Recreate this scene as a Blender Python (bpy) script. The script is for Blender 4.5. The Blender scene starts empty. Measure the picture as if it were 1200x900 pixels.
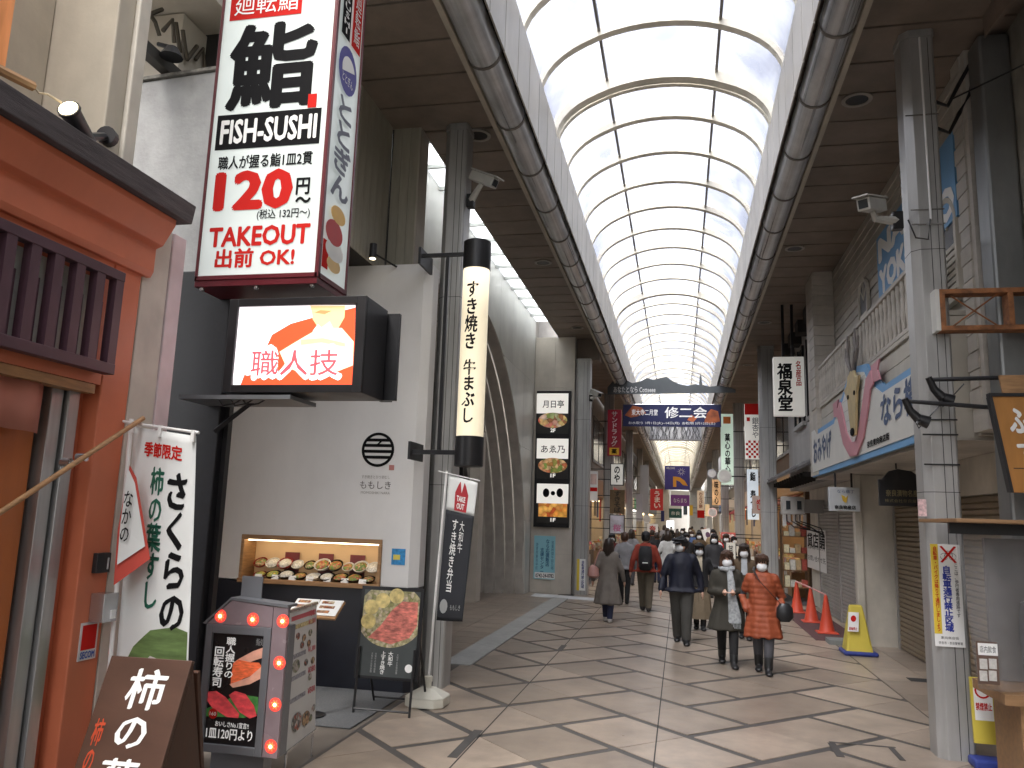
import bpy, bmesh, math, random
from mathutils import Matrix, Vector, noise
random.seed(7)
SC = bpy.context.scene
COL = SC.collection
# ---------------------------------------------------------------- camera, sky, sun, exposure
FPX, CAMH = 927.0, 2.0
Yc = Vector((197, 162, FPX)).normalized()
Uc = Vector((180, -5520, FPX)); Uc = (Uc - Uc.dot(Yc) * Yc).normalized()
Xc = Yc.cross(Uc)
ROT = Matrix((Xc, Yc, Uc))                      # camera axes (right, down, forward) -> world
right, down, fwd = ROT @ Vector((1, 0, 0)), ROT @ Vector((0, 1, 0)), ROT @ Vector((0, 0, 1))
cd = bpy.data.cameras.new('camera'); cam = bpy.data.objects.new('camera', cd); COL.objects.link(cam)
cam.matrix_world = Matrix(((right.x, -down.x, -fwd.x, 0), (right.y, -down.y, -fwd.y, 0), (right.z, -down.z, -fwd.z, CAMH), (0, 0, 0, 1)))
cd.sensor_fit = 'HORIZONTAL'; cd.sensor_width = 36; cd.lens = 36 * FPX / 1200; cd.clip_end = 2000; cd.clip_start = 0.05
SC.camera = cam
EXPOSURE = 1.72
vs = SC.view_settings; vs.view_transform = 'Standard'; vs.look = 'None'; vs.gamma = 1; vs.exposure = EXPOSURE
GAIN = 2 ** EXPOSURE
SC.cycles.use_denoising = True
SC.cycles.max_bounces = 8; SC.cycles.diffuse_bounces = 5; SC.cycles.transparent_max_bounces = 16
SC.cycles.sample_clamp_indirect = 6
W = bpy.data.worlds.new('World'); SC.world = W; W.use_nodes = True
wn = W.node_tree.nodes; wl = W.node_tree.links
sky = wn.new('ShaderNodeTexSky'); sky.sky_type = 'NISHITA'; sky.sun_disc = False
SUN_EL, SUN_AZ = 58, 200
sky.sun_elevation = math.radians(SUN_EL); sky.sun_rotation = math.radians(SUN_AZ)
sky.air_density = 1.0; sky.dust_density = 6.0; sky.ozone_density = 1.0
hs = wn.new('ShaderNodeHueSaturation'); hs.inputs['Saturation'].default_value = 0.3
wl.new(sky.outputs[0], hs.inputs['Color']); bg = wn['Background']; wl.new(hs.outputs[0], bg.inputs['Color'])
bg.inputs['Strength'].default_value = 0.15
sd = bpy.data.lights.new('sun', 'SUN'); sd.energy = 1.2; sd.angle = math.radians(25); sd.color = (1, .95, .88)
sun = bpy.data.objects.new('sun', sd); COL.objects.link(sun)
az, el = math.radians(SUN_AZ), math.radians(SUN_EL)
sdir = Vector((math.sin(az) * math.cos(el), math.cos(az) * math.cos(el), math.sin(el)))
sun.rotation_euler = sdir.to_track_quat('Z', 'Y').to_euler(); sun.location = (0, 0, 40)
# ---------------------------------------------------------------- pixel helpers (photo pixels -> rays)
CP = Vector((0, 0, CAMH))
def ray(x, y): return ROT @ Vector((x - 600, y - 450, FPX))
def PY(x, y, Y): d = ray(x, y); return CP + d * (Y / d.y)
def PX(x, y, X): d = ray(x, y); return CP + d * (X / d.x)
def PG(x, y, z=0.0): d = ray(x, y); return CP + d * ((z - CAMH) / d.z)
def RY(x0, y0, x1, y1, Y):                      # photo rectangle on a plane facing the camera -> X0,X1,Z0,Z1
    a, b, c, d = PY(x0, y0, Y), PY(x1, y0, Y), PY(x0, y1, Y), PY(x1, y1, Y)
    return ((a.x + c.x) / 2, (b.x + d.x) / 2, (c.z + d.z) / 2, (a.z + b.z) / 2)
# ---------------------------------------------------------------- materials
MATS = {}
def srgb(r, g, b):
    f = lambda c: (c / 255 / 12.92) if c / 255 <= .04045 else ((c / 255 + .055) / 1.055) ** 2.4
    return (f(r), f(g), f(b))
def mat(name, col, rough=.6, metal=0., var=.12, scale=4., bump=0., bscale=30., emit=0., grime=0., spec=.5, objrand=0., stretch=None, usecolor=False, coat=0., alpha=1., world=False):
    if name in MATS: return MATS[name]
    m = bpy.data.materials.new(name); m.use_nodes = True; MATS[name] = m
    nt = m.node_tree; N, L = nt.nodes, nt.links; b = N['Principled BSDF']
    b.inputs['Roughness'].default_value = rough; b.inputs['Metallic'].default_value = metal
    b.inputs['Specular IOR Level'].default_value = spec; b.inputs['Coat Weight'].default_value = coat
    tc = N.new('ShaderNodeTexCoord'); mp = N.new('ShaderNodeMapping'); csock = N.new('ShaderNodeNewGeometry').outputs['Position'] if world else tc.outputs['Object']; L.new(csock, mp.inputs['Vector'])
    if stretch: mp.inputs['Scale'].default_value = stretch
    src = None
    if usecolor:
        oi = N.new('ShaderNodeObjectInfo'); src = oi.outputs['Color']
    def mul(a, fac_socket, lo, hi):
        mr = N.new('ShaderNodeMapRange'); mr.inputs['From Min'].default_value = .3; mr.inputs['From Max'].default_value = .7
        mr.inputs['To Min'].default_value = lo; mr.inputs['To Max'].default_value = hi; L.new(fac_socket, mr.inputs['Value'])
        x = N.new('ShaderNodeVectorMath'); x.operation = 'SCALE'
        if a is None: x.inputs[0].default_value = col
        else: L.new(a, x.inputs[0])
        L.new(mr.outputs[0], x.inputs['Scale']); return x.outputs[0]
    out = src
    if var:
        nz = N.new('ShaderNodeTexNoise'); nz.inputs['Scale'].default_value = scale; nz.inputs['Detail'].default_value = 5; L.new(mp.outputs[0], nz.inputs['Vector'])
        out = mul(out, nz.outputs['Fac'], 1 - var, 1 + var)
        rr = N.new('ShaderNodeMapRange'); rr.inputs['To Min'].default_value = max(.03, rough - .12); rr.inputs['To Max'].default_value = min(1, rough + .12)
        L.new(nz.outputs['Fac'], rr.inputs['Value']); L.new(rr.outputs[0], b.inputs['Roughness'])
    if grime:
        g = N.new('ShaderNodeTexNoise'); g.inputs['Scale'].default_value = .9; g.inputs['Detail'].default_value = 8; g.inputs['Roughness'].default_value = .65
        mp2 = N.new('ShaderNodeMapping'); mp2.inputs['Scale'].default_value = (1.6, 1.6, .55); L.new(csock, mp2.inputs['Vector']); L.new(mp2.outputs[0], g.inputs['Vector'])
        out = mul(out, g.outputs['Fac'], 1 - grime, 1 + grime * .3)
    if objrand:
        oi = N.new('ShaderNodeObjectInfo'); mr = N.new('ShaderNodeMapRange'); mr.inputs['From Min'].default_value = 0; mr.inputs['From Max'].default_value = 1
        out = mul(out, oi.outputs['Random'], 1 - objrand, 1 + objrand)
    if out is not None: L.new(out, b.inputs['Base Color'])
    else: b.inputs['Base Color'].default_value = (*col, 1)
    if emit:
        if out is not None and not usecolor: L.new(out, b.inputs['Emission Color'])
        elif src is not None: L.new(src, b.inputs['Emission Color'])
        else: b.inputs['Emission Color'].default_value = (*col, 1)
        b.inputs['Emission Strength'].default_value = emit / GAIN
    if bump:
        n2 = N.new('ShaderNodeTexNoise'); n2.inputs['Scale'].default_value = bscale; n2.inputs['Detail'].default_value = 4; L.new(mp.outputs[0], n2.inputs['Vector'])
        bp = N.new('ShaderNodeBump'); bp.inputs['Strength'].default_value = bump; bp.inputs['Distance'].default_value = .01; L.new(n2.outputs['Fac'], bp.inputs['Height']); L.new(bp.outputs[0], b.inputs['Normal'])
    if alpha < 1: b.inputs['Alpha'].default_value = alpha
    return m
def glass_mat(name, tint=(.9, .93, .95), diffuse=.35, dirt=.2, tint2=None, tlc=(.86, .88, .9)):
    m = bpy.data.materials.new(name); m.use_nodes = True; MATS[name] = m
    nt = m.node_tree; N, L = nt.nodes, nt.links; N.remove(N['Principled BSDF']); out = N['Material Output']
    tr = N.new('ShaderNodeBsdfTransparent'); tl = N.new('ShaderNodeBsdfTranslucent'); gl = N.new('ShaderNodeBsdfGlossy'); gl.inputs['Roughness'].default_value = .08
    tr.inputs[0].default_value = (*tint, 1); tl.inputs[0].default_value = (*tlc, 1)
    tc = N.new('ShaderNodeTexCoord'); oi = N.new('ShaderNodeObjectInfo'); ad = N.new('ShaderNodeVectorMath'); L.new(tc.outputs['Object'], ad.inputs[0]); L.new(oi.outputs['Location'], ad.inputs[1])
    nz = N.new('ShaderNodeTexNoise'); nz.inputs['Scale'].default_value = 1.3; nz.inputs['Detail'].default_value = 7; L.new(ad.outputs[0], nz.inputs['Vector'])
    mr = N.new('ShaderNodeMapRange'); mr.inputs['From Min'].default_value = .35; mr.inputs['From Max'].default_value = .75
    mr.inputs['To Min'].default_value = max(0, diffuse - dirt); mr.inputs['To Max'].default_value = min(1, diffuse + dirt); L.new(nz.outputs['Fac'], mr.inputs['Value'])
    mx = N.new('ShaderNodeMixShader'); L.new(mr.outputs[0], mx.inputs[0]); L.new(tr.outputs[0], mx.inputs[1]); L.new(tl.outputs[0], mx.inputs[2])
    mx2 = N.new('ShaderNodeMixShader'); mx2.inputs[0].default_value = .05; L.new(mx.outputs[0], mx2.inputs[1]); L.new(gl.outputs[0], mx2.inputs[2])
    if tint2:                                   # uneven weathering streaks along the sheet
        mp = N.new('ShaderNodeMapping'); mp.inputs['Scale'].default_value = (.5, .35, .8); L.new(ad.outputs[0], mp.inputs['Vector'])
        n3 = N.new('ShaderNodeTexNoise'); n3.inputs['Scale'].default_value = 1.6; n3.inputs['Detail'].default_value = 6; n3.inputs['Distortion'].default_value = .8; L.new(mp.outputs[0], n3.inputs['Vector'])
        cr = N.new('ShaderNodeValToRGB'); cr.color_ramp.elements[0].position = .4; cr.color_ramp.elements[0].color = (*tint2, 1); cr.color_ramp.elements[1].position = .62; cr.color_ramp.elements[1].color = (*tint, 1)
        L.new(n3.outputs['Fac'], cr.inputs[0]); L.new(cr.outputs[0], tr.inputs[0]); L.new(cr.outputs[0], tl.inputs[0])
    L.new(mx2.outputs[0], out.inputs['Surface']); return m
def food_mat(name, cols, scale, emit=0., rough=.4):
    """a printed food photograph or a heap of food: voronoi cells in a few food colours"""
    if name in MATS: return MATS[name]
    m = bpy.data.materials.new(name); m.use_nodes = True; MATS[name] = m
    nt = m.node_tree; N, L = nt.nodes, nt.links; b = N['Principled BSDF']; b.inputs['Roughness'].default_value = rough
    tc = N.new('ShaderNodeTexCoord'); v = N.new('ShaderNodeTexVoronoi'); v.inputs['Scale'].default_value = scale; v.inputs['Randomness'].default_value = 1
    nz = N.new('ShaderNodeTexNoise'); nz.inputs['Scale'].default_value = scale * .8; nz.inputs['Detail'].default_value = 3; L.new(tc.outputs['Object'], nz.inputs['Vector'])
    mixv = N.new('ShaderNodeVectorMath'); mixv.operation = 'MULTIPLY_ADD'; L.new(nz.outputs['Color'], mixv.inputs[0]); mixv.inputs[1].default_value = (1 / scale,) * 3; L.new(tc.outputs['Object'], mixv.inputs[2]); L.new(mixv.outputs[0], v.inputs['Vector'])
    sp = N.new('ShaderNodeSeparateColor'); L.new(v.outputs['Color'], sp.inputs[0]); cr = N.new('ShaderNodeValToRGB'); L.new(sp.outputs[0], cr.inputs[0])
    el = cr.color_ramp.elements
    while len(el) < len(cols): el.new(.5)
    for i, c in enumerate(cols): el[i].position = i / len(cols); el[i].color = (*c, 1)
    cr.color_ramp.interpolation = 'LINEAR'
    sh = N.new('ShaderNodeMapRange'); sh.inputs['To Min'].default_value = 1.15; sh.inputs['To Max'].default_value = .45; L.new(v.outputs['Distance'], sh.inputs['Value'])
    x = N.new('ShaderNodeVectorMath'); x.operation = 'SCALE'; L.new(cr.outputs[0], x.inputs[0]); L.new(sh.outputs[0], x.inputs['Scale'])
    L.new(x.outputs[0], b.inputs['Base Color'])
    if emit: L.new(x.outputs[0], b.inputs['Emission Color']); b.inputs['Emission Strength'].default_value = emit / GAIN
    return m
# ---------------------------------------------------------------- mesh building
TMP = bpy.data.scenes.new('build_tmp')
def evaluated(o):
    TMP.collection.objects.link(o); vl = TMP.view_layers[0]; vl.update()
    return bpy.data.meshes.new_from_object(o.evaluated_get(vl.depsgraph))
class MB:
    def __init__(s): s.v, s.f, s.mi = [], [], []
    def add(s, vs_, fs, mi=0):
        k = len(s.v); s.v += [tuple(v) for v in vs_]; s.f += [tuple(i + k for i in f) for f in fs]; s.mi += [mi] * len(fs); return s
    def box(s, x0, x1, y0, y1, z0, z1, mi=0):
        if x0 > x1: x0, x1 = x1, x0
        if y0 > y1: y0, y1 = y1, y0
        if z0 > z1: z0, z1 = z1, z0
        return s.add([(x, y, z) for z in (z0, z1) for y in (y0, y1) for x in (x0, x1)], [(0, 2, 3, 1), (4, 5, 7, 6), (0, 1, 5, 4), (2, 6, 7, 3), (0, 4, 6, 2), (1, 3, 7, 5)], mi)
    def prism(s, fr, pts, w0, w1, mi=0):        # 2-D outline (u,v) in a frame, extruded along its normal
        a = sum(pts[i][0] * pts[(i + 1) % len(pts)][1] - pts[(i + 1) % len(pts)][0] * pts[i][1] for i in range(len(pts)))
        if a < 0: pts = pts[::-1]
        n = len(pts)
        v = [fr.p(u, q, w0) for u, q in pts] + [fr.p(u, q, w1) for u, q in pts]
        return s.add(v, [tuple(range(n))[::-1], tuple(range(n, 2 * n))] + [(i, (i + 1) % n, n + (i + 1) % n, n + i) for i in range(n)], mi)
    def rect(s, fr, u0, u1, v0, v1, w0, w1, mi=0):
        u0, u1 = min(u0, u1), max(u0, u1); v0, v1 = min(v0, v1), max(v0, v1)
        return s.prism(fr, [(u0, v0), (u1, v0), (u1, v1), (u0, v1)], w0, w1, mi)
    def ell(s, fr, cu, cv, ru, rv, w0, w1, n=20, mi=0, a0=0, a1=360):
        full = abs(a1 - a0) >= 360
        m = n if full else n + 1
        return s.prism(fr, [(cu + ru * math.cos(math.radians(a0 + (a1 - a0) * i / n)), cv + rv * math.sin(math.radians(a0 + (a1 - a0) * i / n))) for i in range(m)], w0, w1, mi)
    def tube(s, pts, r, n=8, mi=0, ry=None, up=None):
        pts = [Vector(p) for p in pts]; m = len(pts)
        rs = list(r) if isinstance(r, (list, tuple)) else [r] * m
        k = len(s.v); ref = Vector(up) if up else None
        for i, p in enumerate(pts):
            t = (pts[min(i + 1, m - 1)] - pts[max(i - 1, 0)]).normalized()
            u = ref if ref is not None else (Vector((0, 0, 1)) if abs(t.z) < .9 else Vector((1, 0, 0)))
            a = t.cross(u).normalized(); b = a.cross(t)
            ra = rs[i] if not isinstance(rs[i], (tuple, list)) else rs[i][0]; rb = rs[i] if not isinstance(rs[i], (tuple, list)) else rs[i][1]
            for j in range(n):
                q = 2 * math.pi * j / n; s.v.append(tuple(p + a * (ra * math.cos(q)) + b * (rb * math.sin(q))))
        for i in range(m - 1):
            for j in range(n):
                s.f.append((k + i * n + j, k + i * n + (j + 1) % n, k + (i + 1) * n + (j + 1) % n, k + (i + 1) * n + j)); s.mi.append(mi)
        s.f.append(tuple(k + j for j in range(n))[::-1]); s.f.append(tuple(k + (m - 1) * n + j for j in range(n))); s.mi += [mi, mi]
        return s
    def lathe(s, c, prof, n=16, mi=0, ax=None):  # profile (r,z) round a vertical axis at c
        k = len(s.v); c = Vector(c)
        for r, z in prof:
            for j in range(n):
                q = 2 * math.pi * j / n; s.v.append((c.x + r * math.cos(q), c.y + r * math.sin(q), c.z + z))
        for i in range(len(prof) - 1):
            for j in range(n):
                s.f.append((k + i * n + j, k + i * n + (j + 1) % n, k + (i + 1) * n + (j + 1) % n, k + (i + 1) * n + j)); s.mi.append(mi)
        s.f.append(tuple(k + j for j in range(n))[::-1]); s.f.append(tuple(k + (len(prof) - 1) * n + j for j in range(n))); s.mi += [mi, mi]
        return s
    def ball(s, c, r, nu=10, nv=7, mi=0, rot=None):
        rx, ry, rz = r if isinstance(r, (tuple, list)) else (r, r, r); k = len(s.v); c = Vector(c)
        for i in range(nv + 1):
            th = math.pi * i / nv
            for j in range(nu):
                ph = 2 * math.pi * j / nu; p = Vector((rx * math.sin(th) * math.cos(ph), ry * math.sin(th) * math.sin(ph), -rz * math.cos(th)))
                if rot: p = rot @ p
                s.v.append(tuple(c + p))
        for i in range(nv):
            for j in range(nu): s.f.append((k + i * nu + j, k + i * nu + (j + 1) % nu, k + (i + 1) * nu + (j + 1) % nu, k + (i + 1) * nu + j)); s.mi.append(mi)
        return s
    def mesh(s, name, mats):
        me = bpy.data.meshes.new(name); me.from_pydata(s.v, [], s.f); me.validate()
        for m in (mats if isinstance(mats, (list, tuple)) else [mats]): me.materials.append(m)
        if len(me.polygons) == len(s.mi): me.polygons.foreach_set('material_index', s.mi)
        me.update(); return me
    def build(s, name, m, parent=None, smooth=False, bevel=0, seg=2):
        o = bpy.data.objects.new(name, s.mesh(name, m)); put(o, parent)
        if smooth: shade(o)
        if bevel:
            b = o.modifiers.new('bevel', 'BEVEL'); b.width = bevel; b.segments = seg; b.limit_method = 'ANGLE'
        return o
def shade(o, ang=50):
    o.data.polygons.foreach_set('use_smooth', [True] * len(o.data.polygons))
    try: o.data.set_sharp_from_angle(angle=math.radians(ang))
    except Exception: pass
def put(o, parent=None):
    COL.objects.link(o)
    if parent is not None:
        o.parent = parent
        if not parent.get('_local'):
            p = parent; M = Matrix.Identity(4)
            while p is not None: M = p.matrix_basis @ M if not p.parent else p.matrix_parent_inverse @ p.matrix_basis @ M; p = p.parent
            o.matrix_parent_inverse = M.inverted()
    return o
def tag(o, label, cat, group=None):
    o['label'] = label; o['category'] = cat
    if group: o['group'] = group
    return o
def thing(name, label, cat, loc=(0, 0, 0), rz=0, group=None, local=False):
    o = bpy.data.objects.new(name, None); o.empty_display_size = .1; COL.objects.link(o); o.location = loc; o.rotation_euler = (0, 0, rz)
    o.matrix_basis = Matrix.Translation(loc) @ Matrix.Rotation(rz, 4, 'Z')
    if local: o['_local'] = 1
    return tag(o, label, cat, group)
def structure(o): o['kind'] = 'structure'; return o
def piece(me, name, parent, loc=(0, 0, 0)):
    o = bpy.data.objects.new(name, me); put(o, parent); o.location = loc; return o
class Fr:
    """a flat frame: origin, right axis, up axis; the normal points to the viewer"""
    def __init__(s, o, x, y=(0, 0, 1)): s.o, s.x, s.y = Vector(o), Vector(x).normalized(), Vector(y).normalized(); s.n = s.x.cross(s.y).normalized()
    def p(s, u, v, w=0): return s.o + s.x * u + s.y * v + s.n * w
    def M(s): return Matrix(((s.x.x, s.y.x, s.n.x, s.o.x), (s.x.y, s.y.y, s.n.y, s.o.y), (s.x.z, s.y.z, s.n.z, s.o.z), (0, 0, 0, 1)))
def FY(Y): return Fr((0, Y, 0), (1, 0, 0))           # faces the camera (-Y); u = X, v = Z
def FXP(X): return Fr((X, 0, 0), (0, 1, 0))          # faces +X (left-hand walls); u = Y
def FXN(X): return Fr((X, 0, 0), (0, -1, 0))         # faces -X (right-hand walls); u = -Y
def text(parent, s, fr, rect, m, w=.003, bold=0., vert=False, brush=0., keep=False, shear=0., ls=.95, name='lettering'):
    """lettering fitted into a rectangle (u0,u1,v0,v1) of a frame; bold = round nib, brush = slanted nib (em units)"""
    cu = bpy.data.curves.new('t', 'FONT'); cu.body = '\n'.join(s) if vert else s; cu.align_x = 'CENTER'; cu.size = 1; cu.space_line = ls; cu.shear = shear; cu.resolution_u = 2
    t = bpy.data.objects.new('t', cu); me = evaluated(t)
    bpy.data.objects.remove(t); bpy.data.curves.remove(cu)
    if not len(me.vertices): return None
    co = [v.co.copy() for v in me.vertices]; fs = [tuple(p.vertices) for p in me.polygons]; bpy.data.meshes.remove(me)
    off = [(0, 0)]
    if bold: off += [(bold * math.cos(k * math.pi / 4), bold * math.sin(k * math.pi / 4)) for k in range(8)]
    if brush: off += [(brush * k * .8, brush * k * .6) for k in (-1, -.5, .5, 1)] + [(brush * k * .8 + .004, brush * k * .6 - .3 * brush) for k in (-.7, .3)]
    e = max(bold, brush)
    x0, x1, y0, y1 = min(c.x for c in co) - e, max(c.x for c in co) + e, min(c.y for c in co) - e, max(c.y for c in co) + e; u0, u1, v0, v1 = rect
    sx, sy = (u1 - u0) / max(1e-6, x1 - x0), (v1 - v0) / max(1e-6, y1 - y0); cx, cy = (u0 + u1) / 2, (v0 + v1) / 2
    if keep: sx = sy = min(sx, sy)
    b = MB()
    for k, (dx, dy) in enumerate(off):
        b.add([fr.p(cx + (c.x + dx - (x0 + x1) / 2) * sx, cy + (c.y + dy - (y0 + y1) / 2) * sy, w + k * .00012) for c in co], fs)
    return b.build(name, m, parent)
# ================================================================ materials in use
M_band = mat('dark_band_stone', (.075, .07, .066), .5, var=.2, scale=9, bump=.1, grime=.2)
M_slab = mat('beige_paving', (.345, .28, .222), .34, var=.13, scale=7, bump=.1, bscale=120, grime=.34, objrand=.17, world=True)
M_apron = mat('apron_tile', (.30, .245, .195), .36, var=.1, scale=7, bump=.08, bscale=90, grime=.3, objrand=.1, world=True)
M_kerb = mat('concrete_strip', (.36, .36, .34), .6, var=.12, scale=12, bump=.15, grime=.2)
M_asph = mat('asphalt', (.055, .055, .057), .85, var=.2, scale=30, bump=.3)
M_soff = mat('soffit_panel', (.225, .18, .145), .6, var=.1, scale=3, grime=.3, objrand=.06, world=True)
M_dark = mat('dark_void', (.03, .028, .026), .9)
M_fasc = mat('fascia_panel', (.41, .385, .345), .45, var=.06, scale=5, grime=.22, objrand=.07, world=True)
M_pipe = mat('gutter_steel', (.58, .60, .62), .3, metal=.4, var=.4, scale=2.2, stretch=(7, .12, 7), grime=.3)
M_ring = mat('gutter_clamp', (.17, .155, .14), .5, metal=.5)
M_rib = mat('vault_rib_paint', (.78, .73, .6), .5, var=.1, scale=6, grime=.2)
M_purl = mat('vault_purlin', (.2, .19, .18), .5)
M_col = mat('column_cladding', (.46, .46, .45), .38, metal=.35, var=.1, scale=3, stretch=(4, 4, .5), grime=.25)
M_seam = mat('seam_black', (.03, .03, .03), .7)
M_steel = mat('stainless', (.55, .55, .56), .25, metal=.9, var=.06)
M_black = mat('black_paint', (.016, .016, .018), .4, var=.2)
M_blackm = mat('black_metal', (.02, .02, .022), .35, metal=.3)
M_white = mat('white_paint', (.78, .78, .77), .55, var=.03, grime=.06)
M_ink = mat('ink_black', (.008, .008, .009), .8, var=0, spec=.1)
M_red = mat('ink_red', (.52, .018, .014), .8, var=0, spec=.1)
M_wink = mat('ink_white', (.85, .85, .83), .5, var=0)
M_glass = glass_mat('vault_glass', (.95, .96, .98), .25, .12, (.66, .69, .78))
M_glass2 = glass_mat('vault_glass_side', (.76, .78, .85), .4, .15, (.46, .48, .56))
M_poly = glass_mat('vault_polycarbonate', (.5, .47, .4), .93, .05, None, (.5, .475, .42))
M_win = mat('window_glass', (.03, .035, .04), .08, var=.2, scale=1)
M_wood = mat('wood_tan', (.36, .2, .09), .5, var=.25, scale=6, stretch=(1, 1, 8), bump=.1)
M_cream = mat('cream_render', (.55, .5, .42), .7, var=.06, grime=.22, bump=.15)
M_warm = mat('shop_glow', (1, .78, .5), .5, var=0, emit=2.2)

# ================================================================ ground and paving
g = structure(MB().box(-150, 150, -80, 400, -.3, 0).build('ground', M_asph))
pv = structure(MB().box(-2.95, 2.62, 2.0, 130, .0005, .006).build('pavement', M_band))
PW, JW = .884, .09
P0 = Vector((-1.815, 7.46)); uD = Vector((.70711, .70711)); wD = Vector((-.70711, .70711))
def clip(poly, ax, lim, keep_less):
    out = []
    for i in range(len(poly)):
        a, b = poly[i], poly[(i + 1) % len(poly)]; ia = (a[ax] <= lim) == keep_less; ib = (b[ax] <= lim) == keep_less
        if ia: out.append(a)
        if ia != ib:
            t = (lim - a[ax]) / (b[ax] - a[ax]); out.append(Vector((a[0] + t * (b[0] - a[0]), a[1] + t * (b[1] - a[1]))))
    return out
FZ = Fr((0, 0, 0), (1, 0, 0), (0, 1, 0))
slab_meshes = {}
def slab(p0, p1, q0, q1, x0, x1):
    poly = [P0 + uD * (p * PW) + wD * (q * PW) for p, q in ((p0, q0), (p1, q0), (p1, q1), (p0, q1))]
    c = sum(poly, Vector((0, 0))) / 4
    full = all(x0 < v.x < x1 for v in poly)
    if full:
        k = (round(p1 - p0, 3), round(q1 - q0, 3))
        if k not in slab_meshes: slab_meshes[k] = MB().prism(FZ, [v - c for v in poly], .002, .0125).mesh('paving_slab', M_slab)
        piece(slab_meshes[k], 'paving_slab', pv, (c.x, c.y, random.uniform(-.0012, .0012))); return
    poly = clip(clip(poly, 0, x1, True), 0, x0, False)
    if len(poly) > 2:
        c = sum(poly, Vector((0, 0))) / len(poly)
        piece(MB().prism(FZ, [v - c for v in poly], .002, .0125).mesh('paving_slab', M_slab), 'paving_slab', pv, (c.x, c.y, 0))
hj = JW / 2 / PW; tj = .0035 / PW
for p in range(-12, 60):
    for q in range(-12, 60):
        k = (p - q) % 4
        c = P0 + uD * (p * PW) + wD * (q * PW)
        if not (4.2 < c.y < 44 and -4.5 < c.x < 4.2): continue
        xl = -2.9 if c.y < 9.9 else -2.74
        near = c.y < 15
        if k == 0:
            if near: slab(p + hj, p + 1 - tj, q + hj, q + 1 - hj, xl, 2.6); slab(p + 1 + tj, p + 2 - hj, q + hj, q + 1 - hj, xl, 2.6)
            else: slab(p + hj, p + 2 - hj, q + hj, q + 1 - hj, xl, 2.6)
        if k == 3:
            if near: slab(p + hj, p + 1 - hj, q + hj, q + 1 - tj, xl, 2.6); slab(p + hj, p + 1 - hj, q + 1 + tj, q + 2 - hj, xl, 2.6)
            else: slab(p + hj, p + 1 - hj, q + hj, q + 2 - hj, xl, 2.6)
farp = structure(MB().box(-2.9, 2.6, 45, 130, .007, .011).build('pavement', M_slab))
for x in (-1.8, -.22):
    MB().box(x - .006, x + .006, 4.5, 44, .0128, .0142).build('expansion_joint', M_seam, pv)
for x0, y0, y1 in ((-1.9, 6.75, 7.65), (-1.85, 12.4, 13.0)): MB().box(x0, x0 + .085, y0, y1, .0135, .0155).build('repair_strip', M_band, pv)
b = MB().rect(FZ, 1.36, 1.94, 8.31, 8.35, .0135, .0155).rect(FZ, 1.34, 1.41, 7.84, 8.3, .0135, .0155).rect(FZ, 1.87, 1.92, 7.9, 8.3, .0135, .0155)
b.build('access_cover_edge', M_band, pv)
# concrete strip and the smoother apron in front of the stone building
ap = structure(MB().box(-9, -2.951, 5.2, 21.6, .0005, .005).build('pavement', mat('apron_joint', (.14, .12, .1), .8)))
me = MB().box(-.297, .297, -.297, .297, 0, .008).mesh('floor_tile', M_apron)
for i in range(6):
    for j in range(21): piece(me, 'floor_tile', ap, (-3.47 - .6 * i, 9.3 + .6 * j, .004))
structure(MB().box(-3.16, -2.76, 10.75, 20.4, .004, .022).build('pavement_strip', M_kerb, bevel=.004))
rs = structure(MB().box(2.621, 3.9, 4.5, 22, .0005, .005).build('pavement', mat('edge_joint', (.16, .13, .1), .8)))
me = MB().box(-.3, .3, -.44, .44, 0, .008).mesh('floor_tile', M_slab)
for i in range(2):
    for j in range(19): piece(me, 'floor_tile', rs, (2.93 + .61 * i, 5.2 + .89 * j, .004))
MB().box(3.0, 3.3, 11.9, 12.15, .013, .018).build('drain_grate', M_seam, rs)
m = MB(); m.add([(-3.75, 20.55, .02), (-2.1, 20.25, .02), (-2.05, 20.75, .03), (-3.75, 21.2, .03), (-3.75, 20.5, .006), (-2.1, 20.2, .006), (-2.05, 20.8, .006), (-3.75, 21.25, .006)], [(0, 1, 2, 3), (0, 4, 5, 1), (1, 5, 6, 2), (2, 6, 7, 3), (3, 7, 4, 0), (4, 7, 6, 5)])
tag(m.build('ramp_mat', mat('ramp_mat', (.62, .63, .64), .6, grime=.1)), 'flat white threshold mat on the pavement below the blue wall notice', 'mat')

# ================================================================ soffits, fascias, gutters
SZ = 7.05; XL, XR = -1.75, 1.25; YE = 46.6
def soffit(x0, x1, y0, y1):
    s = structure(MB().box(x0, x1, y0, y1, SZ + .03, SZ + .12).build('ceiling', M_dark))
    me = MB().box(x0 + .004, x1 - .004, -.313, .313, SZ, SZ + .028).mesh('ceiling_panel', M_soff)
    n = round((y1 - y0) / .66)
    for i in range(n): piece(me, 'ceiling_panel', s, (0, y0 + .33 + .66 * i, 0))
    return s
sofL = soffit(-3.36, XL - .02, 9.44, YE)
sofL2 = soffit(-3.8, XL - .02, 6.12, 9.42)
sofR = soffit(XR + .02, 3.3, -7.9, YE)
structure(MB().box(-3.4, -2.2, 21.9, 22.3, 6.42, SZ - .002).build('ceiling_beam', M_soff))
for x, s in ((XL, 1), (XR, -1)):
    f = structure(MB().box(x - .02 - .1 * s, x - .02 * s, -8, YE, 6.95, 7.62).build('ceiling_fascia', M_dark))
    for z0, z1 in ((6.72, 7.6),):
        me = MB().box(x - .018 * s, x, -.316, .316, z0, z1).mesh('fascia_panel', M_fasc)
        for i in range(82): piece(me, 'fascia_panel', f, (0, -7.6 + .66 * i, 0))
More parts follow.
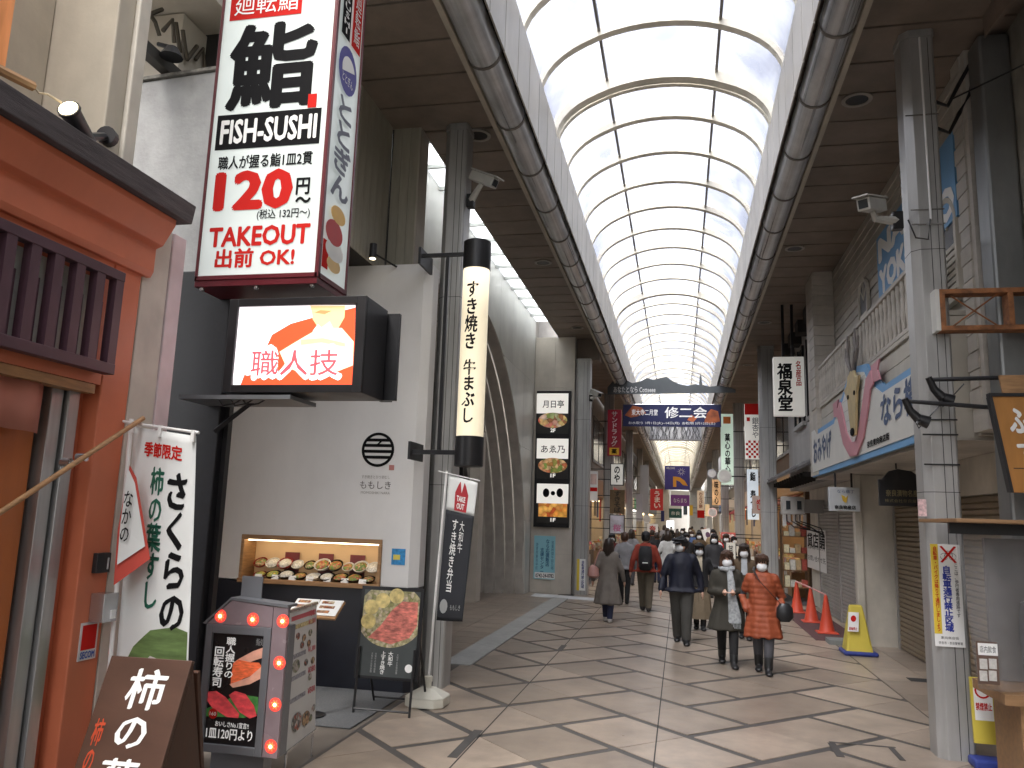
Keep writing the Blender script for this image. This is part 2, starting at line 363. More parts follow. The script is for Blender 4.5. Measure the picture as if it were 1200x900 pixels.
for x, r, lab in ((-1.985, .175, 'left'), (1.485, .17, 'right')):
    t = thing('gutter_pipe', 'long steel gutter pipe running under the %s edge of the glass vault' % lab, 'pipe', (x, 0, 6.78), group='gutter pipes')
    MB().tube([(x, -8 + i * 11.0, 6.76) for i in range(13)], r, 20).build('pipe', M_pipe, t, smooth=True)
    sgn = -1 if x < 0 else 1
    MB().box(x + sgn * r * .93, x + sgn * (r + .045), -8, 120, 6.64, 6.72).build('flange', mat('flange_beige', (.4, .36, .29), .5), t)
    me = MB().tube([(x, -.018, 6.76), (x, .018, 6.76)], r + .014, 20).mesh('clamp_ring', M_ring)
    for i in range(48): piece(me, 'clamp_ring', t, (0, -7.2 + 1.32 * i, 0))
# downlights
for i, (x, y, s) in enumerate([(-2.64, 9.6, 'left'), (2.08, 9.38, 'right'), (2.08, 14.7, 'right'), (-2.67, 15.0, 'left'), (-2.67, 20.5, 'left'), (2.1, 20.3, 'right'), (2.15, 25.9, 'right')]):
    n = {'left': {9.6: 'nearest', 15.0: 'middle', 20.5: 'farthest'}, 'right': {9.38: 'nearest', 14.7: 'second nearest', 20.3: 'third', 25.9: 'farthest'}}[s][y]
    t = thing('downlight', 'round unlit recessed downlight, %s one in the %s ceiling strip' % (n, s), 'downlight', (x, y, SZ), group='recessed downlights')
    MB().lathe((x, y, SZ), [(.17, -.002), (.175, -.018), (.13, -.022), (.125, -.004)], 20).build('trim_ring', mat('trim', (.3, .27, .23), .4), t, smooth=True)
    MB().lathe((x, y, SZ), [(.128, -.003), (.128, -.012)], 20).build('lens', M_blackm, t)

# ================================================================ the glass vault
AX, AZ0, HWID, RISE = (XL + XR) / 2, 7.52, (XR - XL) / 2 + .05, .92
def arc(t, dz=0, sc=1.0):
    a = math.pi * (1 - t); c, s_ = math.cos(a), math.sin(a)
    return (AX + HWID * sc * c, AZ0 + (RISE + dz) * s_)
def vault(y0, nbay, step, big, glass, name, label, ribm, purlm, far=False):
    t = thing(name, label, 'roof', (AX, y0, AZ0))
    def ribmesh(w, h, hd):
        b = MB(); n = 22; k = 0; vsx = []
        for i in range(n + 1):
            q = i / n; xo, zo = arc(q); cx, cz = AX, AZ0
            d = Vector((xo - cx, (zo - cz) * 1.4)).normalized()
            for dy in (-w, w):
                for hh in (hd, -h * (.3 + .7 * min(1, (zo - cz) / .7))): vsx.append((xo + d.x * hh, dy, zo + d.y * hh))
        fs = []
        for i in range(n):
            a, c = i * 4, (i + 1) * 4
            fs += [(a, c, c + 1, a + 1), (a + 2, a + 3, c + 3, c + 2), (a + 1, c + 1, c + 3, a + 3), (a, a + 2, c + 2, c)]
        b.add(vsx, fs); return b.mesh('rib', ribm)
    rm, rb = ribmesh(.06, .1, .02), ribmesh(.085, .17, .03)
    rm2 = ribmesh(.045, .11, .02)
    for i in range(nbay + 1):
        y = y0 + i * step; isb = i % 9 == big
        o = piece(rb if isb else rm, 'rib', t, (0, y, 0))
        if isb:
            piece(rm2, 'rib', t, (0, y + .25, 0))
    cuts = (0, .335, .665, 1)
    for k in range(3):
        b = MB(); n = 8; vv = []
        for i in range(n + 1):
            x, z = arc(cuts[k] + (cuts[k + 1] - cuts[k]) * i / n)
            vv += [(x, -step / 2, z), (x, step / 2, z)]
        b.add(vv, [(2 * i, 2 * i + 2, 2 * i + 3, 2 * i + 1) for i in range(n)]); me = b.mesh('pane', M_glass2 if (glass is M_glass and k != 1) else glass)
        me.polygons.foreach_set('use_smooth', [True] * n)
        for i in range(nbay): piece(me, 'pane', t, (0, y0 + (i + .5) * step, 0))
    for c in cuts[1:3]:
        x, z = arc(c); MB().box(x - .018, x + .018, y0, y0 + nbay * step, z - .045, z + .02).build('purlin', purlm, t)
    return t
ST = 1.235
vault(10.7 - 15 * ST, 44, ST, 6, M_glass, 'arcade_roof', 'long curved glass vault with cream ribs over the shopping street', M_rib, M_purl)
vault(47.0, 40, 1.8, 3, M_poly, 'arcade_roof', 'cream translucent vault continuing beyond the lattice panel far down the street', M_rib, M_purl)
b = MB()
for i in range(46):
    x = XL + .02 + i * .066
    b.tube([(x, 46.5, 6.72), (x + random.uniform(-.25, .3), 46.5, 7.1), (x + random.uniform(-.15, .2), 46.5, 7.55)], .012, 4)
t = thing('lattice_panel', 'grey metal lattice panel closing the end of the glass vault', 'panel', (AX, 46.5, 6.65))
b.build('bar', mat('lattice_grey', (.07, .07, .07), .5, metal=.5), t)
MB().box(XL, XR, 46.46, 46.53, 6.62, 6.7).box(XL, XR, 46.46, 46.53, 7.56, 7.62).build('frame', M_ring, t)
MB().box(XL + .02, XR - .02, 46.55, 46.57, 6.7, 7.56).build('backing', mat('lattice_back', (.4, .4, .4), .6), t)
for x0, x1 in ((-3.4, XL), (XR, 3.0)):
    s = structure(MB().box(x0, x1, 46.7, 120, SZ, SZ + .1).build('ceiling', M_soff))
for x, s in ((XL, 1), (XR, -1)): structure(MB().box(x - .1 * s, x, 46.7, 119, 6.9, 7.6).build('ceiling_fascia', M_fasc))

# ================================================================ columns
def column(x, y, w, d, z1, label, seams=True, poster=None):
    t = thing('steel_column', label, 'column', (x, y, 0), group='clad steel columns along the arcade')
    c = .07; hw, hd = w / 2, d / 2
    pts = [(-hw + c, -hd), (hw - c * .3, -hd), (hw, -hd + c * .3), (hw, hd), (-hw, hd), (-hw, -hd + c)]
    FC = Fr((x, y, 0), (1, 0, 0), (0, 1, 0))
    MB().prism(FC, pts, 0, z1 - .08).build('shaft', M_col, t, bevel=.006)
    MB().prism(FC, [(u * 1.05, v * 1.05) for u, v in pts], z1 - .08, z1 - .002).build('cap', M_col, t, bevel=.004)
    for sx in (.02, .3 * w): MB().box(x + sx - .003, x + sx + .003, y - hd - .0015, y - hd + .002, .02, z1 - .1).build('seam', M_seam, t)
    for z in (2.35, 4.7): MB().prism(FC, [(u * 1.004, v * 1.004) for u, v in pts], z, z + .006).build('joint', M_seam, t)
    return t
colL1 = column(-2.84, 9.4, .30, .30, SZ, 'grey clad steel column beside the tall glowing lantern sign')
colR1 = column(2.385, 8.19, .30, .29, SZ, 'grey steel column on the right carrying the no-cycling poster')
colL2 = column(-2.62, 21.75, .4, .36, 6.42, 'grey steel column beside the three-picture restaurant lightbox')
colR2 = column(2.42, 23.3, .42, .4, SZ, 'grey steel column behind the white hanging sign with black brushwork')
for i, (x, y, l) in enumerate([(-2.8, 32.0, 'left row, behind the maroon vertical sign'), (-2.8, 45.2, 'left row, fourth from the camera'), (-2.8, 57, 'left row, fifth from the camera'), (-2.8, 69, 'left row, sixth from the camera'), (2.42, 34.5, 'right row, behind the pale green sign'), (2.42, 45.5, 'right row, fourth from the camera'), (2.42, 57, 'right row, fifth from the camera'), (2.42, 69, 'right row, sixth from the camera')]):
    column(x, y, .4, .36, SZ, 'distant grey steel column in the ' + l)
# bits on the right column: conduit and straps
MB().tube([(2.40, 8.03, SZ - .1), (2.41, 8.03, 5.0)], .011, 6).build('conduit', M_white, colR1)
for z in (6.1, 5.1, 4.95): MB().box(2.232, 2.538, 8.034, 8.044, z, z + .012).build('strap', M_steel, colR1)
for z in (3.02, 2.88, 2.6): MB().box(2.232, 2.538, 8.034, 8.044, z, z + .014).build('strap', M_black, colR1)
MB().tube([(2.2, 8.02, 5.0), (2.25, 7.98, 4.8), (2.36, 7.98, 4.78), (2.4, 8.02, 5.0)], .008, 6).build('cable', M_black, colR1)
# ================================================================ LEFT: the vermilion shop front
M_orange = mat('vermilion_paint', (.58, .165, .08), .5, var=.08, scale=3, grime=.14)
M_oranged = mat('door_orange', (.46, .13, .03), .45, var=.1, scale=2, stretch=(6, 6, .6), grime=.1)
M_beam = mat('weathered_beam', (.085, .075, .08), .75, var=.35, scale=7, stretch=(8, .6, 8), bump=.5, bscale=40)
M_latt = mat('lattice_purple_brown', (.075, .035, .05), .5, var=.15)
M_mort = mat('grey_mortar', (.36, .36, .36), .8, var=.12, scale=6, bump=.5, bscale=25, grime=.25)
M_beige = mat('beige_pillar', (.52, .47, .38), .65, var=.06, scale=5, bump=.12, grime=.2)
t = thing('vermilion_shop', 'vermilion painted shop front with dark lattice window and weathered beam', 'building', (-3.6, 3, 0))
MB().box(-4.2, -3.5, 0.4, 4.19, 2.72, 3.56).build('wall', M_orange, t)
MB().box(-4.0, -3.5, 4.2, 4.45, 0, 3.558).build('pier', M_orange, t, bevel=.008)
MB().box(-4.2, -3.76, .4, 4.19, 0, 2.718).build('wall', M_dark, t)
d = MB().box(-3.72, -3.66, 2.3, 3.9, .03, 2.7).build('door', M_oranged, t, bevel=.004)
MB().box(-3.658, -3.645, 3.66, 3.78, 1.36, 1.58).box(-3.644, -3.625, 3.71, 3.75, 1.42, 1.53).build('handle', M_steel, d, bevel=.003)
MB().box(-3.659, -3.652, 2.3, 3.42, .9, 1.9).build('notice', mat('cream_paper', (.6, .55, .44), .7), d)
fr = MB().box(-3.74, -3.60, 3.93, 4.02, 0, 2.715).build('frame', mat('aluminium', (.42, .42, .42), .35, metal=.8, stretch=(5, 5, .4)), t, bevel=.004)
MB().box(-3.74, -3.57, 4.035, 4.12, 0, 2.715).build('frame', MATS['aluminium'], t, bevel=.006)
MB().box(-3.73, -3.63, 4.022, 4.033, 0, 2.715).build('gasket', M_black, t)
MB().box(-3.73, -3.62, 4.122, 4.198, 0, 2.716).build('door_jamb', M_orange, t)
for z in (3.6,): pass
cp = [(-3.56, 3.50), (-3.47, 3.50), (-3.45, 3.54), (-3.45, 3.70), (-3.40, 3.72), (-3.32, 3.86), (-3.32, 3.90), (-3.56, 3.90)]
MB().prism(FY(0), cp, -4.5, -.4).build('cornice', M_orange, t, bevel=.004)
MB().prism(FY(0), [(-4.1, 3.905), (-3.27, 3.905), (-3.25, 4.035), (-4.1, 4.06)], -4.6, -.4).build('roof_beam', M_beam, t, bevel=.006)
# lattice window: frame, wide slats in front, shorter ones between
MB().box(-3.47, -3.40, .5, 4.18, 3.37, 3.43).build('lattice_rail', M_latt, t, bevel=.004)
MB().box(-3.47, -3.40, .5, 4.18, 2.78, 2.845).build('lattice_rail', M_latt, t, bevel=.004)
ls = MB().box(-3.46, -3.405, -.034, .034, 2.845, 3.37).mesh('slat', M_latt); lt = MB().box(-3.495, -3.462, -.02, .02, 2.845, 3.22).mesh('slat', M_latt)
for i in range(22):
    y = 4.145 - i * .165; piece(ls, 'slat', t, (0, y, 0)); 
    if i: piece(lt, 'slat', t, (0, y + .085, 0))
MB().box(-3.4992, -3.4965, .5, 4.1, 2.85, 3.36).build('window_pane', mat('frosted', (.5, .52, .5), .3), t)
MB().box(-3.60, -3.50, .5, 4.15, 2.66, 2.715).build('lintel', M_wood, t)
# upper storey
up = thing('upper_storey', 'beige pillar and upper wall above the vermilion shop front', 'building', (-3.9, 4, 4.06))
MB().box(-4.9, -3.52, 3.98, 4.13, 4.06, 9).build('pillar', M_beige, up, bevel=.01)
MB().box(-3.6, -3.49, 4.132, 4.24, 4.03, 9).build('pilaster', mat('pillar_lit_side', (.62, .58, .5), .6, grime=.2), up, bevel=.01)  # side face of the pillar, its lighter shading put into the colour
MB().box(-5.2, -4.0, .4, 3.97, 4.07, 9).build('wall', M_beige, up)
MB().box(-6.5, -4.0, -6, .39, 0, 9).build('wall', M_cream, up)
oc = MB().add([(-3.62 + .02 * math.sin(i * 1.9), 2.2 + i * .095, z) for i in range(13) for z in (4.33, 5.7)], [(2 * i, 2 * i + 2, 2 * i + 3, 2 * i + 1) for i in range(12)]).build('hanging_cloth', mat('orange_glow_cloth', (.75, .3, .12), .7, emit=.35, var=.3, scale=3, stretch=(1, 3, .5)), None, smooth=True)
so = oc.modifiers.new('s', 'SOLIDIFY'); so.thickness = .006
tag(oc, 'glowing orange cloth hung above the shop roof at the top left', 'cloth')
tag(MB().tube([PX(-20, 72, -3.5), PX(38, 101, -3.5)], .028, 8).build('bamboo_rail', M_wood), 'short bamboo rail below the glowing orange cloth', 'pole')
a, b_ = PX(38, 100, -3.5), PX(72, 120, -3.42)
tag(MB().tube([a, a + Vector((.02, .03, -.03)), a.lerp(b_, .5) + Vector((0, 0, .0)), b_], .006, 6).build('rope', mat('rope', (.5, .42, .3), .9)), 'knotted straw rope between bamboo rail and spotlight', 'rope')
# spotlight on the pillar
s0, s1 = PX(80, 127, -3.38), PX(103, 168, -3.44)
t = thing('spotlight', 'lit black cylinder spotlight on the beige pillar above the shop beam', 'lamp', tuple(s1))
dv = (s1 - s0); MB().tube([s0, s0 + dv * .06, s0 + dv * .1, s1], [.062, .064, .056, .05], 16).build('housing', M_blackm, t, smooth=True)
MB().tube([s0 - dv * .012, s0 + dv * .02], .052, 16).build('lens', mat('lamp_warm', (1, .86, .55), .3, var=0, emit=9), t)
MB().tube([s1 - dv * .2, PX(122, 160, -3.5)], .025, 8).build('arm', M_blackm, t)
c = PX(124, 158, -3.5); MB().tube([c, c + Vector((-.015, .05, 0))], .06, 14).build('mount', M_blackm, t)
# noren, bamboo pole
m = MB(); r = (PX(0, 430, -3.56), PX(56, 438, -3.56), PX(46, 508, -3.56), PX(0, 500, -3.56))
n = 10; vv = []
for i in range(n + 1):
    k = -1.2 + 2.2 * i / n
    for a, b_ in ((r[0], r[1]), (r[3], r[2])): p = a + (b_ - a) * k; vv.append((p.x + .02 * math.sin(i * 1.7), p.y, p.z))
o = m.add(vv, [(2 * i, 2 * i + 2, 2 * i + 3, 2 * i + 1) for i in range(n)]).build('shop_curtain', mat('salmon_cloth', (.5, .2, .15), .85, var=.06), None, smooth=True)
o.modifiers.new('s', 'SOLIDIFY').thickness = .004
tag(o, 'salmon pink shop curtain hanging above the orange door', 'curtain')
t = thing('bamboo_pole', 'bent bamboo pole crossing in front of the orange door frame', 'pole', tuple(PX(0, 602, -3.46)))
q0, q1 = PX(-25, 617, -3.46), PX(168, 490, -3.36); MB().tube([q0, q0.lerp(q1, .5), q1], .016, 8).build('pole', M_wood, t, smooth=True)
for px_ in ((83, 542), (101, 536)): c = PX(*px_, -3.44); MB().tube([c, c + Vector((-.06, 0, 0))], .024, 12).build('bracket', M_steel, t)
# small boxes on the pier
t = thing('card_reader', 'small black entry reader on the vermilion pier', 'reader', (-3.5, 4.36, 1.6))
MB().box(-3.499, -3.465, 4.3, 4.42, 1.58, 1.70).build('case', M_black, t, bevel=.004); MB().box(-3.464, -3.462, 4.385, 4.4, 1.60, 1.67).build('indicator', M_steel, t)
t = thing('lock_box', 'stainless lock box on the vermilion pier beside the white banner', 'lock box', (-3.5, 4.4, 1.35))
MB().box(-3.499, -3.4, 4.32, 4.445, 1.29, 1.46).build('case', M_steel, t, bevel=.004); MB().box(-3.399, -3.388, 4.38, 4.42, 1.31, 1.36).build('key_hole', M_white, t)
t = thing('security_sticker', 'red and white security sticker in a pale frame on the pier', 'sticker', (-3.5, 4.36, 1.1))
Fp = FXP(-3.499); MB().rect(Fp, 4.265, 4.415, 1.07, 1.29, 0, .004).build('frame', mat('sticker_pale', (.6, .58, .58), .4), t)
MB().rect(Fp, 4.28, 4.40, 1.13, 1.275, .0045, .006).build('red_field', M_red, t); text(t, 'SECOM', Fp, (4.28, 4.40, 1.08, 1.122), mat('ink_blue', (.03, .08, .35), .5, var=0), .006, .03)

# pale strip, grey mortar block
t = thing('mortar_block', 'narrow pale pilaster with a grey mortar block above the shop beam', 'building', (-3.7, 4.7, 0))
MB().box(-4.2, -3.5, 4.46, 4.72, 0, 3.9).build('pilaster', mat('pilaster_cream', (.55, .52, .46), .65, grime=.2, bump=.1), t, bevel=.006)
MB().box(-4.2, -3.49, 4.725, 4.87, 0, 3.9).build('pilaster', mat('pilaster_pink', (.62, .52, .54), .6, grime=.15), t, bevel=.006)
ML, MR, MF, MK = -4.86, -3.75, 5.76, 6.0
def hexa(x0, x1, y0, y1, zb, zl, zr): return [(x0, y0, zb), (x1, y0, zb), (x1, y0, zr), (x0, y0, zl), (x0, y1, zb), (x1, y1, zb), (x1, y1, zr), (x0, y1, zl)], [(0, 1, 2, 3), (1, 5, 6, 2), (5, 4, 7, 6), (4, 0, 3, 7), (3, 2, 6, 7), (0, 4, 5, 1)]
MB().add(*hexa(ML, MR, MF, MK, 3.9, 5.77, 5.83)).build('block', M_mort, t, bevel=.02)
v_, f_ = hexa(ML - .02, MR + .02, MF - .02, MK + .02, 0, 0, 0)
v_ = [(x, y, (5.775 if x < -4.3 else 5.835) + (.03 if i in (2, 3, 6, 7) else 0)) for i, (x, y, z) in enumerate(v_)]
MB().add(v_, f_).build('coping', mat('coping', (.2, .19, .17), .9, var=.4, scale=20, bump=.6), t)
# building behind with metal letters
t = thing('upper_facade', 'cream upper facade with rusty metal letters behind the grey mortar block', 'building', (-4.8, 7, 5))
MB().box(-6.5, -4.6, 6.02, 8.85, 4.5, 6.62).build('wall', M_cream, t)
MB().box(-6.5, -4.2, 5.2, 8.85, 6.64, 6.75).build('soffit', M_cream, t); MB().box(-6.5, -4.15, 5.2, 8.85, 6.76, 9).build('wall', M_cream, t)
MB().box(-4.598, -4.5, 5.2, 8.8, 5.86, 5.97).build('ledge', mat('ledge_dark', (.05, .045, .04), .6), t)
FA = FXP(-4.6); Mr = mat('letter_bronze', (.09, .075, .055), .5, metal=.5)
def KW(px_, py_): p = PX(px_, py_, -4.58); return (p.y, p.z)
strokes = [[(172, 0), (170, 27)], [(175, 17), (190, 11)], [(176, 17), (182, 26), (187, 42)], [(191, 36), (202, 23), (204, 50)], [(206, 26), (211, 62)], [(214, 35), (219, 70)], [(219, 70), (231, 54)], [(229, 70), (238, 57), (240, 80)]]
for st in strokes:
    p = [PX(x, y, -4.56) for x, y in st]; MB().tube(p, .02, 6).build('lettering', Mr, t)
c = PX(202, 56, -4.4); MB().tube([c, c + Vector((0, 0, -.09))], [.05, .1], 12).tube([c, c + Vector((-.15, 0, .05))], .02, 6).build('lamp', M_blackm, t)
# black post
t = thing('black_post', 'black steel post holding the big sushi sign and the screen', 'post', (-3.8, 5.65, 0))
MB().box(-4.1, -3.53, 5.55, 5.75, 0, 3.9).build('post', mat('post_black', (.008, .008, .011), .45, var=.3, scale=30), t, bevel=.01)
MB().box(-3.528, -3.49, 5.62, 5.68, 0, 3.0).build('cable_cover', M_black, t)

# ================================================================ big sushi sign
def lit(name, col, e): return mat(name, col, .35, var=.0, emit=e)
M_face = mat('sign_face', (.56, .61, .59), .35, var=.1, scale=1.2, emit=.42)
M_mar = mat('maroon_frame', (.10, .008, .014), .35, var=.1)
t = thing('sushi_sign', 'tall lit white box sign with maroon frame and large black sushi character', 'sign', (-3.1, 5.3, 3.7))
X0, X1, Z0, Z1 = -3.625, -2.615, 3.70, 6.55; YS = 5.2; YB = 5.72
MB().box(X0 + .012, X1 - .012, YS + .004, YB - .01, Z0 + .01, Z1 - .01).build('face', M_face, t)
b = MB()
for (x0, x1, z0, z1) in ((X0, X0 + .022, Z0, Z1), (X1 - .022, X1, Z0, Z1), (X0, X1, Z0, Z0 + .035), (X0, X1, Z1 - .03, Z1)): b.box(x0, x1, YS - .008, YS + .03, z0, z1)
b.box(X1 - .004, X1 + .008, YB - .03, YB, Z0, Z1).box(X1 - .004, X1 + .008, YS, YB, Z0, Z0 + .04).box(X1 - .004, X1 + .008, YS - .004, YS + .035, Z0, Z1)
b.box(X0, X1, YS, YB, Z0 - .05, Z0 + .008).build('frame', M_mar, t, bevel=.003)
for x in (X0 + .05, (X0 + X1) / 2, X1 - .05): MB().lathe((x, YS + .03, Z0 - .075), [(.012, 0), (.02, .01), (.02, .025)], 10).build('eye_bolt', M_steel, t)
FS = FY(YS + .003)
def TS(par, s, px, m, **k): return text(par, s, FS, RY(*px, YS), m, .002, **k)
MB().rect(FS, *RY(271, -14, 354, 20, YS), .001, .003).build('red_panel', M_red, t); text(t, '廻転鮨', FS, RY(276, -8, 350, 15, YS), M_wink, .005)
TS(t, '鮨', (268, 26, 371, 127), M_ink, bold=.03)
MB().rect(FS, *RY(361, 110, 371, 126, YS), .003, .005).build('seal', M_red, t)
MB().rect(FS, *RY(254, 131, 375, 172, YS), .001, .003).build('black_panel', M_ink, t); text(t, 'FISH-SUSHI', FS, RY(259, 137, 371, 166, YS), M_wink, .005, .03)
TS(t, '職人が握る鮨1皿2貫', (256, 180, 366, 196), M_ink, bold=.022)
TS(t, '120', (251, 199, 343, 246), M_red, bold=.05); TS(t, '円', (347, 208, 363, 228), M_ink, bold=.03); TS(t, '～', (346, 230, 364, 238), M_ink, bold=.03)
TS(t, '(税込 132円～)', (301, 244, 363, 257), M_ink, bold=.012)
TS(t, 'TAKEOUT', (245, 264, 363, 288), M_red, bold=.035); TS(t, '出前 OK!', (252, 290, 345, 313), M_red, bold=.03)
FSD = FXP(X1 + .001); D = lambda a, b_, z0, z1: (YS + a * .5, YS + b_ * .5, z0, z1)
MB().rect(FSD, *D(.2, .5, 5.75, 6.5), .001, .003).build('black_panel', M_ink, t); text(t, 'FISH-SUSHI'[::1], FSD, D(.25, .45, 5.78, 6.45), M_wink, .005, .02, vert=True)
MB().rect(FSD, *D(.58, .92, 5.75, 6.3), .001, .003).build('red_panel', M_red, t); text(t, '廻転鮨', FSD, D(.64, .86, 5.8, 6.25), M_wink, .005, vert=True)
Mpu = mat('ink_indigo', (.06, .05, .28), .5, var=0)
MB().ell(FSD, YS + .26, 5.5, .17, .2, .001, .003).build('emblem', Mpu, t); MB().ell(FSD, YS + .27, 5.5, .12, .12, .0035, .005, a0=20, a1=200).build('emblem', M_wink, t); text(t, 'ととぎん', FSD, D(.32, .72, 5.38, 5.46), M_wink, .006)
text(t, 'ととぎん', FSD, D(.2, .85, 4.4, 5.26), mat('ink_grey', (.12, .13, .17), .5, var=0), .004, .035, vert=True)
for (c, rr, cl) in (((.55, 4.28), (.13, .07), (.75, .45, .12)), ((.45, 4.12), (.15, .1), (.45, .03, .03)), ((.5, 3.98), (.16, .08), (.75, .74, .7)), ((.5, 3.87), (.12, .06), (.75, .5, .2))):
    MB().ell(FSD, YS + c[0] * .5, c[1], rr[0], rr[1], .001, .0025 + .0004 * c[1]).build('sushi_picture', mat('pic%.2f' % cl[2], cl, .5, var=.1), t)
MB().rect(FSD, *D(.1, .3, 3.8, 4.02), .001, .003).build('red_panel', M_red, t)

# ================================================================ LED screen
t = thing('led_screen', 'black framed lit video screen hanging below the big sushi sign', 'screen', (-2.8, 5.3, 2.8))
x0, x1, z0, z1 = RY(266, 349, 427, 460, YS); xs0, xs1, zs0, zs1 = RY(276, 358, 416, 451, YS)
MB().box(x0, x1, YS + .012, YS + .42, z0, z1).build('cabinet', M_black, t, bevel=.006)
b = MB()
for q in ((x0, xs0, z0, z1), (xs1, x1, z0, z1), (xs0, xs1, z0, zs0), (xs0, xs1, zs1, z1)): b.box(q[0], q[1], YS - .012, YS + .011, q[2], q[3])
b.build('bezel', M_blackm, t, bevel=.003)
for y in (.5, .56): MB().box(x1 - .06, x1 + .03 + (.56 - y), YS + y - .06, YS + y - .02, z0 + .01, z1 - .02).build('rear_fin', M_blackm, t)
FL = FY(YS + .011)
def SP(parent, pts, m, w): return MB().prism(FL, [(PY(x, y, YS).x, PY(x, y, YS).z) for x, y in pts], w, w + .0008).build('screen_image', m, parent)
E_w, E_r, E_s, E_s2 = lit('led_white', (1, .93, .97), 1.15), lit('led_red', (.9, .09, .03), .85), lit('led_skin', (.95, .62, .3), .95), lit('led_skin_light', (1, .8, .52), 1.0)
SP(t, [(276, 358), (416, 357), (414, 451), (272, 451)], E_w, .0002)
SP(t, [(312, 405), (318, 392), (340, 379), (365, 372), (416, 360), (414, 451), (310, 451), (281, 451), (286, 438), (300, 430), (325, 430), (322, 408)], E_r, .0012)
SP(t, [(363, 357.8), (404, 357.8), (403, 372), (396, 384), (384, 391), (374, 386), (366, 374)], E_s, .0022)
SP(t, [(368, 366), (375, 363), (388, 364), (380, 368)], lit('led_mouth', (.75, .3, .12), .8), .0032)
SP(t, [(355, 395), (378, 382), (386, 376), (390, 384), (400, 384), (414, 400), (413, 428), (390, 437), (360, 440), (335, 430), (327, 412), (340, 404)], E_s2, .0036)
SP(t, [(352, 398), (378, 396), (404, 402), (404, 406), (376, 401), (352, 404)], E_s, .0046)
SP(t, [(366, 388), (372, 380), (378, 386), (371, 394)], E_w, .0048)
text(t, '職人技', FL, RY(287, 403, 402, 446, YS), E_w, .0055, .07)
text(t, '職人技', FL, RY(294, 410, 396, 440, YS), lit('led_text_red', (.8, .1, .12), .7), .0075, .006)
MB().box(*RY(212, 456, 342, 466, YS)[:2], YS - .02, YS + .4, z0 - .05, z0 - .02).build('shelf_bracket', mat('bracket_grey', (.17, .18, .19), .4, metal=.4), t)
a, b_ = PY(252, 505, 5.53), PY(302, 466, 5.4); MB().tube([a, b_], .022, 4).build('strut', M_blackm, t)
for k in range(3):
    a = PY(255 + 14 * k, 466, 5.25); MB().tube([a, a + Vector((.05, 0, -.06)), a + Vector((.14, 0, -.045)), a + Vector((.22, 0, .0))], .006, 6).build('cable', M_black, t)

# ================================================================ restaurant with white wall and showcase
YW = 8.9
M_wall = mat('white_wall', (.76, .755, .75), .6, var=.03, scale=2, grime=.08)
M_navy = mat('navy_base', (.012, .014, .022), .35, var=.2, scale=3)
M_plank = mat('vertical_cladding', (.36, .335, .27), .6, var=.12, scale=5, stretch=(4, 4, .4), grime=.25, objrand=.1)
t = thing('restaurant_building', 'white restaurant wall with navy base and clad upper storey', 'building', (-4.3, 9, 0))
cx0, cx1, cz0, cz1 = RY(283, 631, 446, 684, YW)
xr = -3.06
for q in ((-5.66, xr, cz1, 5.03), (-5.66, cx0, cz0, cz1), (cx1, xr, cz0, cz1), (-5.66, xr, 1.16, cz0)):
    MB().box(q[0], q[1], YW, YW + .3, q[2], q[3]).build('wall', M_wall, t)
MB().prism(Fr((0, 0, 0), (1, 0, 0), (0, 1, 0)), [(xr + .001, YW), (-2.965, YW + .09), (-2.965, YW + .3), (xr + .001, YW + .3)], 1.16, 5.03).build('corner_wall', M_wall, t)
MB().box(-6.2, xr, YW + .005, YW + .3, 0, 1.158).build('base_wall', M_navy, t)
MB().prism(Fr((0, 0, 0), (1, 0, 0), (0, 1, 0)), [(xr + .001, YW + .005), (-2.97, YW + .1), (-2.97, YW + .3), (xr + .001, YW + .3)], 0, 1.158).build('base_wall', M_navy, t)
MB().box(-5.72, -5.665, YW - .04, YW + .3, 0, 4.0).build('trim_post', M_black, t)
MB().box(-6.9, -5.73, YW - .02, YW + .2, 1.16, 5.03).build('wall', M_wall, t)
MB().box(-6.9, -5.95, 5.5, 8.85, 0, 5.0).build('side_wall', M_wall, t); MB().box(-5.945, -5.93, 5.5, 8.85, 0, 1.1).build('side_base', M_navy, t)
p = PY(260, 520, 8.4); MB().rect(FXP(-5.94), 8.15, 8.5, 2.75, 3.05, 0, .004).build('notice', M_wink, t)
MB().box(-9, -3.74, 6.4, 9.304, 5.04, 7.1).build('upper_wall', M_dark, t); MB().box(-9, -3.06, YW + .301, 9.5, 0, 5.028).build('rear_wall', M_dark, t)
me = MB().box(-3.738, -3.72, -.097, .097, 5.03, SZ).mesh('plank', M_plank)
for i in range(14): piece(me, 'plank', t, (0, 6.55 + .2 * i - .01, 0))
MB().box(-3.739, -3.36, 9.305, 9.6, 0, SZ + .05).build('upper_wall', M_dark, t)
me = MB().box(-.058, .058, 9.286, 9.304, 5.03, SZ).mesh('plank', M_plank)
for i in range(3): piece(me, 'plank', t, (-3.655 + .12 * i, 0, 0))
MB().box(-3.359, -3.335, 9.28, 9.62, 4.6, SZ - .002).build('corner_board', mat('corner_beige', (.42, .38, .32), .6, grime=.2), t)
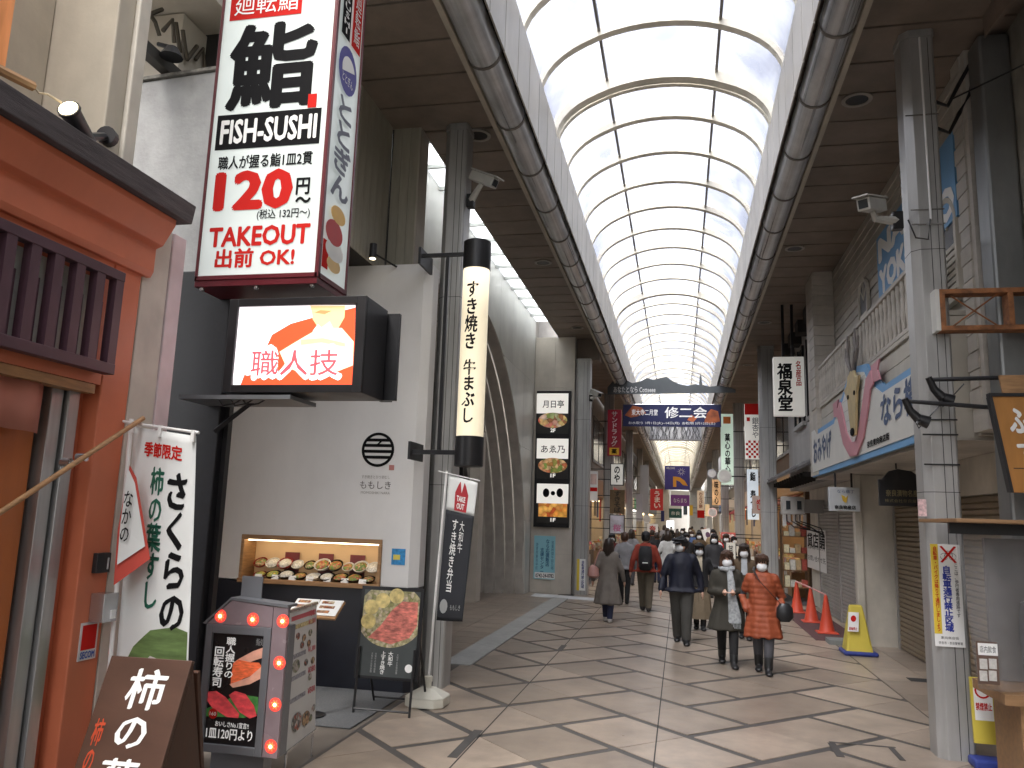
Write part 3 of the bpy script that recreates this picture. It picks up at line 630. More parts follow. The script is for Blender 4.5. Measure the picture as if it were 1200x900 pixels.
# showcase box
sc_ = MB(); dp = .45
sc_.box(cx0 - .03, cx1 + .03, YW + .302, YW + dp + .02, cz0 - .05, cz1 + .05)
M_case = mat('case_wood', (.62, .42, .23), .5, var=.06, emit=.12)
sb = MB().box(cx0, cx1, YW + .27, YW + .299, cz0, cz1).build('showcase_back', M_case, t)
b = MB(); fw = .05
b.box(cx0 - .012, cx1 + .012, YW - .025, YW - .002, cz1 - .035, cz1 + .02).box(cx0 - .012, cx1 + .012, YW - .05, YW + .269, cz0 - .02, cz0 + .03).box(cx0 - .012, cx0 + .028, YW - .025, YW + .269, cz0 + .031, cz1 - .036).box(cx1 - .028, cx1 + .012, YW - .025, YW + .269, cz0 + .031, cz1 - .036)
b.build('showcase_frame', M_wood, t, bevel=.004)
MB().box(cx0 + .05, cx1 - .05, YW + .03, YW + .06, cz1 - .05, cz1 - .036).build('strip_light', mat('strip_light', (1, .82, .55), .3, var=0, emit=9), t)
# logo
FW = FY(YW - .002); lc = PY(443, 527, YW); R_ = .205
b = MB(); n = 40
vv = []
for i in range(n):
    a = 2 * math.pi * i / n
    for rr in (R_, R_ * .84):
        for w in (.001, .004): vv.append(FW.p(lc.x + rr * math.cos(a), lc.z + rr * math.sin(a), w))
b.add(vv, [f for i in range(n) for f in ((4 * i + 1, 4 * i + 3, 4 * ((i + 1) % n) + 3, 4 * ((i + 1) % n) + 1), (4 * i, 4 * i + 1, 4 * ((i + 1) % n) + 1, 4 * ((i + 1) % n)), (4 * i + 3, 4 * i + 2, 4 * ((i + 1) % n) + 2, 4 * ((i + 1) % n) + 3))])
for dz in (.115, .05, -.02, -.09):
    hw = math.sqrt(max(0, (R_ * .9) ** 2 - dz ** 2)); b.rect(FW, lc.x - hw, lc.x + hw, lc.z + dz - .018, lc.z + dz + .018, .0012, .0042)
b.prism(FW, [(lc.x + .03, lc.z + .11), (lc.x + .05, lc.z + .1), (lc.x + .0, lc.z + .055), (lc.x - .02, lc.z + .06)], .0012, .0042).build('logo', M_ink, t)
MB().rect(FW, *RY(456, 545, 462, 551, YW), .001, .003).build('seal', mat('pale_red', (.5, .2, .18), .6, var=0), t)
Mg = mat('ink_mid', (.1, .09, .085), .6, var=0)
text(t, 'すき焼きとひつまむし', FW, RY(424, 557, 457, 561, YW), mat('ink_pale', (.3, .28, .26), .6, var=0)); text(t, 'ももしき', FW, RY(422, 564, 458, 573, YW), Mg); text(t, 'MOMOSHIKI NARA', FW, RY(423, 576, 457, 579, YW), MATS['ink_pale'])
MB().rect(FW, *RY(459, 643, 475, 662, YW), .001, .003).build('sticker', mat('sticker_blue', (.03, .25, .55), .4, var=.3, scale=30), t)
MB().rect(FW, *RY(461, 650, 469, 656, YW), .0035, .0045).build('sticker', mat('sticker_yellow', (.7, .6, .1), .4, var=0), t)
# little spotlight above the wall
c = PY(437, 298, 8.6); t = thing('spotlight', 'small black spotlight on an arm above the white restaurant wall', 'lamp', tuple(c))
MB().tube([c + Vector((0, 0, .13)), c + Vector((0, 0, -.05))], .045, 12).build('housing', M_blackm, t, smooth=True); MB().tube([c + Vector((0, 0, -.052)), c + Vector((0, 0, -.06))], .035, 12).build('lens', MATS['lamp_warm'], t)
MB().tube([c + Vector((.03, 0, 0)), c + Vector((.2, .29, -.07))], .012, 6).build('arm', M_blackm, t)

# dishes in the showcase
random.seed(11)
M_lac = mat('lacquer_black', (.02, .015, .014), .25); M_lacr = mat('lacquer_red', (.25, .02, .02), .3); M_cer = mat('ceramic_white', (.72, .7, .66), .3)
foods = [food_mat('beef', [(.35, .06, .03), (.5, .14, .06), (.6, .3, .12), (.2, .3, .05)], 45), food_mat('rice', [(.75, .73, .66), (.7, .68, .6), (.8, .78, .72)], 60), food_mat('egg', [(.75, .5, .06), (.7, .6, .2), (.3, .4, .08)], 40), food_mat('stew', [(.25, .1, .04), (.5, .2, .08), (.65, .5, .3), (.1, .2, .03)], 50)]
nm = ['first', 'second', 'third', 'fourth', 'fifth', 'sixth', 'seventh', 'eighth', 'ninth', 'tenth']
fn = ['sliced beef', 'white rice', 'golden egg', 'simmered stew']; bn = {0: 'black lacquer', 1: 'white ceramic', 2: 'red lacquer'}
def dish(x, y, z, r, bi, fi, tilt, lab):
    t = thing('food_bowl', lab, 'bowl', (x, y, z), group='sample dishes in the showcase')
    Rm = Matrix.Rotation(math.radians(tilt), 3, 'X')
    b = MB().lathe((0, 0, 0), [(r * .5, 0), (r * .9, r * .35), (r, r * .62), (r * .93, r * .62), (r * .85, r * .45)], 14)
    b.v = [tuple(Rm @ Vector(v) + Vector((x, y, z))) for v in b.v]; b.build('bowl', [M_lac, M_cer, M_lacr][bi], t, smooth=True)
    f = MB().ball((0, 0, r * .42), (r * .84, r * .84, r * .42), 12, 8); f.v = [tuple(Rm @ Vector(v) + Vector((x, y, z))) for v in f.v]; f.build('food', foods[fi], t, smooth=True)
W_ = cx1 - cx0
for i in range(10):
    dish(cx0 + W_ * (.09 + .092 * i), YW + .2, cz0 + .17, random.uniform(.075, .105), random.choice((0, 1, 1, 2)), random.randrange(4), 38, '%s bowl from the left in the back row of the showcase' % nm[i].capitalize())
for i in range(9):
    bi, fi = random.choice((0, 1, 2, 0)), random.choice((0, 3, 0, 2, 1))
    dish(cx0 + W_ * (.12 + .098 * i), YW + .1, cz0 + .035, random.uniform(.08, .105), bi, fi, 22, '%s bowl of %s, %s from left in showcase front row' % (bn[bi], fn[fi], nm[i]))
for i in range(7):
    x = cx0 + W_ * (.13 + .125 * i); o = MB().add([(x - .045, YW + .0, cz0 + .031), (x + .045, YW + .0, cz0 + .031), (x + .045, YW + .02, cz0 + .08), (x - .045, YW + .02, cz0 + .08), (x - .045, YW + .03, cz0 + .031), (x + .045, YW + .03, cz0 + .031)], [(0, 1, 2, 3), (3, 2, 5, 4), (0, 4, 5, 1), (0, 3, 4), (1, 5, 2)]).build('price_card', M_wink)
    tag(o, 'small white price card, %s from the left along the showcase front' % nm[i], 'card', 'showcase price cards')
for i, fx in enumerate((.3, .55, .78)):
    x = cx0 + W_ * fx; o = MB().box(x - .09, x + .1, YW + .24, YW + .252, cz0 + .05, cz0 + .34).build('menu_plate', mat('plate_maroon', (.16, .03, .03), .4)); tag(o, '%s dark red tray stood upright behind the showcase bowls, counted from left' % nm[i].capitalize(), 'tray', 'showcase trays')

# ================================================================ tall lantern sign
YL = 8.5; lx = -2.29; lr = .152
t = thing('lantern_sign', 'tall glowing cylindrical lantern sign with black caps and brush lettering', 'sign', (lx, YL, 2.53))
MB().lathe((lx, YL, 0), [(lr * .98, 2.53), (lr * 1.06, 2.54), (lr * 1.06, 2.86), (lr, 2.862)], 28).build('lower_cap', M_blackm, t, smooth=True)
MB().lathe((lx, YL, 0), [(lr, 4.79), (lr * 1.06, 4.792), (lr * 1.06, 5.12), (lr * .98, 5.13)], 28).build('upper_cap', M_blackm, t, smooth=True)
m_ = mat('lantern_shade', (.82, .72, .52), .5, var=0, emit=.75)
nt = m_.node_tree; tcx = nt.nodes.new('ShaderNodeTexCoord'); sp = nt.nodes.new('ShaderNodeSeparateXYZ'); nt.links.new(tcx.outputs['Object'], sp.inputs[0]); mrr = nt.nodes.new('ShaderNodeMapRange')
mrr.inputs['From Min'].default_value = 4.2; mrr.inputs['From Max'].default_value = 4.79; mrr.inputs['To Min'].default_value = .62 / GAIN; mrr.inputs['To Max'].default_value = 1.5 / GAIN; mrr.interpolation_type = 'SMOOTHSTEP'
nt.links.new(sp.outputs['Z'], mrr.inputs['Value']); nt.links.new(mrr.outputs[0], nt.nodes['Principled BSDF'].inputs['Emission Strength'])
MB().lathe((lx, YL, 0), [(lr, 2.863), (lr, 4.789)], 28).build('shade', m_, t, smooth=True)
for s_, za, zb in (('すき焼き', 3.83, 4.62), ('牛まぶし', 3.0, 3.72)):
    o = text(t, s_, FY(YL), (lx - .075, lx + .075, za, zb), M_ink, .0, brush=.035, vert=True)
    for v in o.data.vertices: v.co.y = YL - math.sqrt(max(1e-4, (lr + .003) ** 2 - (v.co.x - lx) ** 2)) + (v.co.y - YL)
MB().box(-2.97, lx, YL - .02, YL + .02, 4.97, 5.01).box(-2.97, lx, YL - .02, YL + .02, 2.66, 2.71).box(-2.66, -2.62, YL - .019, YL + .019, 2.711, 4.969).build('bracket', M_blackm, t)
for z in (4.88, 2.6): MB().box(-2.985, -2.955, YL - .06, YL + .4, z, z + .2).build('mount_plate', M_black, t)
# CCTV cameras
def cctv(c, d, label, armto):
    t = thing('security_camera', label, 'camera', tuple(armto)); c, d = Vector(c), Vector(d).normalized()
    fr_ = Fr(c, d.cross(Vector((0, 0, 1))), d.cross(Vector((0, 0, 1))).cross(d) * 1)
    fr_.n = -d
    Mw = mat('camera_housing', (.5, .5, .47), .4, grime=.1)
    MB().rect(fr_, -.065, .065, -.06, .065, -.2, .2).build('housing', Mw, t, bevel=.012)
    MB().rect(fr_, -.08, .08, .067, .082, -.26, .22).build('sun_shield', Mw, t, bevel=.006)
    MB().rect(fr_, -.045, .045, -.04, .045, -.206, -.195).build('window', M_win, t)
    MB().tube([c - fr_.y * .06, c - fr_.y * .13 + d * -.02, Vector(armto)], [.03, .035, .05], 8).build('arm', Mw, t)
    MB().box(armto[0] - .05, armto[0] + .05, armto[1] - .05, armto[1] + .05, armto[2] - .09, armto[2] + .09).build('mount', M_blackm, t, bevel=.01)
cctv((-2.42, 9.15, 6.2), (.75, -.3, -.42), 'white security camera on an arm of the left column above the lantern', (-2.62, 9.3, 5.98))
cctv((1.86, 7.95, 5.14), (-.55, -.75, -.22), 'white security camera on an arm of the right near column', (2.12, 8.1, 5.02))
cctv((-2.25, 21.4, 5.4), (.6, -.7, -.35), 'small far security camera on the column by the restaurant lightbox', (-2.4, 21.6, 5.3))
# ================================================================ stone building with the great arch
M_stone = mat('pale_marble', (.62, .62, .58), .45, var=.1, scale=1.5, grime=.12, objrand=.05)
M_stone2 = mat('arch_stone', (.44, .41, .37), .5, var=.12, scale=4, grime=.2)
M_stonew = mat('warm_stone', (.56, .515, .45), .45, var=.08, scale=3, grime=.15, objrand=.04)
t = thing('stone_building', 'pale marble building with a great fluted arch and skylit side wall', 'building', (-4, 15, 0))
BX = -4.0; AY, AA, AB = 14.8, 6.2, 6.35
def el(a, k): return (AY + (AA - k) * math.cos(a), (AB - k) * math.sin(a))
# wall face round the arch: pieces bounded by the ellipse, cut into panels
FB = FXP(BX)
ys = [9.62 + i * (21.58 - 9.62) / 8 for i in range(9)]
def zarc(y):
    q = 1 - ((y - AY) / AA) ** 2; return AB * math.sqrt(q) if q > 0 else 0
zrow = [0, 1.9, 3.8, 5.7, 7.75]
for i in range(8):
    for j in range(4):
        y0, y1, z0, z1 = ys[i] + .003, ys[i + 1] - .003, zrow[j] + .003, zrow[j + 1] - .003
        n = 8; low = []
        for k in range(n + 1):
            y = y0 + (y1 - y0) * k / n; low.append((y, max(z0, zarc(y))))
        if all(z >= z1 - .01 for y, z in low): continue
        pts = [(y, min(z, z1 - .001)) for y, z in low]
        if j < 3:
            good = [(y, z) for y, z in pts if z < z1 - .002]
            if len(good) < 2: continue
            pts = good; 
        MB().prism(FB, pts + [(pts[-1][0], z1), (pts[0][0], z1)], -.1, 0).build('wall_panel', M_stone, t)
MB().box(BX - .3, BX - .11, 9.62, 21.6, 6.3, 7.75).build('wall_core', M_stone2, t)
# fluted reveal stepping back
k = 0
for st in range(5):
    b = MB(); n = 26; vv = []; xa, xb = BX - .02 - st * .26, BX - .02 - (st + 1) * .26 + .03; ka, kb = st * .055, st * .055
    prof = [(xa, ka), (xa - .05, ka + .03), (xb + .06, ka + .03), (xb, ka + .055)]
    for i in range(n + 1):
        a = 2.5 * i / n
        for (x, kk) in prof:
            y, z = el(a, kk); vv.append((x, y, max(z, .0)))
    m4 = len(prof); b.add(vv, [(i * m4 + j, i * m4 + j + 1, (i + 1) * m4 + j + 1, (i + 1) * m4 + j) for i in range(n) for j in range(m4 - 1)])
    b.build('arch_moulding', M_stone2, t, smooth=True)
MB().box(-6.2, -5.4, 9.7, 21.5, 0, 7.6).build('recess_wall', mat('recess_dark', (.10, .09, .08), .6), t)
me = MB().box(-5.39, -5.3, -.05, .05, 0, 5).mesh('mullion', M_blackm)
for y in (17.2, 18.2, 19.2, 20.2): piece(me, 'mullion', t, (0, y, 0))
MB().box(-5.385, -5.34, 16.2, 20.9, 0.1, 4.9).build('glazing', M_win, t)
MB().box(-4.9, -4.65, 18.35, 18.8, 0, 4).build('inner_pillar', M_stonew, t); MB().box(-5.2, -4.95, 16.5, 16.8, .3, 1.9).build('orange_poster', mat('poster_orange', (.5, .2, .03), .6), t)
# return wall with panels
RW = 21.6
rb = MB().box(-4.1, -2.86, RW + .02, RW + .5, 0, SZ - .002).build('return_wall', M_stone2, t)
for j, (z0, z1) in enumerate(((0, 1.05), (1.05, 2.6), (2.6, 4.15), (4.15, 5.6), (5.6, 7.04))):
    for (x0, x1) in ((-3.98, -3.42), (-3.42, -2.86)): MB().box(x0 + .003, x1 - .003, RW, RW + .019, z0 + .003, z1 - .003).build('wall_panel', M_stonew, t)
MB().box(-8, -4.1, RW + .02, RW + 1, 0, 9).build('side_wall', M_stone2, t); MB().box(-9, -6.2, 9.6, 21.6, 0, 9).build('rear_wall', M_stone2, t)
# skylight strip beside the soffit
t = thing('skylight', 'strip skylight of white glass beside the left ceiling by the marble wall', 'skylight', (-3.7, 15, 7.5))
M_sk = glass_mat('skylight_glass', (.95, .97, .95), .8, .1)
for i in range(14):
    y = 9.64 + i * .854; MB().box(BX + .002, -3.34, y + .02, y + .834, 7.5, 7.512).build('pane', M_sk, t)
    MB().box(BX + .002, -3.34, y - .03, y + .02, 7.44, 7.53).build('bar', mat('skylight_bar', (.5, .52, .5), .5), t)
MB().box(-3.36, -3.335, 9.62, 21.6, SZ + .12, 7.6).build('kerb', MATS['skylight_bar'], t)
# restaurant lightbox
YR = RW - .1
t = thing('restaurant_lightbox', 'black framed lit lightbox of three restaurant pictures on the stone wall', 'lightbox', (-3.4, YR, 1.7))
r = RY(627, 458, 668, 618, YR); MB().box(r[0], r[1], YR, RW - .002, r[2], r[3]).build('frame', M_blackm, t, bevel=.01)
FR_ = FY(YR - .001); M_lw = lit('lightbox_white', (.86, .83, .77), .62); M_ld = mat('lightbox_dark', (.03, .028, .026), .4, var=.1)
pans = [(461, 508), (514, 561), (567, 613)]
fm = [food_mat('pic_salad', [(.6, .1, .06), (.75, .65, .5), (.2, .3, .06), (.75, .5, .2), (.3, .12, .05)], 9, .5), food_mat('pic_noodle', [(.65, .35, .15), (.7, .5, .25), (.5, .12, .05), (.2, .3, .06)], 11, .5), food_mat('pic_grill', [(.8, .2, .03), (.7, .35, .06), (.5, .08, .02), (.85, .45, .1)], 8, .6)]
for k, ((y0, y1), tx) in enumerate(zip(pans, ('月日亭', 'あゑ乃', '0○0'))):
    h = y1 - y0
    p = MB().rect(FR_, *RY(629, y0, 666, y0 + h * .5, YR), 0, .004).build('title_panel', M_lw, t)
    MB().rect(FR_, *RY(629, y0 + h * .5 + .3, 666, y1, YR), 0, .004).build('picture_panel', M_ld, t)
    if k < 2:
        text(t, tx, FR_, RY(636 - 2 * k, y0 + 8, 661 + k, y0 + 17, YR), M_ink, .005, brush=.015)
        q = RY(630, y0 + h * .48, 665.5, y0 + h * .86, YR); MB().ell(FR_, (q[0] + q[1]) / 2, (q[2] + q[3]) / 2, (q[1] - q[0]) * .48, (q[3] - q[2]) * .5, .0045, .006).build('picture', fm[k], t)
    else:
        for xx in (640, 656): q = RY(xx - 4, y0 + 6, xx + 4, y0 + 15, YR); MB().ell(FR_, (q[0] + q[1]) / 2, (q[2] + q[3]) / 2, .09, .12, .005, .007).build('icon', M_ink, t)
        q = RY(648 - 3, y0 + 8, 648 + 3, y0 + 14, YR); MB().ell(FR_, (q[0] + q[1]) / 2, (q[2] + q[3]) / 2, .06, .06, .005, .007).build('icon', M_ink, t)
        MB().rect(FR_, *RY(631, y0 + h * .5, 664.5, y0 + h * .84, YR), .0045, .006).build('picture', fm[2], t)
    text(t, '2F' if k == 0 else '1F', FR_, RY(645, y1 - 6, 651, y1 - 1.5, YR), M_lw, .006, .04)
t = thing('wall_notice', 'light blue notice board with phone number on the stone wall', 'notice', (-3.5, YR, .5))
r = RY(625, 628, 650, 679, YR); M_lb = mat('notice_blue', (.28, .58, .66), .5, var=.04)
FN = FY(RW - .02); MB().rect(FN, *r, 0, .018).build('board', M_lb, t, bevel=.003); Mtl = mat('ink_teal', (.01, .1, .22), .5, var=0)
text(t, 'なら応援飯店', FN, RY(639, 632, 643.5, 664, YR), Mtl, .02, .02, vert=True); text(t, '支援センター', FN, RY(632.5, 642, 637, 670, YR), Mtl, .02, .02, vert=True)
text(t, '奈良市東向中町', FN, RY(627.5, 636, 630, 668, YR), Mtl, .02, vert=True); text(t, '営業時間午前九時', FN, RY(645.5, 634, 648.5, 668, YR), Mtl, .02, vert=True)
MB().rect(FN, *RY(626, 671, 649.5, 678, YR), .0185, .0195).build('white_strip', M_wink, t); text(t, '0742-24-0782', FN, RY(627, 672.5, 648.5, 677, YR), M_ink, .021, .02)
t = thing('column_notice', 'narrow yellow and white notice on the column beside the stone wall', 'notice', (-2.6, 21.5, .5))
FN = FY(21.75 - .19); r = RY(676, 655, 686, 692, 21.56); MB().rect(FN, *r, 0, .012).build('board', M_wink, t); MB().rect(FN, r[0], r[0] + (r[1] - r[0]) * .3, r[2], r[3], .0125, .014).build('yellow_strip', mat('ink_yellow', (.75, .55, .05), .5, var=0), t); text(t, '自転車通行禁止区域', FN, (r[0] + .12, r[1] - .03, r[2] + .06, r[3] - .04), mat('ink_navy', (.02, .03, .2), .5, var=0), .015, .02, vert=True)

# ================================================================ LEFT: things on the pavement
def cloth(name, pts4, nu, nv, m, parent, amp=.02, thick=.002, ph=0., freq=2.2):
    """a hanging cloth between four corners (tl,tr,br,bl) with soft vertical folds"""
    tl, tr, br, bl = [Vector(p) for p in pts4]; nrm = (tr - tl).cross(bl - tl).normalized(); vv = []
    for j in range(nv + 1):
        for i in range(nu + 1):
            a, c = i / nu, j / nv; p = tl.lerp(tr, a).lerp(bl.lerp(br, a), c)
            p += nrm * amp * (.25 + c) * math.sin(a * math.pi * freq + ph + 1.5 * c) + nrm * amp * .4 * math.sin(5 * c + 7 * a + ph); vv.append(p)
    b = MB().add(vv, [(j * (nu + 1) + i, (j + 1) * (nu + 1) + i, (j + 1) * (nu + 1) + i + 1, j * (nu + 1) + i + 1) for j in range(nv) for i in range(nu)])
    o = b.build(name, m, parent, smooth=True); s = o.modifiers.new('s', 'SOLIDIFY'); s.thickness = thick; s.offset = 0
    def at(a, c, w=0):
        p = tl.lerp(tr, a).lerp(bl.lerp(br, a), c); return p + nrm * (amp * (.25 + c) * math.sin(a * math.pi * freq + ph + 1.5 * c) + amp * .4 * math.sin(5 * c + 7 * a + ph)) - nrm * w
    return o, at
def drape(o, at, w=.004):
    """lay lettering built in the unit square (u right, v up from the bottom) onto a cloth"""
    for v in o.data.vertices: p = at(v.co.x, 1 - v.co.z, w + v.co.y * -1); v.co = p
UF = Fr((0, 0, 0), (1, 0, 0))
M_ban = mat('banner_white', (.72, .74, .73), .8, var=.03)
t = thing('nobori_banner', 'tall white banner with green and black brush writing by the shop', 'banner', (-3.4, 4.4, 0))
YN = 4.4; tl, tr, br, bl = PY(151, 499, YN), PY(229, 511, YN), PY(219, 776, YN), PY(128, 772, YN)
tl.y += .05; bl.y += .05
bl_ = bl + (bl - tl) * .25; br_ = br + (br - tr) * .25
_, at = cloth('cloth', (tl, tr, br_, bl_), 16, 30, M_ban, t, .018)
def BT(s, rect, m, **k):
    o = text(t, s, UF, rect, m, 0, **k); drape(o, at)
M_gr = mat('ink_green', (.01, .11, .07), .6, var=0)
BT('季節限定', (.18, .82, .9, .955), M_red, bold=.03); MB_ = None
BT('さくらの', (.6, .92, .3, .86), M_ink, vert=True, brush=.05)
BT('柿の葉すし', (.33, .58, .37, .87), M_gr, vert=True, brush=.04)
b = MB(); P_ = [(.05, .14), (.25, .24), (.5, .3), (.8, .315), (.98, .3), (.98, .0), (.02, .0)]
def flat(parent, name, pts, m, w=.003, n=10):
    c = (sum(p[0] for p in pts) / len(pts), sum(p[1] for p in pts) / len(pts)); vv = [at(c[0], 1 - c[1], w)]; L_ = []
    for i in range(len(pts)):
        a, b_ = pts[i], pts[(i + 1) % len(pts)]
        for k in range(3): L_.append((a[0] + (b_[0] - a[0]) * k / 3, a[1] + (b_[1] - a[1]) * k / 3))
    N_ = len(L_); rings = 4; vv = []
    for rg in range(rings + 1):
        for (x, y) in L_: vv.append(at(c[0] + (x - c[0]) * rg / rings, 1 - (c[1] + (y - c[1]) * rg / rings), w))
    fs = [(rg * N_ + i, rg * N_ + (i + 1) % N_, (rg + 1) * N_ + (i + 1) % N_, (rg + 1) * N_ + i) for rg in range(rings) for i in range(N_)]
    return MB().add(vv, fs).build(name, m, parent)
flat(t, 'leaf_picture', P_, mat('leaf_print', (.12, .19, .06), .7, var=.35, scale=6, stretch=(1, 1, 5)), .003)
flat(t, 'sushi_picture', [(.35, .04), (.36, .17), (.52, .215), (.68, .2), (.82, .14), (.9, .16), (.96, .06), (.95, 0.0), (.4, 0.0)], mat('rice_print', (.6, .55, .55), .7, var=.15, scale=14), .0055)
flat(t, 'sushi_picture', [(.42, .13), (.55, .165), (.66, .14), (.6, .1), (.47, .095)], mat('topping_print', (.3, .27, .33), .7, var=.5, scale=30), .0075)
c0 = PY(120, 790, YN); MB().tube([bl + Vector((-.03, 0, -1.05)), bl + Vector((-.03, 0, 0)), tl + Vector((-.025, 0, .05))], .014, 8).build('pole', M_white, t, smooth=True)
MB().tube([PY(96, 483, YN) , tl + Vector((0, -.01, .02)), tr + Vector((.03, -.01, .02))], .009, 8).build('arm', M_white, t)
for k in (.0, .45, .98): p = tl.lerp(tr, k); MB().box(p.x - .012, p.x + .012, p.y - .02, p.y, p.z - .04, p.z + .035).build('loop', M_white, t)
# folded corner with red border
m = MB(); q = [PY(152, 545, YN - .08), PY(160, 560, YN - .08), PY(176, 655, YN - .1), PY(133, 686, YN - .1), PY(138, 620, YN - .08)]
c = sum(q, Vector()) / 5; o = m.add(q, [(0, 4, 3, 2, 1)]).build('flap', mat('flag_red', (.5, .07, .05), .8, var=.1), t)
m = MB(); q = [PY(150, 548, YN - .085), PY(158, 566, YN - .085), PY(170, 640, YN - .105), PY(137, 662, YN - .105), PY(141, 615, YN - .085)]
m.add(q, [(0, 4, 3, 2, 1)]).build('flap', M_ban, t); text(t, 'なかの', FY(YN - .11), RY(143, 575, 154, 635, YN - .11), M_ink, .001, vert=True, brush=.02)

# brown A-board
t = thing('a_board', 'brown wooden A-board with white brush characters by the shop', 'signboard', (-2.72, 3.8, 0))
M_brn = mat('brown_board', (.075, .032, .018), .5, var=.2, scale=3, stretch=(1, 6, 1), bump=.05)
top, bot = Vector((-2.675, 3.8, 1.22)), Vector((-2.72, 3.42, 0)); upv = (top - bot); L_ = upv.length
FA = Fr(bot, (1, .05, 0), upv); hw = .228
MB().rect(FA, -hw, hw, 0, L_, -.03, 0).build('front_panel', M_brn, t, bevel=.004)
fb = Fr(Vector((-2.72, 4.2, 0)), (1, .05, 0), Vector((-2.675, 3.84, 1.21)) - Vector((-2.72, 4.2, 0))); MB().rect(fb, -hw, hw, 0, 1.2, -.03, 0).build('back_panel', M_brn, t, bevel=.004)
MB().add([FA.p(hw, .02, -.03), FA.p(hw, L_ - .03, -.03), fb.p(hw, .02, -.005), FA.p(hw - .02, .02, -.03), FA.p(hw - .02, L_ - .03, -.03), fb.p(hw - .02, .02, -.005)], [(0, 2, 1), (3, 4, 5), (0, 1, 4, 3), (1, 2, 5, 4), (2, 0, 3, 5)]).build('side_panel', M_brn, t)
text(t, '柿', FA, (-.08, .13, L_ - .25, L_ - .05), M_wink, .002, brush=.025); text(t, 'の', FA, (-.07, .10, L_ - .43, L_ - .28), M_wink, .002, brush=.035); text(t, '葉', FA, (-.09, .12, L_ - .67, L_ - .47), M_wink, .002, brush=.025); text(t, 'すし', FA, (-.08, .1, L_ - 1.1, L_ - .71), M_wink, .002, brush=.03, vert=True)
text(t, '柿の葉すし', FA, (-.19, -.135, .35, L_ - .3), mat('ink_orange', (.5, .06, .015), .6, var=0), .002, bold=.015, vert=True)

# LED display stand
YD = 5.2
t = thing('led_display_stand', 'grey display stand with sushi poster and blinking red lamps', 'display stand', (-3.0, 5.3, 0))
M_lg = mat('stand_grey', (.20, .21, .23), .4, metal=.4, var=.06)
x0, x1, z0, z1 = RY(236, 733, 313, 884, YD); xr_ = RY(322, 730, 331, 886, YD)[1]
MB().box(x0, xr_, YD + .03, YD + .13, z0, z1 + .02).build('cabinet', M_lg, t, bevel=.006)
b = MB(); ix0, ix1, iz0, iz1 = RY(243.5, 743, 304.5, 874, YD)
for q in ((x0, ix0, z0, z1), (ix1, x1, z0, z1), (ix0, ix1, z0, iz0), (ix0, ix1, iz1, z1)): b.box(q[0], q[1], YD - .01, YD + .029, q[2], q[3])
b.build('frame', M_lg, t, bevel=.004)
MB().box(ix0, ix1, YD + .012, YD + .028, iz0, iz1).build('poster', mat('poster_black', (.012, .011, .012), .3, emit=.0), t)
M_acr = mat('acrylic_strip', (.22, .17, .185), .25, var=.15, emit=.06)
MB().box(x1 + .003, xr_, YD - .004, YD + .029, z0, z1 + .14).build('acrylic_strip', M_acr, t, bevel=.004)
FD = FY(YD + .028)
m = MB().prism(FY(YD), [(x0, z1 + .004), (x1, z1 + .004), (x1, z1 + .14), (x0 + .18, z1 + .17)], -.029, .004).build('acrylic_strip', M_acr, t)
MB().prism(FY(YD), [(x0 - .01, z1 + .0), (x0 + .17, z1 + .172), (xr_, z1 + .142), (xr_, z1 + .16), (x0 + .17, z1 + .19), (x0 - .03, z1 + .005)], -.13, .01).build('top_trim', M_lg, t)
MB().box(x0 + .18, x0 + .34, YD + .1, YD + .112, z1 + .16, z1 + .33).build('top_plate', M_lg, t)
M_led = lit('led_red_lamp', (1, .06, .02), 6)
M_led2 = mat('led_core', (1, .75, .25), .4, var=0, emit=9)
for i, (px_, py_) in enumerate(((258, 722), (296, 726), (331, 728), (327, 777), (322, 826), (317, 875))):
    p = PY(px_, py_, YD - .01); f = FY(YD - .0045)
    pts = [(p.x + (.034 if k % 2 else .017) * math.cos(k * math.pi / 8), p.z + (.034 if k % 2 else .017) * math.sin(k * math.pi / 8)) for k in range(16)]
    l_ = MB().prism(f, pts, 0, .006).build('warning_lamp', M_led, t); MB().ell(f, p.x, p.z, .012, .012, .0065, .009, 10).build('lamp_core', M_led2, l_)
    MB().ell(f, p.x, p.z, .046, .046, -.001, .0005, 16).build('lamp_glow', mat('lamp_glow_red', (.8, .07, .05), .4, var=0, emit=.9), t)  # red glow round each lamp, put in as an emissive disc on the acrylic
FDp = FY(YD + .0115)
def DP(name, pts, m, w): return MB().prism(FDp, [(PY(x, y, YD + .0115).x, PY(x, y, YD + .0115).z) for x, y in pts], w, w + .0008).build(name, m, t)
def C2(x, y): return (200 + x / 4.09, 680 + y / 4.09)
sk = mat('print_skin', (.72, .36, .26), .45, var=.12, scale=20, emit=.18); sal = mat('print_salmon', (.75, .14, .05), .4, var=.3, scale=25, stretch=(1, 1, 3), emit=.25); tun = mat('print_tuna', (.62, .06, .07), .4, var=.35, scale=18, stretch=(1, 1, 2), emit=.25); leaf = mat('print_leaf', (.06, .22, .05), .5, var=.4, scale=20, emit=.12)
e2 = mat('print_white', (.85, .85, .83), .5, var=0, emit=.25)
DP('picture', [C2(x, y) for x, y in ((300, 395), (330, 375), (395, 340), (450, 320), (440, 372), (400, 385), (330, 415))], sk, .001)
DP('picture', [C2(x, y) for x, y in ((288, 500), (290, 465), (300, 400), (325, 380), (380, 392), (425, 395), (440, 420), (420, 450), (350, 470), (320, 490))], sal, .0018)
DP('picture', [C2(x, y) for x, y in ((282, 498), (320, 485), (380, 462), (438, 412), (434, 470), (380, 498), (300, 515))], sk, .0026)
DP('picture', [C2(x, y) for x, y in ((330, 545), (420, 560), (418, 640), (350, 660), (155, 650), (160, 620))], leaf, .001)
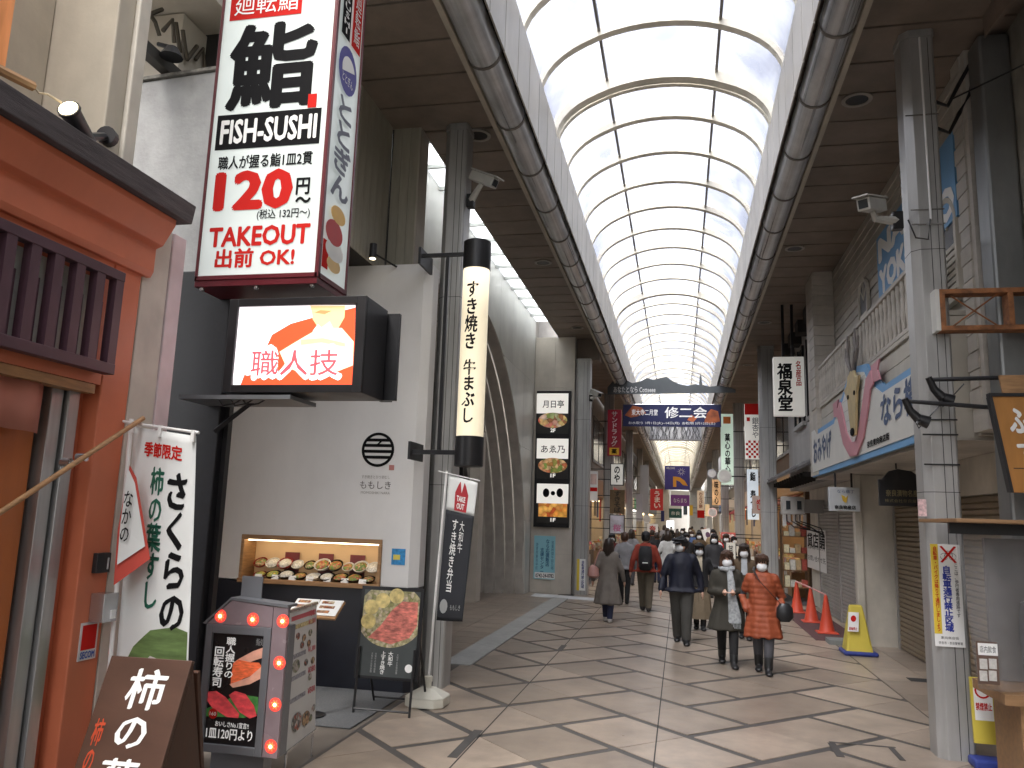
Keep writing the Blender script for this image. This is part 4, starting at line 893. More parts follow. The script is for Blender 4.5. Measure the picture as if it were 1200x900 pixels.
DP('picture', [C2(x, y) for x, y in ((165, 560), (170, 535), (220, 530), (265, 560), (330, 640), (325, 660), (270, 655), (200, 610))], tun, .0026)
DP('picture', [C2(x, y) for x, y in ((280, 550), (310, 530), (360, 545), (400, 600), (414, 650), (380, 662), (330, 630))], tun, .0034)
q = PY(*C2(200, 640), YD); MB().ell(FDp, q.x, q.z, .034, .034, .004, .0048).build('price_disc', M_red, t); text(t, '160', FDp, (q.x - .024, q.x + .024, q.z - .012, q.z + .012), M_wink, .0055)
for s_, r4 in (('職人握りの', (258, 272, 305, 470)), ('回転寿司', (200, 318, 250, 515))):
    p0, p1 = C2(r4[0], r4[1]), C2(r4[2], r4[3]); text(t, s_, FDp, RY(p0[0], p0[1], p1[0], p1[1], YD), e2, .0045, brush=.03, vert=True)
p0, p1 = C2(210, 680), C2(372, 708); text(t, 'おいしさNo.1宣言!!', FDp, RY(*p0, *p1, YD), e2, .0045, .01)
p0, p1 = C2(165, 712), C2(390, 768); text(t, '1皿120円より', FDp, RY(*p0, *p1, YD), e2, .0045, brush=.03)
p0, p1 = C2(408, 280), C2(446, 315); text(t, '鮨処', FDp, RY(*p0, *p1, YD), mat('print_grey', (.3, .3, .3), .5, var=0), .0045)
MB().box(x0 + .07, xr_ - .14, YD + .08, YD + .2, .05, z0).build('stand_leg', M_lg, t); MB().box(x0 + .0, xr_ - .06, YD, YD + .34, .013, .05).build('stand_base', M_lg, t, bevel=.01)

# white menu A-board behind it
t = thing('menu_board', 'white menu board on a steel stand with small dish pictures', 'menu board', (-2.9, 6.1, 0))
TL, TR, BR, BL = PY(351, 719, 5.82), PY(372, 716, 6.5), PY(382, 860, 6.45), PY(336, 880, 5.82)
BR.z = max(BR.z, .22); BL.z = BR.z; TR.z = TL.z
fx = ((TR - TL) + (BR - BL)).normalized(); fm_ = Fr(BL, fx, ((TL - BL) + (TR - BR)).normalized()); wM, hM = (BR - BL).length, (TL - BL).length
MB().rect(fm_, 0, wM, 0, hM, -.02, 0).build('board', mat('menu_white', (.62, .62, .6), .5, var=.03), t, bevel=.003)
MB().rect(fm_, -.015, wM + .015, hM, hM + .02, -.025, .006).build('rail', M_steel, t); MB().rect(fm_, -.015, wM + .015, -.02, 0, -.025, .006).build('rail', M_steel, t)
for u in (.02, wM - .02):
    p = fm_.p(u, 0, -.01); MB().tube([p, Vector((p.x, p.y, .013))], .011, 8).build('leg', M_steel, t); p2 = Vector((p.x - .34, p.y, .013)); MB().tube([fm_.p(u, hM, -.02), p2], .011, 8).build('leg', M_steel, t)
random.seed(3)
pink, blu = mat('print_pinkred', (.55, .1, .12), .5, var=0), mat('print_bluegrey', (.2, .22, .4), .5, var=0)
for j, v in enumerate((.95, .88, .66, .5, .34)):
    MB().rect(fm_, .05, wM * (.9 if j < 2 else .6), hM * (v - .022), hM * (v + .012), .0005, .0015).build('print', pink if j == 0 else mat('print_yellow%d' % (j > 1), (.6, .5, .25) if j == 1 else (.3, .3, .33), .5, var=.5, scale=60), t)
    text(t, '¥' + random.choice(('380', '500', '1,300')), fm_, (wM * .68, wM * .95, hM * (v - .03), hM * (v + .02)), pink, .002, .02)
for j, (u, v, rr) in enumerate(((.3, .8, .05), (.52, .77, .05), (.75, .79, .05), (.45, .72, .05), (.7, .71, .05), (.25, .58, .09), (.6, .57, .05), (.85, .56, .05), (.75, .44, .05), (.3, .16, .12), (.62, .14, .1), (.78, .12, .05), (.9, .18, .05))):
    MB().ell(fm_, wM * u, hM * v, rr * .9, rr * .55, .002 + .0003 * j, .003 + .0003 * j, 14).build('dish_picture', food_mat('dishp%d' % (j % 3), [[(.05, .05, .05), (.5, .1, .05), (.6, .6, .55), (.1, .1, .1)], [(.3, .06, .04), (.6, .4, .2), (.05, .05, .05)], [(.08, .08, .08), (.2, .25, .1), (.5, .45, .4)]][j % 3], 40), t)

# menu lectern, wooden steps, mat
t = thing('menu_stand', 'open menu on a small wooden lectern before the navy wall', 'menu stand', (-3.55, 7.6, 0))
p = PY(372, 710, 7.6); MB().tube([(p.x, 7.6, .013), (p.x, 7.6, p.z - .03)], .02, 8).lathe((p.x, 7.6, .013), [(.15, 0), (.15, .02), (.03, .03)], 14).build('post', M_black, t)
MB().rect(Fr((p.x, 7.55, p.z - .02), (1, 0, 0), (0, .55, .35)), -.26, .26, -.12, .14, -.03, -.01).build('tray', M_wood, t)
ff = Fr((p.x, 7.55, p.z - .02), (1, 0, 0), (0, .55, .35))
for k, u0 in enumerate((-.25, .005)):
    pg = MB().rect(ff, u0, u0 + .245, -.09, .14, -.008, .0).build('page', M_wink, t)
    for j in range(3): MB().rect(ff, u0 + .03, u0 + .16 + .03 * (j % 2), -.06 + j * .07, -.02 + j * .07, .0005, .0015).build('print', food_mat('pageprint', [(.6, .2, .05), (.7, .6, .4), (.3, .1, .05)], 30), pg)
t = thing('wooden_steps', 'low wooden steps between the white banner and the navy wall', 'steps', (-4.7, 7.6, 0))
for k in range(3): MB().box(-5.6, -4.35, 6.6 + .35 * k, 8.7, .013 + .19 * k, .19 * (k + 1)).build('step', M_wood, t, bevel=.005)
o = MB().box(-4.4, -3.0, 7.3, 8.85, .013, .02).build('floor_mat', mat('grey_carpet', (.12, .125, .13), .95, var=.2, scale=60, bump=.4, bscale=200)); tag(o, 'grey carpet mat on the pavement before the navy wall', 'mat')

# beef easel board
t = thing('easel_board', 'black easel board with a large round beef dish picture', 'signboard', (-2.9, 7.95, 0))
q0 = RY(419, 690, 490, 796, 7.92); FE = Fr((0, 7.92, q0[2]), (1, 0, 0), (0, .1, 1)); hE = q0[3] - q0[2]
M_eb = mat('board_charcoal', (.05, .058, .058), .45, var=.2, scale=4)
MB().rect(FE, q0[0] - .015, q0[1] + .015, -.01, hE + .015, -.03, 0).build('frame', M_blackm, t, bevel=.004); MB().rect(FE, q0[0] + .02, q0[1] - .02, .02, hE - .02, .0005, .003).build('panel', M_eb, t)
wE = q0[1] - q0[0]; cxE = (q0[0] + q0[1]) / 2
FEi = lambda a, b_, c, d_: (q0[0] + wE * a, q0[0] + wE * b_, hE * c, hE * d_)
pts = [(cxE + wE * .47 * math.cos(a), hE * .66 + hE * .33 * math.sin(a)) for a in [math.pi * 2 * k / 40 for k in range(40)]]
pts = [tuple(p) for p in clip(clip(clip([Vector((cxE + wE * .56 * math.cos(a), hE * .70 + hE * .36 * math.sin(a))) for a in [math.pi * 2 * k / 40 for k in range(40)]], 0, q0[1] - .022, True), 0, q0[0] + .022, False), 1, hE - .022, True)]
MB().prism(FE, pts, .0035, .0045).build('dish_picture', food_mat('hotpot_green', [(.45, .4, .2), (.55, .5, .3), (.25, .25, .08), (.6, .5, .35)], 30), t)
pts = [(cxE + wE * u, hE * v) for u, v in ((-.34, .44), (-.15, .58), (.02, .76), (.18, .86), (.44, .86), (.45, .6), (.34, .46), (.05, .38))]
MB().prism(FE, pts, .005, .006).build('dish_picture', mat('beef_slices', (.58, .17, .13), .5, var=.55, scale=16, stretch=(1, 1, 2.5)), t)
for k, (u, v) in enumerate(((-.33, .78), (-.15, .86), (.08, .92), (-.36, .62))): MB().ell(FE, cxE + wE * u, hE * v, .08, .075, .0065 + .0003 * k, .0075 + .0003 * k).build('dish_picture', mat('print_egg', (.62, .5, .2), .5, var=.35, scale=18), t)
text(t, '上すき焼き', FE, FEi(.40, .48, .05, .30), M_wink, .005, .015, vert=True); text(t, '大和牛', FE, FEi(.52, .60, .14, .30), M_wink, .005, .015, vert=True)
for u in (.24, .3, .66): text(t, '大和牛の旨味御膳', FE, FEi(u, u + .03, .06, .28), mat('ink_fog', (.35, .36, .36), .5, var=0), .005, vert=True)
MB().ell(FE, q0[0] + wE * .87, hE * .13, .04, .04, .0045, .006).build('logo', M_wink, t)
b = MB()
for u in (q0[0] + .03, q0[1] - .03): b.tube([(u, 7.93, q0[2] + .3), (u, 7.86, .013)], .013, 6).tube([(u, 8.0, q0[2] + .5), (u - .0, 8.42, .013)], .013, 6)
b.tube([(q0[0] + .03, 7.862, .06), (q0[1] - .03, 7.862, .06)], .011, 6).tube([(q0[0] + .03, 8.41, .06), (q0[1] - .03, 8.41, .06)], .011, 6).build('legs', M_black, t)

# black nobori flag with white water base
t = thing('takeout_flag', 'black and white takeout flag on a pole in a white base', 'banner', (-2.62, 8.5, 0))
YF = 8.45; tl, tr, br, bl = PY(526, 556, YF), PY(561, 566, YF), PY(543, 728, YF), PY(511, 727, YF); tr.y -= .05; br.y -= .05
k = .245
m1, m2 = tl.lerp(bl, k), tr.lerp(br, k)
_, at = cloth('cloth', (tl, tr, m2, m1), 10, 8, M_ban, t, .008)
o = text(t, 'TAKE\nOUT', UF, (.36, .66, .1, .48), M_wink, 0, .03); drape(o, at, .007); flat(t, 'red_bag_print', [(.3, .04), (.72, .04), (.74, .55), (.64, .8), (.58, .9), (.58, .56), (.44, .56), (.44, .9), (.38, .8), (.28, .55)], mat('print_crimson', (.4, .02, .03), .6, var=0), .004)
_, at = cloth('cloth', (m1, m2, br, bl), 10, 24, mat('flag_black', (.022, .024, .03), .8, var=.1), t, .012)
o = text(t, 'すき焼き弁当', UF, (.26, .5, .26, .93), M_wink, 0, .01, vert=True); drape(o, at, .004); o = text(t, '大和牛', UF, (.56, .72, .63, .93), M_wink, 0, 0, vert=True); drape(o, at, .004)
flat(t, 'logo', [(.24 + .16 * math.cos(a), .13 + .065 * math.sin(a)) for a in [k_ * math.pi / 6 for k_ in range(12)]], MATS['ink_fog'], .004); o = text(t, 'ももしき', UF, (.5, .86, .1, .15), MATS['ink_fog'], 0); drape(o, at, .004)
bp = Vector((-2.62, YF, 0)); MB().tube([bp + Vector((0, 0, .25)), bl + Vector((-.03, 0, 0)), tl + Vector((-.025, 0, .04))], .014, 8).build('pole', M_white, t, smooth=True); MB().tube([tl + Vector((-.12, 0, .035)), tr + Vector((.03, 0, .02))], .007, 6).build('arm', M_white, t)
w_ = .21; FBs = Fr((bp.x - .0, bp.y, 0), (1, 0, 0), (0, 1, 0)); oc_ = [(w_ * .6, -w_), (w_, -w_ * .6), (w_, w_ * .6), (w_ * .6, w_), (-w_ * .6, w_), (-w_, w_ * .6), (-w_, -w_ * .6), (-w_ * .6, -w_)]
M_pl = mat('base_plastic', (.66, .64, .55), .45, var=.04, grime=.1)
MB().prism(FBs, oc_, .013, .11).build('water_base', M_pl, t, bevel=.015); b = MB(); vv = [FBs.p(u, v, .112) for u, v in oc_] + [FBs.p(u * .35, v * .35, .19) for u, v in oc_]
b.add(vv, [(i, (i + 1) % 8, 8 + (i + 1) % 8, 8 + i) for i in range(8)] + [tuple(range(8, 16))]).build('water_base_top', M_pl, t); MB().lathe(bp, [(.035, .19), (.035, .25), (.045, .25), (.045, .3), (.02, .31)], 12).build('socket', M_pl, t)
# ================================================================ RIGHT: souvenir shop with the big painted board
M_sid = mat('weatherboard', (.52, .485, .43), .6, var=.08, scale=4, stretch=(1, .4, 4), grime=.25, objrand=.06, world=True)
M_sidc = mat('weatherboard_cream', (.55, .52, .45), .6, var=.06, grime=.15, objrand=.04)
M_shut = mat('roller_shutter', (.40, .385, .36), .45, metal=.2, var=.08, grime=.2)
M_shutb = mat('roller_shutter_brown', (.29, .225, .155), .45, metal=.2, var=.1, grime=.2)
M_conc = mat('pillar_render', (.62, .58, .5), .7, var=.08, grime=.25, bump=.2)
M_blue = mat('sky_blue_paint', (.16, .36, .62), .5, var=.05); M_wbd = mat('board_white', (.68, .68, .64), .5, var=.03, grime=.1)
t = thing('souvenir_shop', 'weatherboarded souvenir shop with balcony behind the right near column', 'building', (3.2, 13, 0))
UX = 3.0; Y0, Y1 = 8.9, 17.2
MB().box(UX + .03, 6, Y0, Y1, 2.98, 9).build('wall', M_sid, t)
zz = 4.0; me = None
FU = FXN(UX)
def board(y0, y1, z):
    return MB().add([(UX + .03, y0, z), (UX - .004, y0, z), (UX + .012, y0, z + .158), (UX + .03, y0, z + .158), (UX + .03, y1, z), (UX - .004, y1, z), (UX + .012, y1, z + .158), (UX + .03, y1, z + .158)], [(0, 1, 2, 3), (4, 7, 6, 5), (1, 5, 6, 2), (0, 4, 5, 1), (2, 6, 7, 3)])
me = board(Y0, Y1, 0).mesh('weatherboard', M_sid)
for i in range(19): piece(me, 'weatherboard', t, (0, 0, 4.02 + .16 * i))
# corner pilaster with block quoins
MB().box(2.62, 2.995, 16.2, 17.15, 3.0, SZ - .003).build('pilaster', M_sid, t)
for i in range(13):
    MB().box(2.6, 2.995, 16.18 + .0, 16.199, 4.3 + .205 * i, 4.49 + .205 * i).build('quoin', M_sid, t); MB().box(2.6, 2.619, 16.2, 16.75 + .1 * (i % 2), 4.3 + .205 * i, 4.49 + .205 * i).build('quoin', M_sid, t)
# arched louvre windows
for yc_, zc_ in ((13.5, 5.45), (9.35, 5.1)):
    w = MB().prism(FU, [(-yc_ - .3, zc_ - .55), (-yc_ + .3, zc_ - .55)] + [(-yc_ + .3 * math.cos(a), zc_ + .25 + .3 * math.sin(a)) for a in [k * math.pi / 10 for k in range(11)]], .0, .03).build('window', mat('window_dark', (.05, .05, .055), .3), t)
    for q in ((-.34, -.27, -.58, .28), (.27, .34, -.58, .28)): MB().rect(FU, -yc_ + q[0], -yc_ + q[1], zc_ + q[2], zc_ + q[3], .01, .06).build('frame', M_sidc, w)
    MB().rect(FU, -yc_ - .36, -yc_ + .36, zc_ - .63, zc_ - .58, .01, .08).build('sill', M_sidc, w)
    for k in range(8): MB().rect(FU, -yc_ - .27, -yc_ + .27, zc_ - .55 + .075 * k, zc_ - .55 + .075 * k + .05, .031, .045).build('slat', M_sidc, w)
    b = MB()
    for k in range(11):
        a0, a1 = k * math.pi / 11, (k + 1) * math.pi / 11
        b.prism(FU, [(-yc_ + rr * math.cos(a), zc_ + .27 + rr * math.sin(a)) for rr, a in ((.29, a0), (.35, a0), (.35, a1), (.29, a1))], .01, .06)
    b.build('arch_frame', M_sidc, w)
    for k in (1, 2, 3): MB().tube([FU.p(-yc_, zc_ + .25, .035), FU.p(-yc_ + .29 * math.cos(k * math.pi / 4), zc_ + .25 + .29 * math.sin(k * math.pi / 4), .035)], .012, 4).build('glazing_bar', M_sidc, w)
# quoins and downpipe nearest the camera
for i in range(20): MB().box(UX - .06, UX - .005, 8.6, 8.9 - .04 * (i % 2), 3.25 + .19 * i, 3.425 + .19 * i).build('quoin', M_sid, t)
MB().box(UX - .04, UX + .6, 8.905 - .4, 8.899, 3.0, SZ).build('wall', M_sid, t)
# balcony
BXx = 2.70
MB().box(BXx - .03, UX - .01, 9.0, 17.1, 4.28, 4.33).build('balcony_floor', M_sidc, t)
MB().box(BXx - .045, BXx + .035, 9.0, 17.1, 5.03, 5.09).build('handrail', M_sid, t, bevel=.008); MB().box(BXx - .03, BXx + .02, 9.0, 17.1, 4.34, 4.39).build('bottom_rail', M_sid, t)
me = MB().lathe((BXx - .005, 0, 4.39), [(.028, 0), (.028, .08), (.04, .2), (.03, .36), (.022, .46), (.034, .52), (.028, .64)], 8).mesh('baluster', M_sid)
for i in range(38): piece(me, 'baluster', t, (0, 9.15 + .212 * i, 0))
# cream band between balcony and board, soffit with slats
for k in range(6): MB().box(BXx, BXx + .03, 9.0, 17.1, 2.99 + .215 * k, 2.99 + .205 + .215 * k).build('weatherboard', M_sidc, t)
MB().box(BXx + .031, UX + .6, 9.0, 17.1, 2.96, 4.27).build('canopy', M_sidc, t)
for k in range(10): MB().box(BXx, 3.64, 9.0 + .81 * k, 9.8 + .81 * k, 2.935, 2.958).build('soffit_board', M_sid, t)
# ground floor: shutters and pillars
LX = 3.65
MB().box(LX + .05, 6, 8.5, 17.2, 0, 2.95).build('wall', M_conc, t)
def shutter(par, x, y0, y1, z0, z1, m):
    s = MB().box(x - .05, x + .02, y1 - .0, y1 + .06, z0, z1).build('shutter_guide', M_shut, par); MB().box(x - .05, x + .02, y0 - .06, y0, z0, z1).build('shutter_guide', M_shut, par)
    me = MB().add([(x, y0, 0), (x - .025, y0, .015), (x - .025, y0, .06), (x, y0, .078), (x, y1, 0), (x - .025, y1, .015), (x - .025, y1, .06), (x, y1, .078)], [(0, 4, 5, 1), (1, 5, 6, 2), (2, 6, 7, 3), (0, 1, 2, 3), (4, 7, 6, 5)]).mesh('shutter_slat', m)
    for i in range(int((z1 - z0) / .078)): piece(me, 'shutter_slat', par, (0, 0, z0 + .078 * i))
shutter(t, LX, 12.55, 14.9, .02, 2.45, M_shutb); shutter(t, LX, 9.9, 12.4, .02, 2.45, M_shutb)
MB().box(LX - .04, LX + .04, 9.8, 15.0, 2.452, 2.93).build('lintel', M_conc, t)
MB().box(3.12, LX + .04, 15.05, 15.75, 0, 2.93).build('pillar', M_conc, t, bevel=.01); MB().box(3.0, 3.12, 15.0, 15.2, 0, 2.93).build('pillar', M_conc, t, bevel=.01)
MB().box(LX - .0, LX + .04, 8.5, 9.8, 0, 2.93).build('side_wall', M_conc, t)
# neighbouring roller shutter
MB().box(3.4, 6, 15.8, 22.6, 0, 2.95).build('wall', M_conc, t)
shutter(t, 3.38, 18.5, 20.9, .02, 2.6, M_shut); shutter(t, 3.38, 16.3, 18.4, .02, 2.6, M_shut)
MB().box(3.3, 3.36, 15.9, 16.2, 0, 2.6).build('dark_door', mat('door_darkbrown', (.04, .025, .018), .5), t)
# the painted board
t = thing('painted_board', 'large white board with sky blue border, deer and pink ribbon', 'sign', (2.65, 13.5, 2.98))
FN_ = FXN(2.66); out = [(-17.0, 2.98), (-9.0, 2.98), (-9.0, 3.86), (-11.0, 3.86), (-11.3, 3.98), (-11.6, 4.03), (-11.95, 4.33), (-12.6, 4.42), (-13.3, 4.36), (-13.8, 4.12), (-14.2, 4.05), (-14.6, 3.86), (-16.2, 3.86), (-16.5, 3.98), (-17.0, 3.98)]
cxx, czz = -13, 3.5
MB().prism(FN_, out, 0, .035).build('border', M_blue, t)
inn = [(-16.9, 3.07), (-9.05, 3.07), (-9.05, 3.77), (-11.1, 3.77), (-11.5, 3.92), (-11.75, 3.95), (-12.1, 4.24), (-12.6, 4.33), (-13.25, 4.27), (-13.65, 4.05), (-14.05, 3.97), (-14.5, 3.77), (-16.3, 3.77), (-16.55, 3.89), (-16.9, 3.89)]
MB().prism(FN_, inn, .036, .046).build('panel', M_wbd, t)
for k in range(5): MB().rect(FN_, -14.0 + .1 * k, -11.8 - .06 * k, 3.5 + .17 * k, 3.508 + .17 * k, .0465, .048).build('groove', mat('pale_grey', (.45, .45, .43), .6, var=0), t)
pk = mat('ribbon_pink', (.56, .26, .30), .5, var=.08); tan = mat('deer_tan', (.48, .38, .2), .55, var=.15, scale=8)
def curve_band(pts, w):
    L1, L2 = [], []
    for i, (u, v) in enumerate(pts):
        a, b_ = pts[max(0, i - 1)], pts[min(len(pts) - 1, i + 1)]; d = Vector((b_[0] - a[0], (b_[1] - a[1]) * 1)).normalized(); L1.append((u - d.y * w, v + d.x * w * .55)); L2.append((u + d.y * w, v - d.x * w * .55))
    return L1 + L2[::-1]
pts = [(-13.95, 3.98), (-13.75, 3.75), (-13.5, 3.42), (-13.1, 3.2), (-12.7, 3.18), (-12.3, 3.38), (-12.0, 3.7), (-11.75, 4.0), (-11.5, 4.06)]
MB().prism(FN_, curve_band(pts, .2), .05, .075).build('ribbon', pk, t)
for dx, dz, in ((-14.15, 3.98), (-11.3, 4.1)): MB().prism(FN_, [(dx - .2, dz - .12), (dx + .22, dz - .15), (dx + .1, dz), (dx + .22, dz + .13), (dx - .25, dz + .12)], .048, .07).build('ribbon_tail', pk, t)
head = [(-12.75, 3.36), (-12.5, 3.36), (-12.42, 3.6), (-12.32, 3.95), (-12.1, 4.2), (-12.35, 4.22), (-12.45, 4.33), (-12.68, 4.36), (-12.88, 4.3), (-12.98, 4.18), (-13.2, 4.14), (-12.95, 3.95), (-12.85, 3.6)]
dh = MB().prism(FN_, head, .078, .12).build('deer_head', tan, t, bevel=.015)
MB().ell(FN_, -12.62, 3.42, .12, .06, .121, .135).build('nose', M_ink, dh)
for u in (-12.85, -12.4): MB().ell(FN_, u, 3.98, .05, .035, .121, .13).build('eye', M_ink, dh)
mk = mat('antler', (.2, .18, .17), .6)
for s in (-1, 1):
    f = lambda a, b_: FN_.p(-12.63 + s * a, b_, .09)
    MB().tube([f(.1, 4.32), f(.28, 4.6), f(.26, 4.95)], [.035, .03, .012], 6).tube([f(.2, 4.45), f(.42, 4.62), f(.46, 4.8)], [.03, .024, .01], 6).tube([f(.27, 4.7), f(.12, 4.85)], [.022, .01], 6).build('antler', mk, dh)
dbl = mat('brush_blue', (.06, .1, .2), .5, var=.1)
text(t, 'おみやげ', FN_, (-16.7, -14.75, 3.2, 3.72), dbl, .052, brush=.045); text(t, 'なら横丁', FN_, (-11.2, -8.9, 3.3, 3.76), dbl, .052, brush=.05); text(t, '奈良東向商店街', FN_, (-12.05, -10.8, 3.12, 3.22), M_ink, .052, .03)
# blue NARA letters on the upper wall
t = thing('wall_letters', 'white block letters on a sky blue backing high on the weatherboards', 'sign', (UX, 11.5, 5.4))
MB().rect(FU, -12.45, -8.95, 5.38, 6.36, .012, .05).build('backing', M_blue, t); text(t, 'NARA', FU, (-12.35, -9.6, 5.92, 6.3), M_wink, .055, .06); text(t, 'YOKOCHO', FU, (-12.35, -9.0, 5.42, 5.82), M_wink, .055, .06)
# hanging shop signs under the canopy
t = thing('hanging_sign', 'small white hanging sign with a yellow deer mark under the canopy', 'sign', (3.1, 14.6, 2.4))
r = RY(972, 571, 1008, 599, 15.0); FH = FY(14.6); r = RY(972, 571, 1008, 599, 14.6)
MB().box(r[0], r[1], 14.61, 14.75, r[2], r[3]).build('box', mat('signbox_grey', (.5, .52, .53), .5, var=.04), t, bevel=.006)
q = RY(986, 580, 994, 589, 14.6); MB().prism(FH, [(q[0], q[3]), (q[0] + .02, q[2] + .03), (q[0] + .06, q[2]), (q[1] - .03, q[2]), (q[1], q[3]), (q[1] - .04, q[3] - .05), ((q[0] + q[1]) / 2, q[3] - .02)], .0, .006).build('mark', mat('mark_yellow', (.6, .38, .03), .5, var=0), t)
text(t, 'なら横丁', FH, RY(981, 574, 1001, 578, 14.6), dbl, .0); text(t, '奈良物産店', FH, RY(978, 592, 1003, 597, 14.6), M_ink, .0, .03)
MB().box(r[0] + .1, r[0] + .13, 14.66, 14.69, r[3], 2.93).build('hanger', M_black, t); MB().box(r[1] - .13, r[1] - .1, 14.66, 14.69, r[3], 2.93).build('hanger', M_black, t)
t = thing('hanging_sign', 'black arched hanging sign with gold writing under the canopy', 'sign', (3.4, 12.2, 2.2))
r = RY(1030, 557, 1074, 593, 12.2); FH = FY(12.2); cc = (r[0] + r[1]) / 2
MB().prism(FH, [(r[0], r[2]), (r[1] + .25, r[2]), (r[1] + .25, r[3] - .06), (r[1] + .1, r[3] - .06), (cc + .2, r[3] + .06), (cc + .02, r[3] + .09), (cc - .1, r[3] + .06), (cc - .2, r[3] - .06), (r[0], r[3] - .06)], -.06, 0).build('board', M_black, t, bevel=.006)
Mgold = mat('ink_gold', (.22, .18, .09), .5, var=0); text(t, '奈良漬物名産', FH, RY(1038, 574, 1076, 582, 12.2), Mgold, .002, .02); text(t, '株式会社奈良屋', FH, RY(1037, 585, 1074, 589, 12.2), Mgold, .002)
MB().tube([(cc, 12.23, r[3] + .09), (cc, 12.23, 2.93)], .012, 6).build('hanger', M_black, t)
# notice on the shutter, meter box
t = thing('shutter_notice', 'white printed notice on the grey roller shutter', 'notice', (3.34, 17.3, 1.2)); FQ = FXN(3.35)
y0_, y1_ = PX(946, 640, 3.35).y, PX(968, 640, 3.35).y; zt, zb = PX(957, 621, 3.35).z, PX(957, 668, 3.35).z
MB().rect(FQ, -y0_, -y1_, zb, zt, 0, .004).build('paper', M_wink, t); text(t, '貸店舗', FQ, (-y0_ + .1, -y1_ - .1, zt - .45, zt - .08), M_ink, .006, .02); text(t, '営業時間のお知らせ', FQ, (-y0_ + .15, -y1_ - .1, zb + .5, zb + .62), M_ink, .006); text(t, 'お問い合わせ先', FQ, (-y0_ + .15, -y1_ - .1, zb + .2, zb + .34), M_ink, .006)
t = thing('meter_box', 'grey electric meter box with cables above the shutters', 'meter box', (2.9, 21.2, 2.3))
r = RY(916, 582, 943, 603, 20.0); MB().box(r[0], r[1], 20.0, 20.25, r[2], r[3]).build('box', M_shut, t, bevel=.01)
for k in range(2): MB().box(r[0] + .1 + .25 * k, r[0] + .2 + .25 * k, 19.99, 19.999, r[2] + .12, r[3] - .1).build('dial', M_win, t)
for k in range(4): MB().tube([(r[0] + .12 + .1 * k, 20.1, r[2]), (r[0] + .12 + .1 * k, 20.1, r[2] - .15), (r[0] + .3 + .2 * k, 20.2, r[2] - .3), (3.38, 20.3, r[2] - .4 - .05 * k)], .015, 6).build('cable', M_black, t)
MB().box(r[0] + .05, 3.38, 20.251, 20.3, r[2] + .05, r[3] - .05).build('bracket', M_shut, t)

# ================================================================ RIGHT near: stained wall, duct, stall
M_stain = mat('stained_render', (.33, .32, .275), .85, var=.2, scale=3, bump=.3, grime=.55)
t = thing('stained_building', 'tall grey stained concrete building at the right edge', 'building', (3.6, 6.5, 0))
MB().box(3.28, 6, 2.0, 8.49, 0, 9.5).build('wall', M_stain, t)
me_ = M_steel
MB().box(2.98, 3.27, 8.15, 8.47, 0, 7.0).build('duct', mat('duct_zinc', (.28, .29, .29), .4, metal=.6, var=.15, scale=1.5, grime=.35), t, bevel=.03)
MB().tube([(3.2, 6.9, 0), (3.2, 6.9, 9)], .06, 10).build('drain_pipe', mat('pvc_grey', (.42, .41, .38), .5, grime=.3), t, smooth=True)
MB().add([(2.95, 7.6, 7.04), (2.95, 7.9, 7.04), (3.5, 4.0, 7.04), (3.5, 3.6, 7.04), (2.95, 7.6, 6.8), (2.95, 7.9, 6.8), (3.5, 4.0, 6.8), (3.5, 3.6, 6.8)], [(0, 1, 2, 3), (7, 6, 5, 4), (0, 4, 5, 1), (1, 5, 6, 2), (2, 6, 7, 3), (3, 7, 4, 0)]).build('brace_beam', M_soff, t)
for k, zz_ in enumerate((6.2, 6.5)): MB().tube([(2.62, 8.5, zz_), (2.75, 8.42, zz_ - .12), (2.86, 8.42, zz_ + .1), (3.0, 8.5, zz_ + .35), (3.1, 8.4, SZ - .05)], .022, 6).build('cable', M_black, t)
MB().tube([(2.8, 8.4, 6.45), (3.28, 7.4, 6.3), (3.28, 6.6, 6.32)], .01, 5).build('cable', M_black, t)
t = thing('rusty_frame', 'empty rusty steel sign frame projecting from the stained wall', 'frame', (2.9, 8.0, 3.9))
r = RY(1102, 337, 1250, 386, 7.9); M_rust = mat('rust', (.28, .115, .045), .75, var=.5, scale=12, bump=.4)
yA, yB = 7.9, 8.05
for q in ((r[0], r[1], r[3] - .045, r[3]), (r[0], r[1], r[2], r[2] + .045), (r[0] + .0, r[0] + .045, r[2] + .046, r[3] - .046), (2.99, 3.035, r[2] + .046, r[3] - .046)):
    MB().box(q[0], q[1], yA, yB, q[2], q[3]).build('bar', M_rust, t)
for s in (0, 1): MB().tube([(r[0] + .05, 7.97, r[2 + s]), (2.98, 7.97, r[3 - s])], .008, 5).build('brace', M_rust, t)
MB().box(r[0] - .04, r[0] - .002, yA, yB, r[2], r[3]).build('end_plate', M_wbd, t)
# spotlight arms
for k, (xa, ya, xe, ye) in enumerate(((1090, 445, 1260, 440), (1062, 470, 1260, 493 - 8))):
    t = thing('bracket_spotlight', '%s black horizontal arm with a spotlight crossing the right column' % ('Upper' if k == 0 else 'Lower'), 'lamp', tuple(PY(xa, ya, 7.85)), group='spotlight arms')
    a, b_ = PY(xa, ya, 7.85), PY(xe, ye, 7.6); MB().tube([a, b_], .02, 8).build('arm', M_blackm, t)
    MB().tube([a + Vector((-.02, -.02, .02)), a + Vector((.03, 0, -.09)), a + Vector((.1, 0, -.17))], [.03, .035, .045], 10).build('lamp_head', M_blackm, t, smooth=True)
    MB().tube([a + Vector((.1, 0, -.17)), a + Vector((.18, 0, -.2))], [.05, .06], 12).build('lamp_shade', M_blackm, t, smooth=True)
    MB().tube([a + Vector((.03, 0, -.1)), a + Vector((.1, .02, -.25)), a + Vector((.3, .05, -.03))], .006, 5).build('cable', M_black, t)
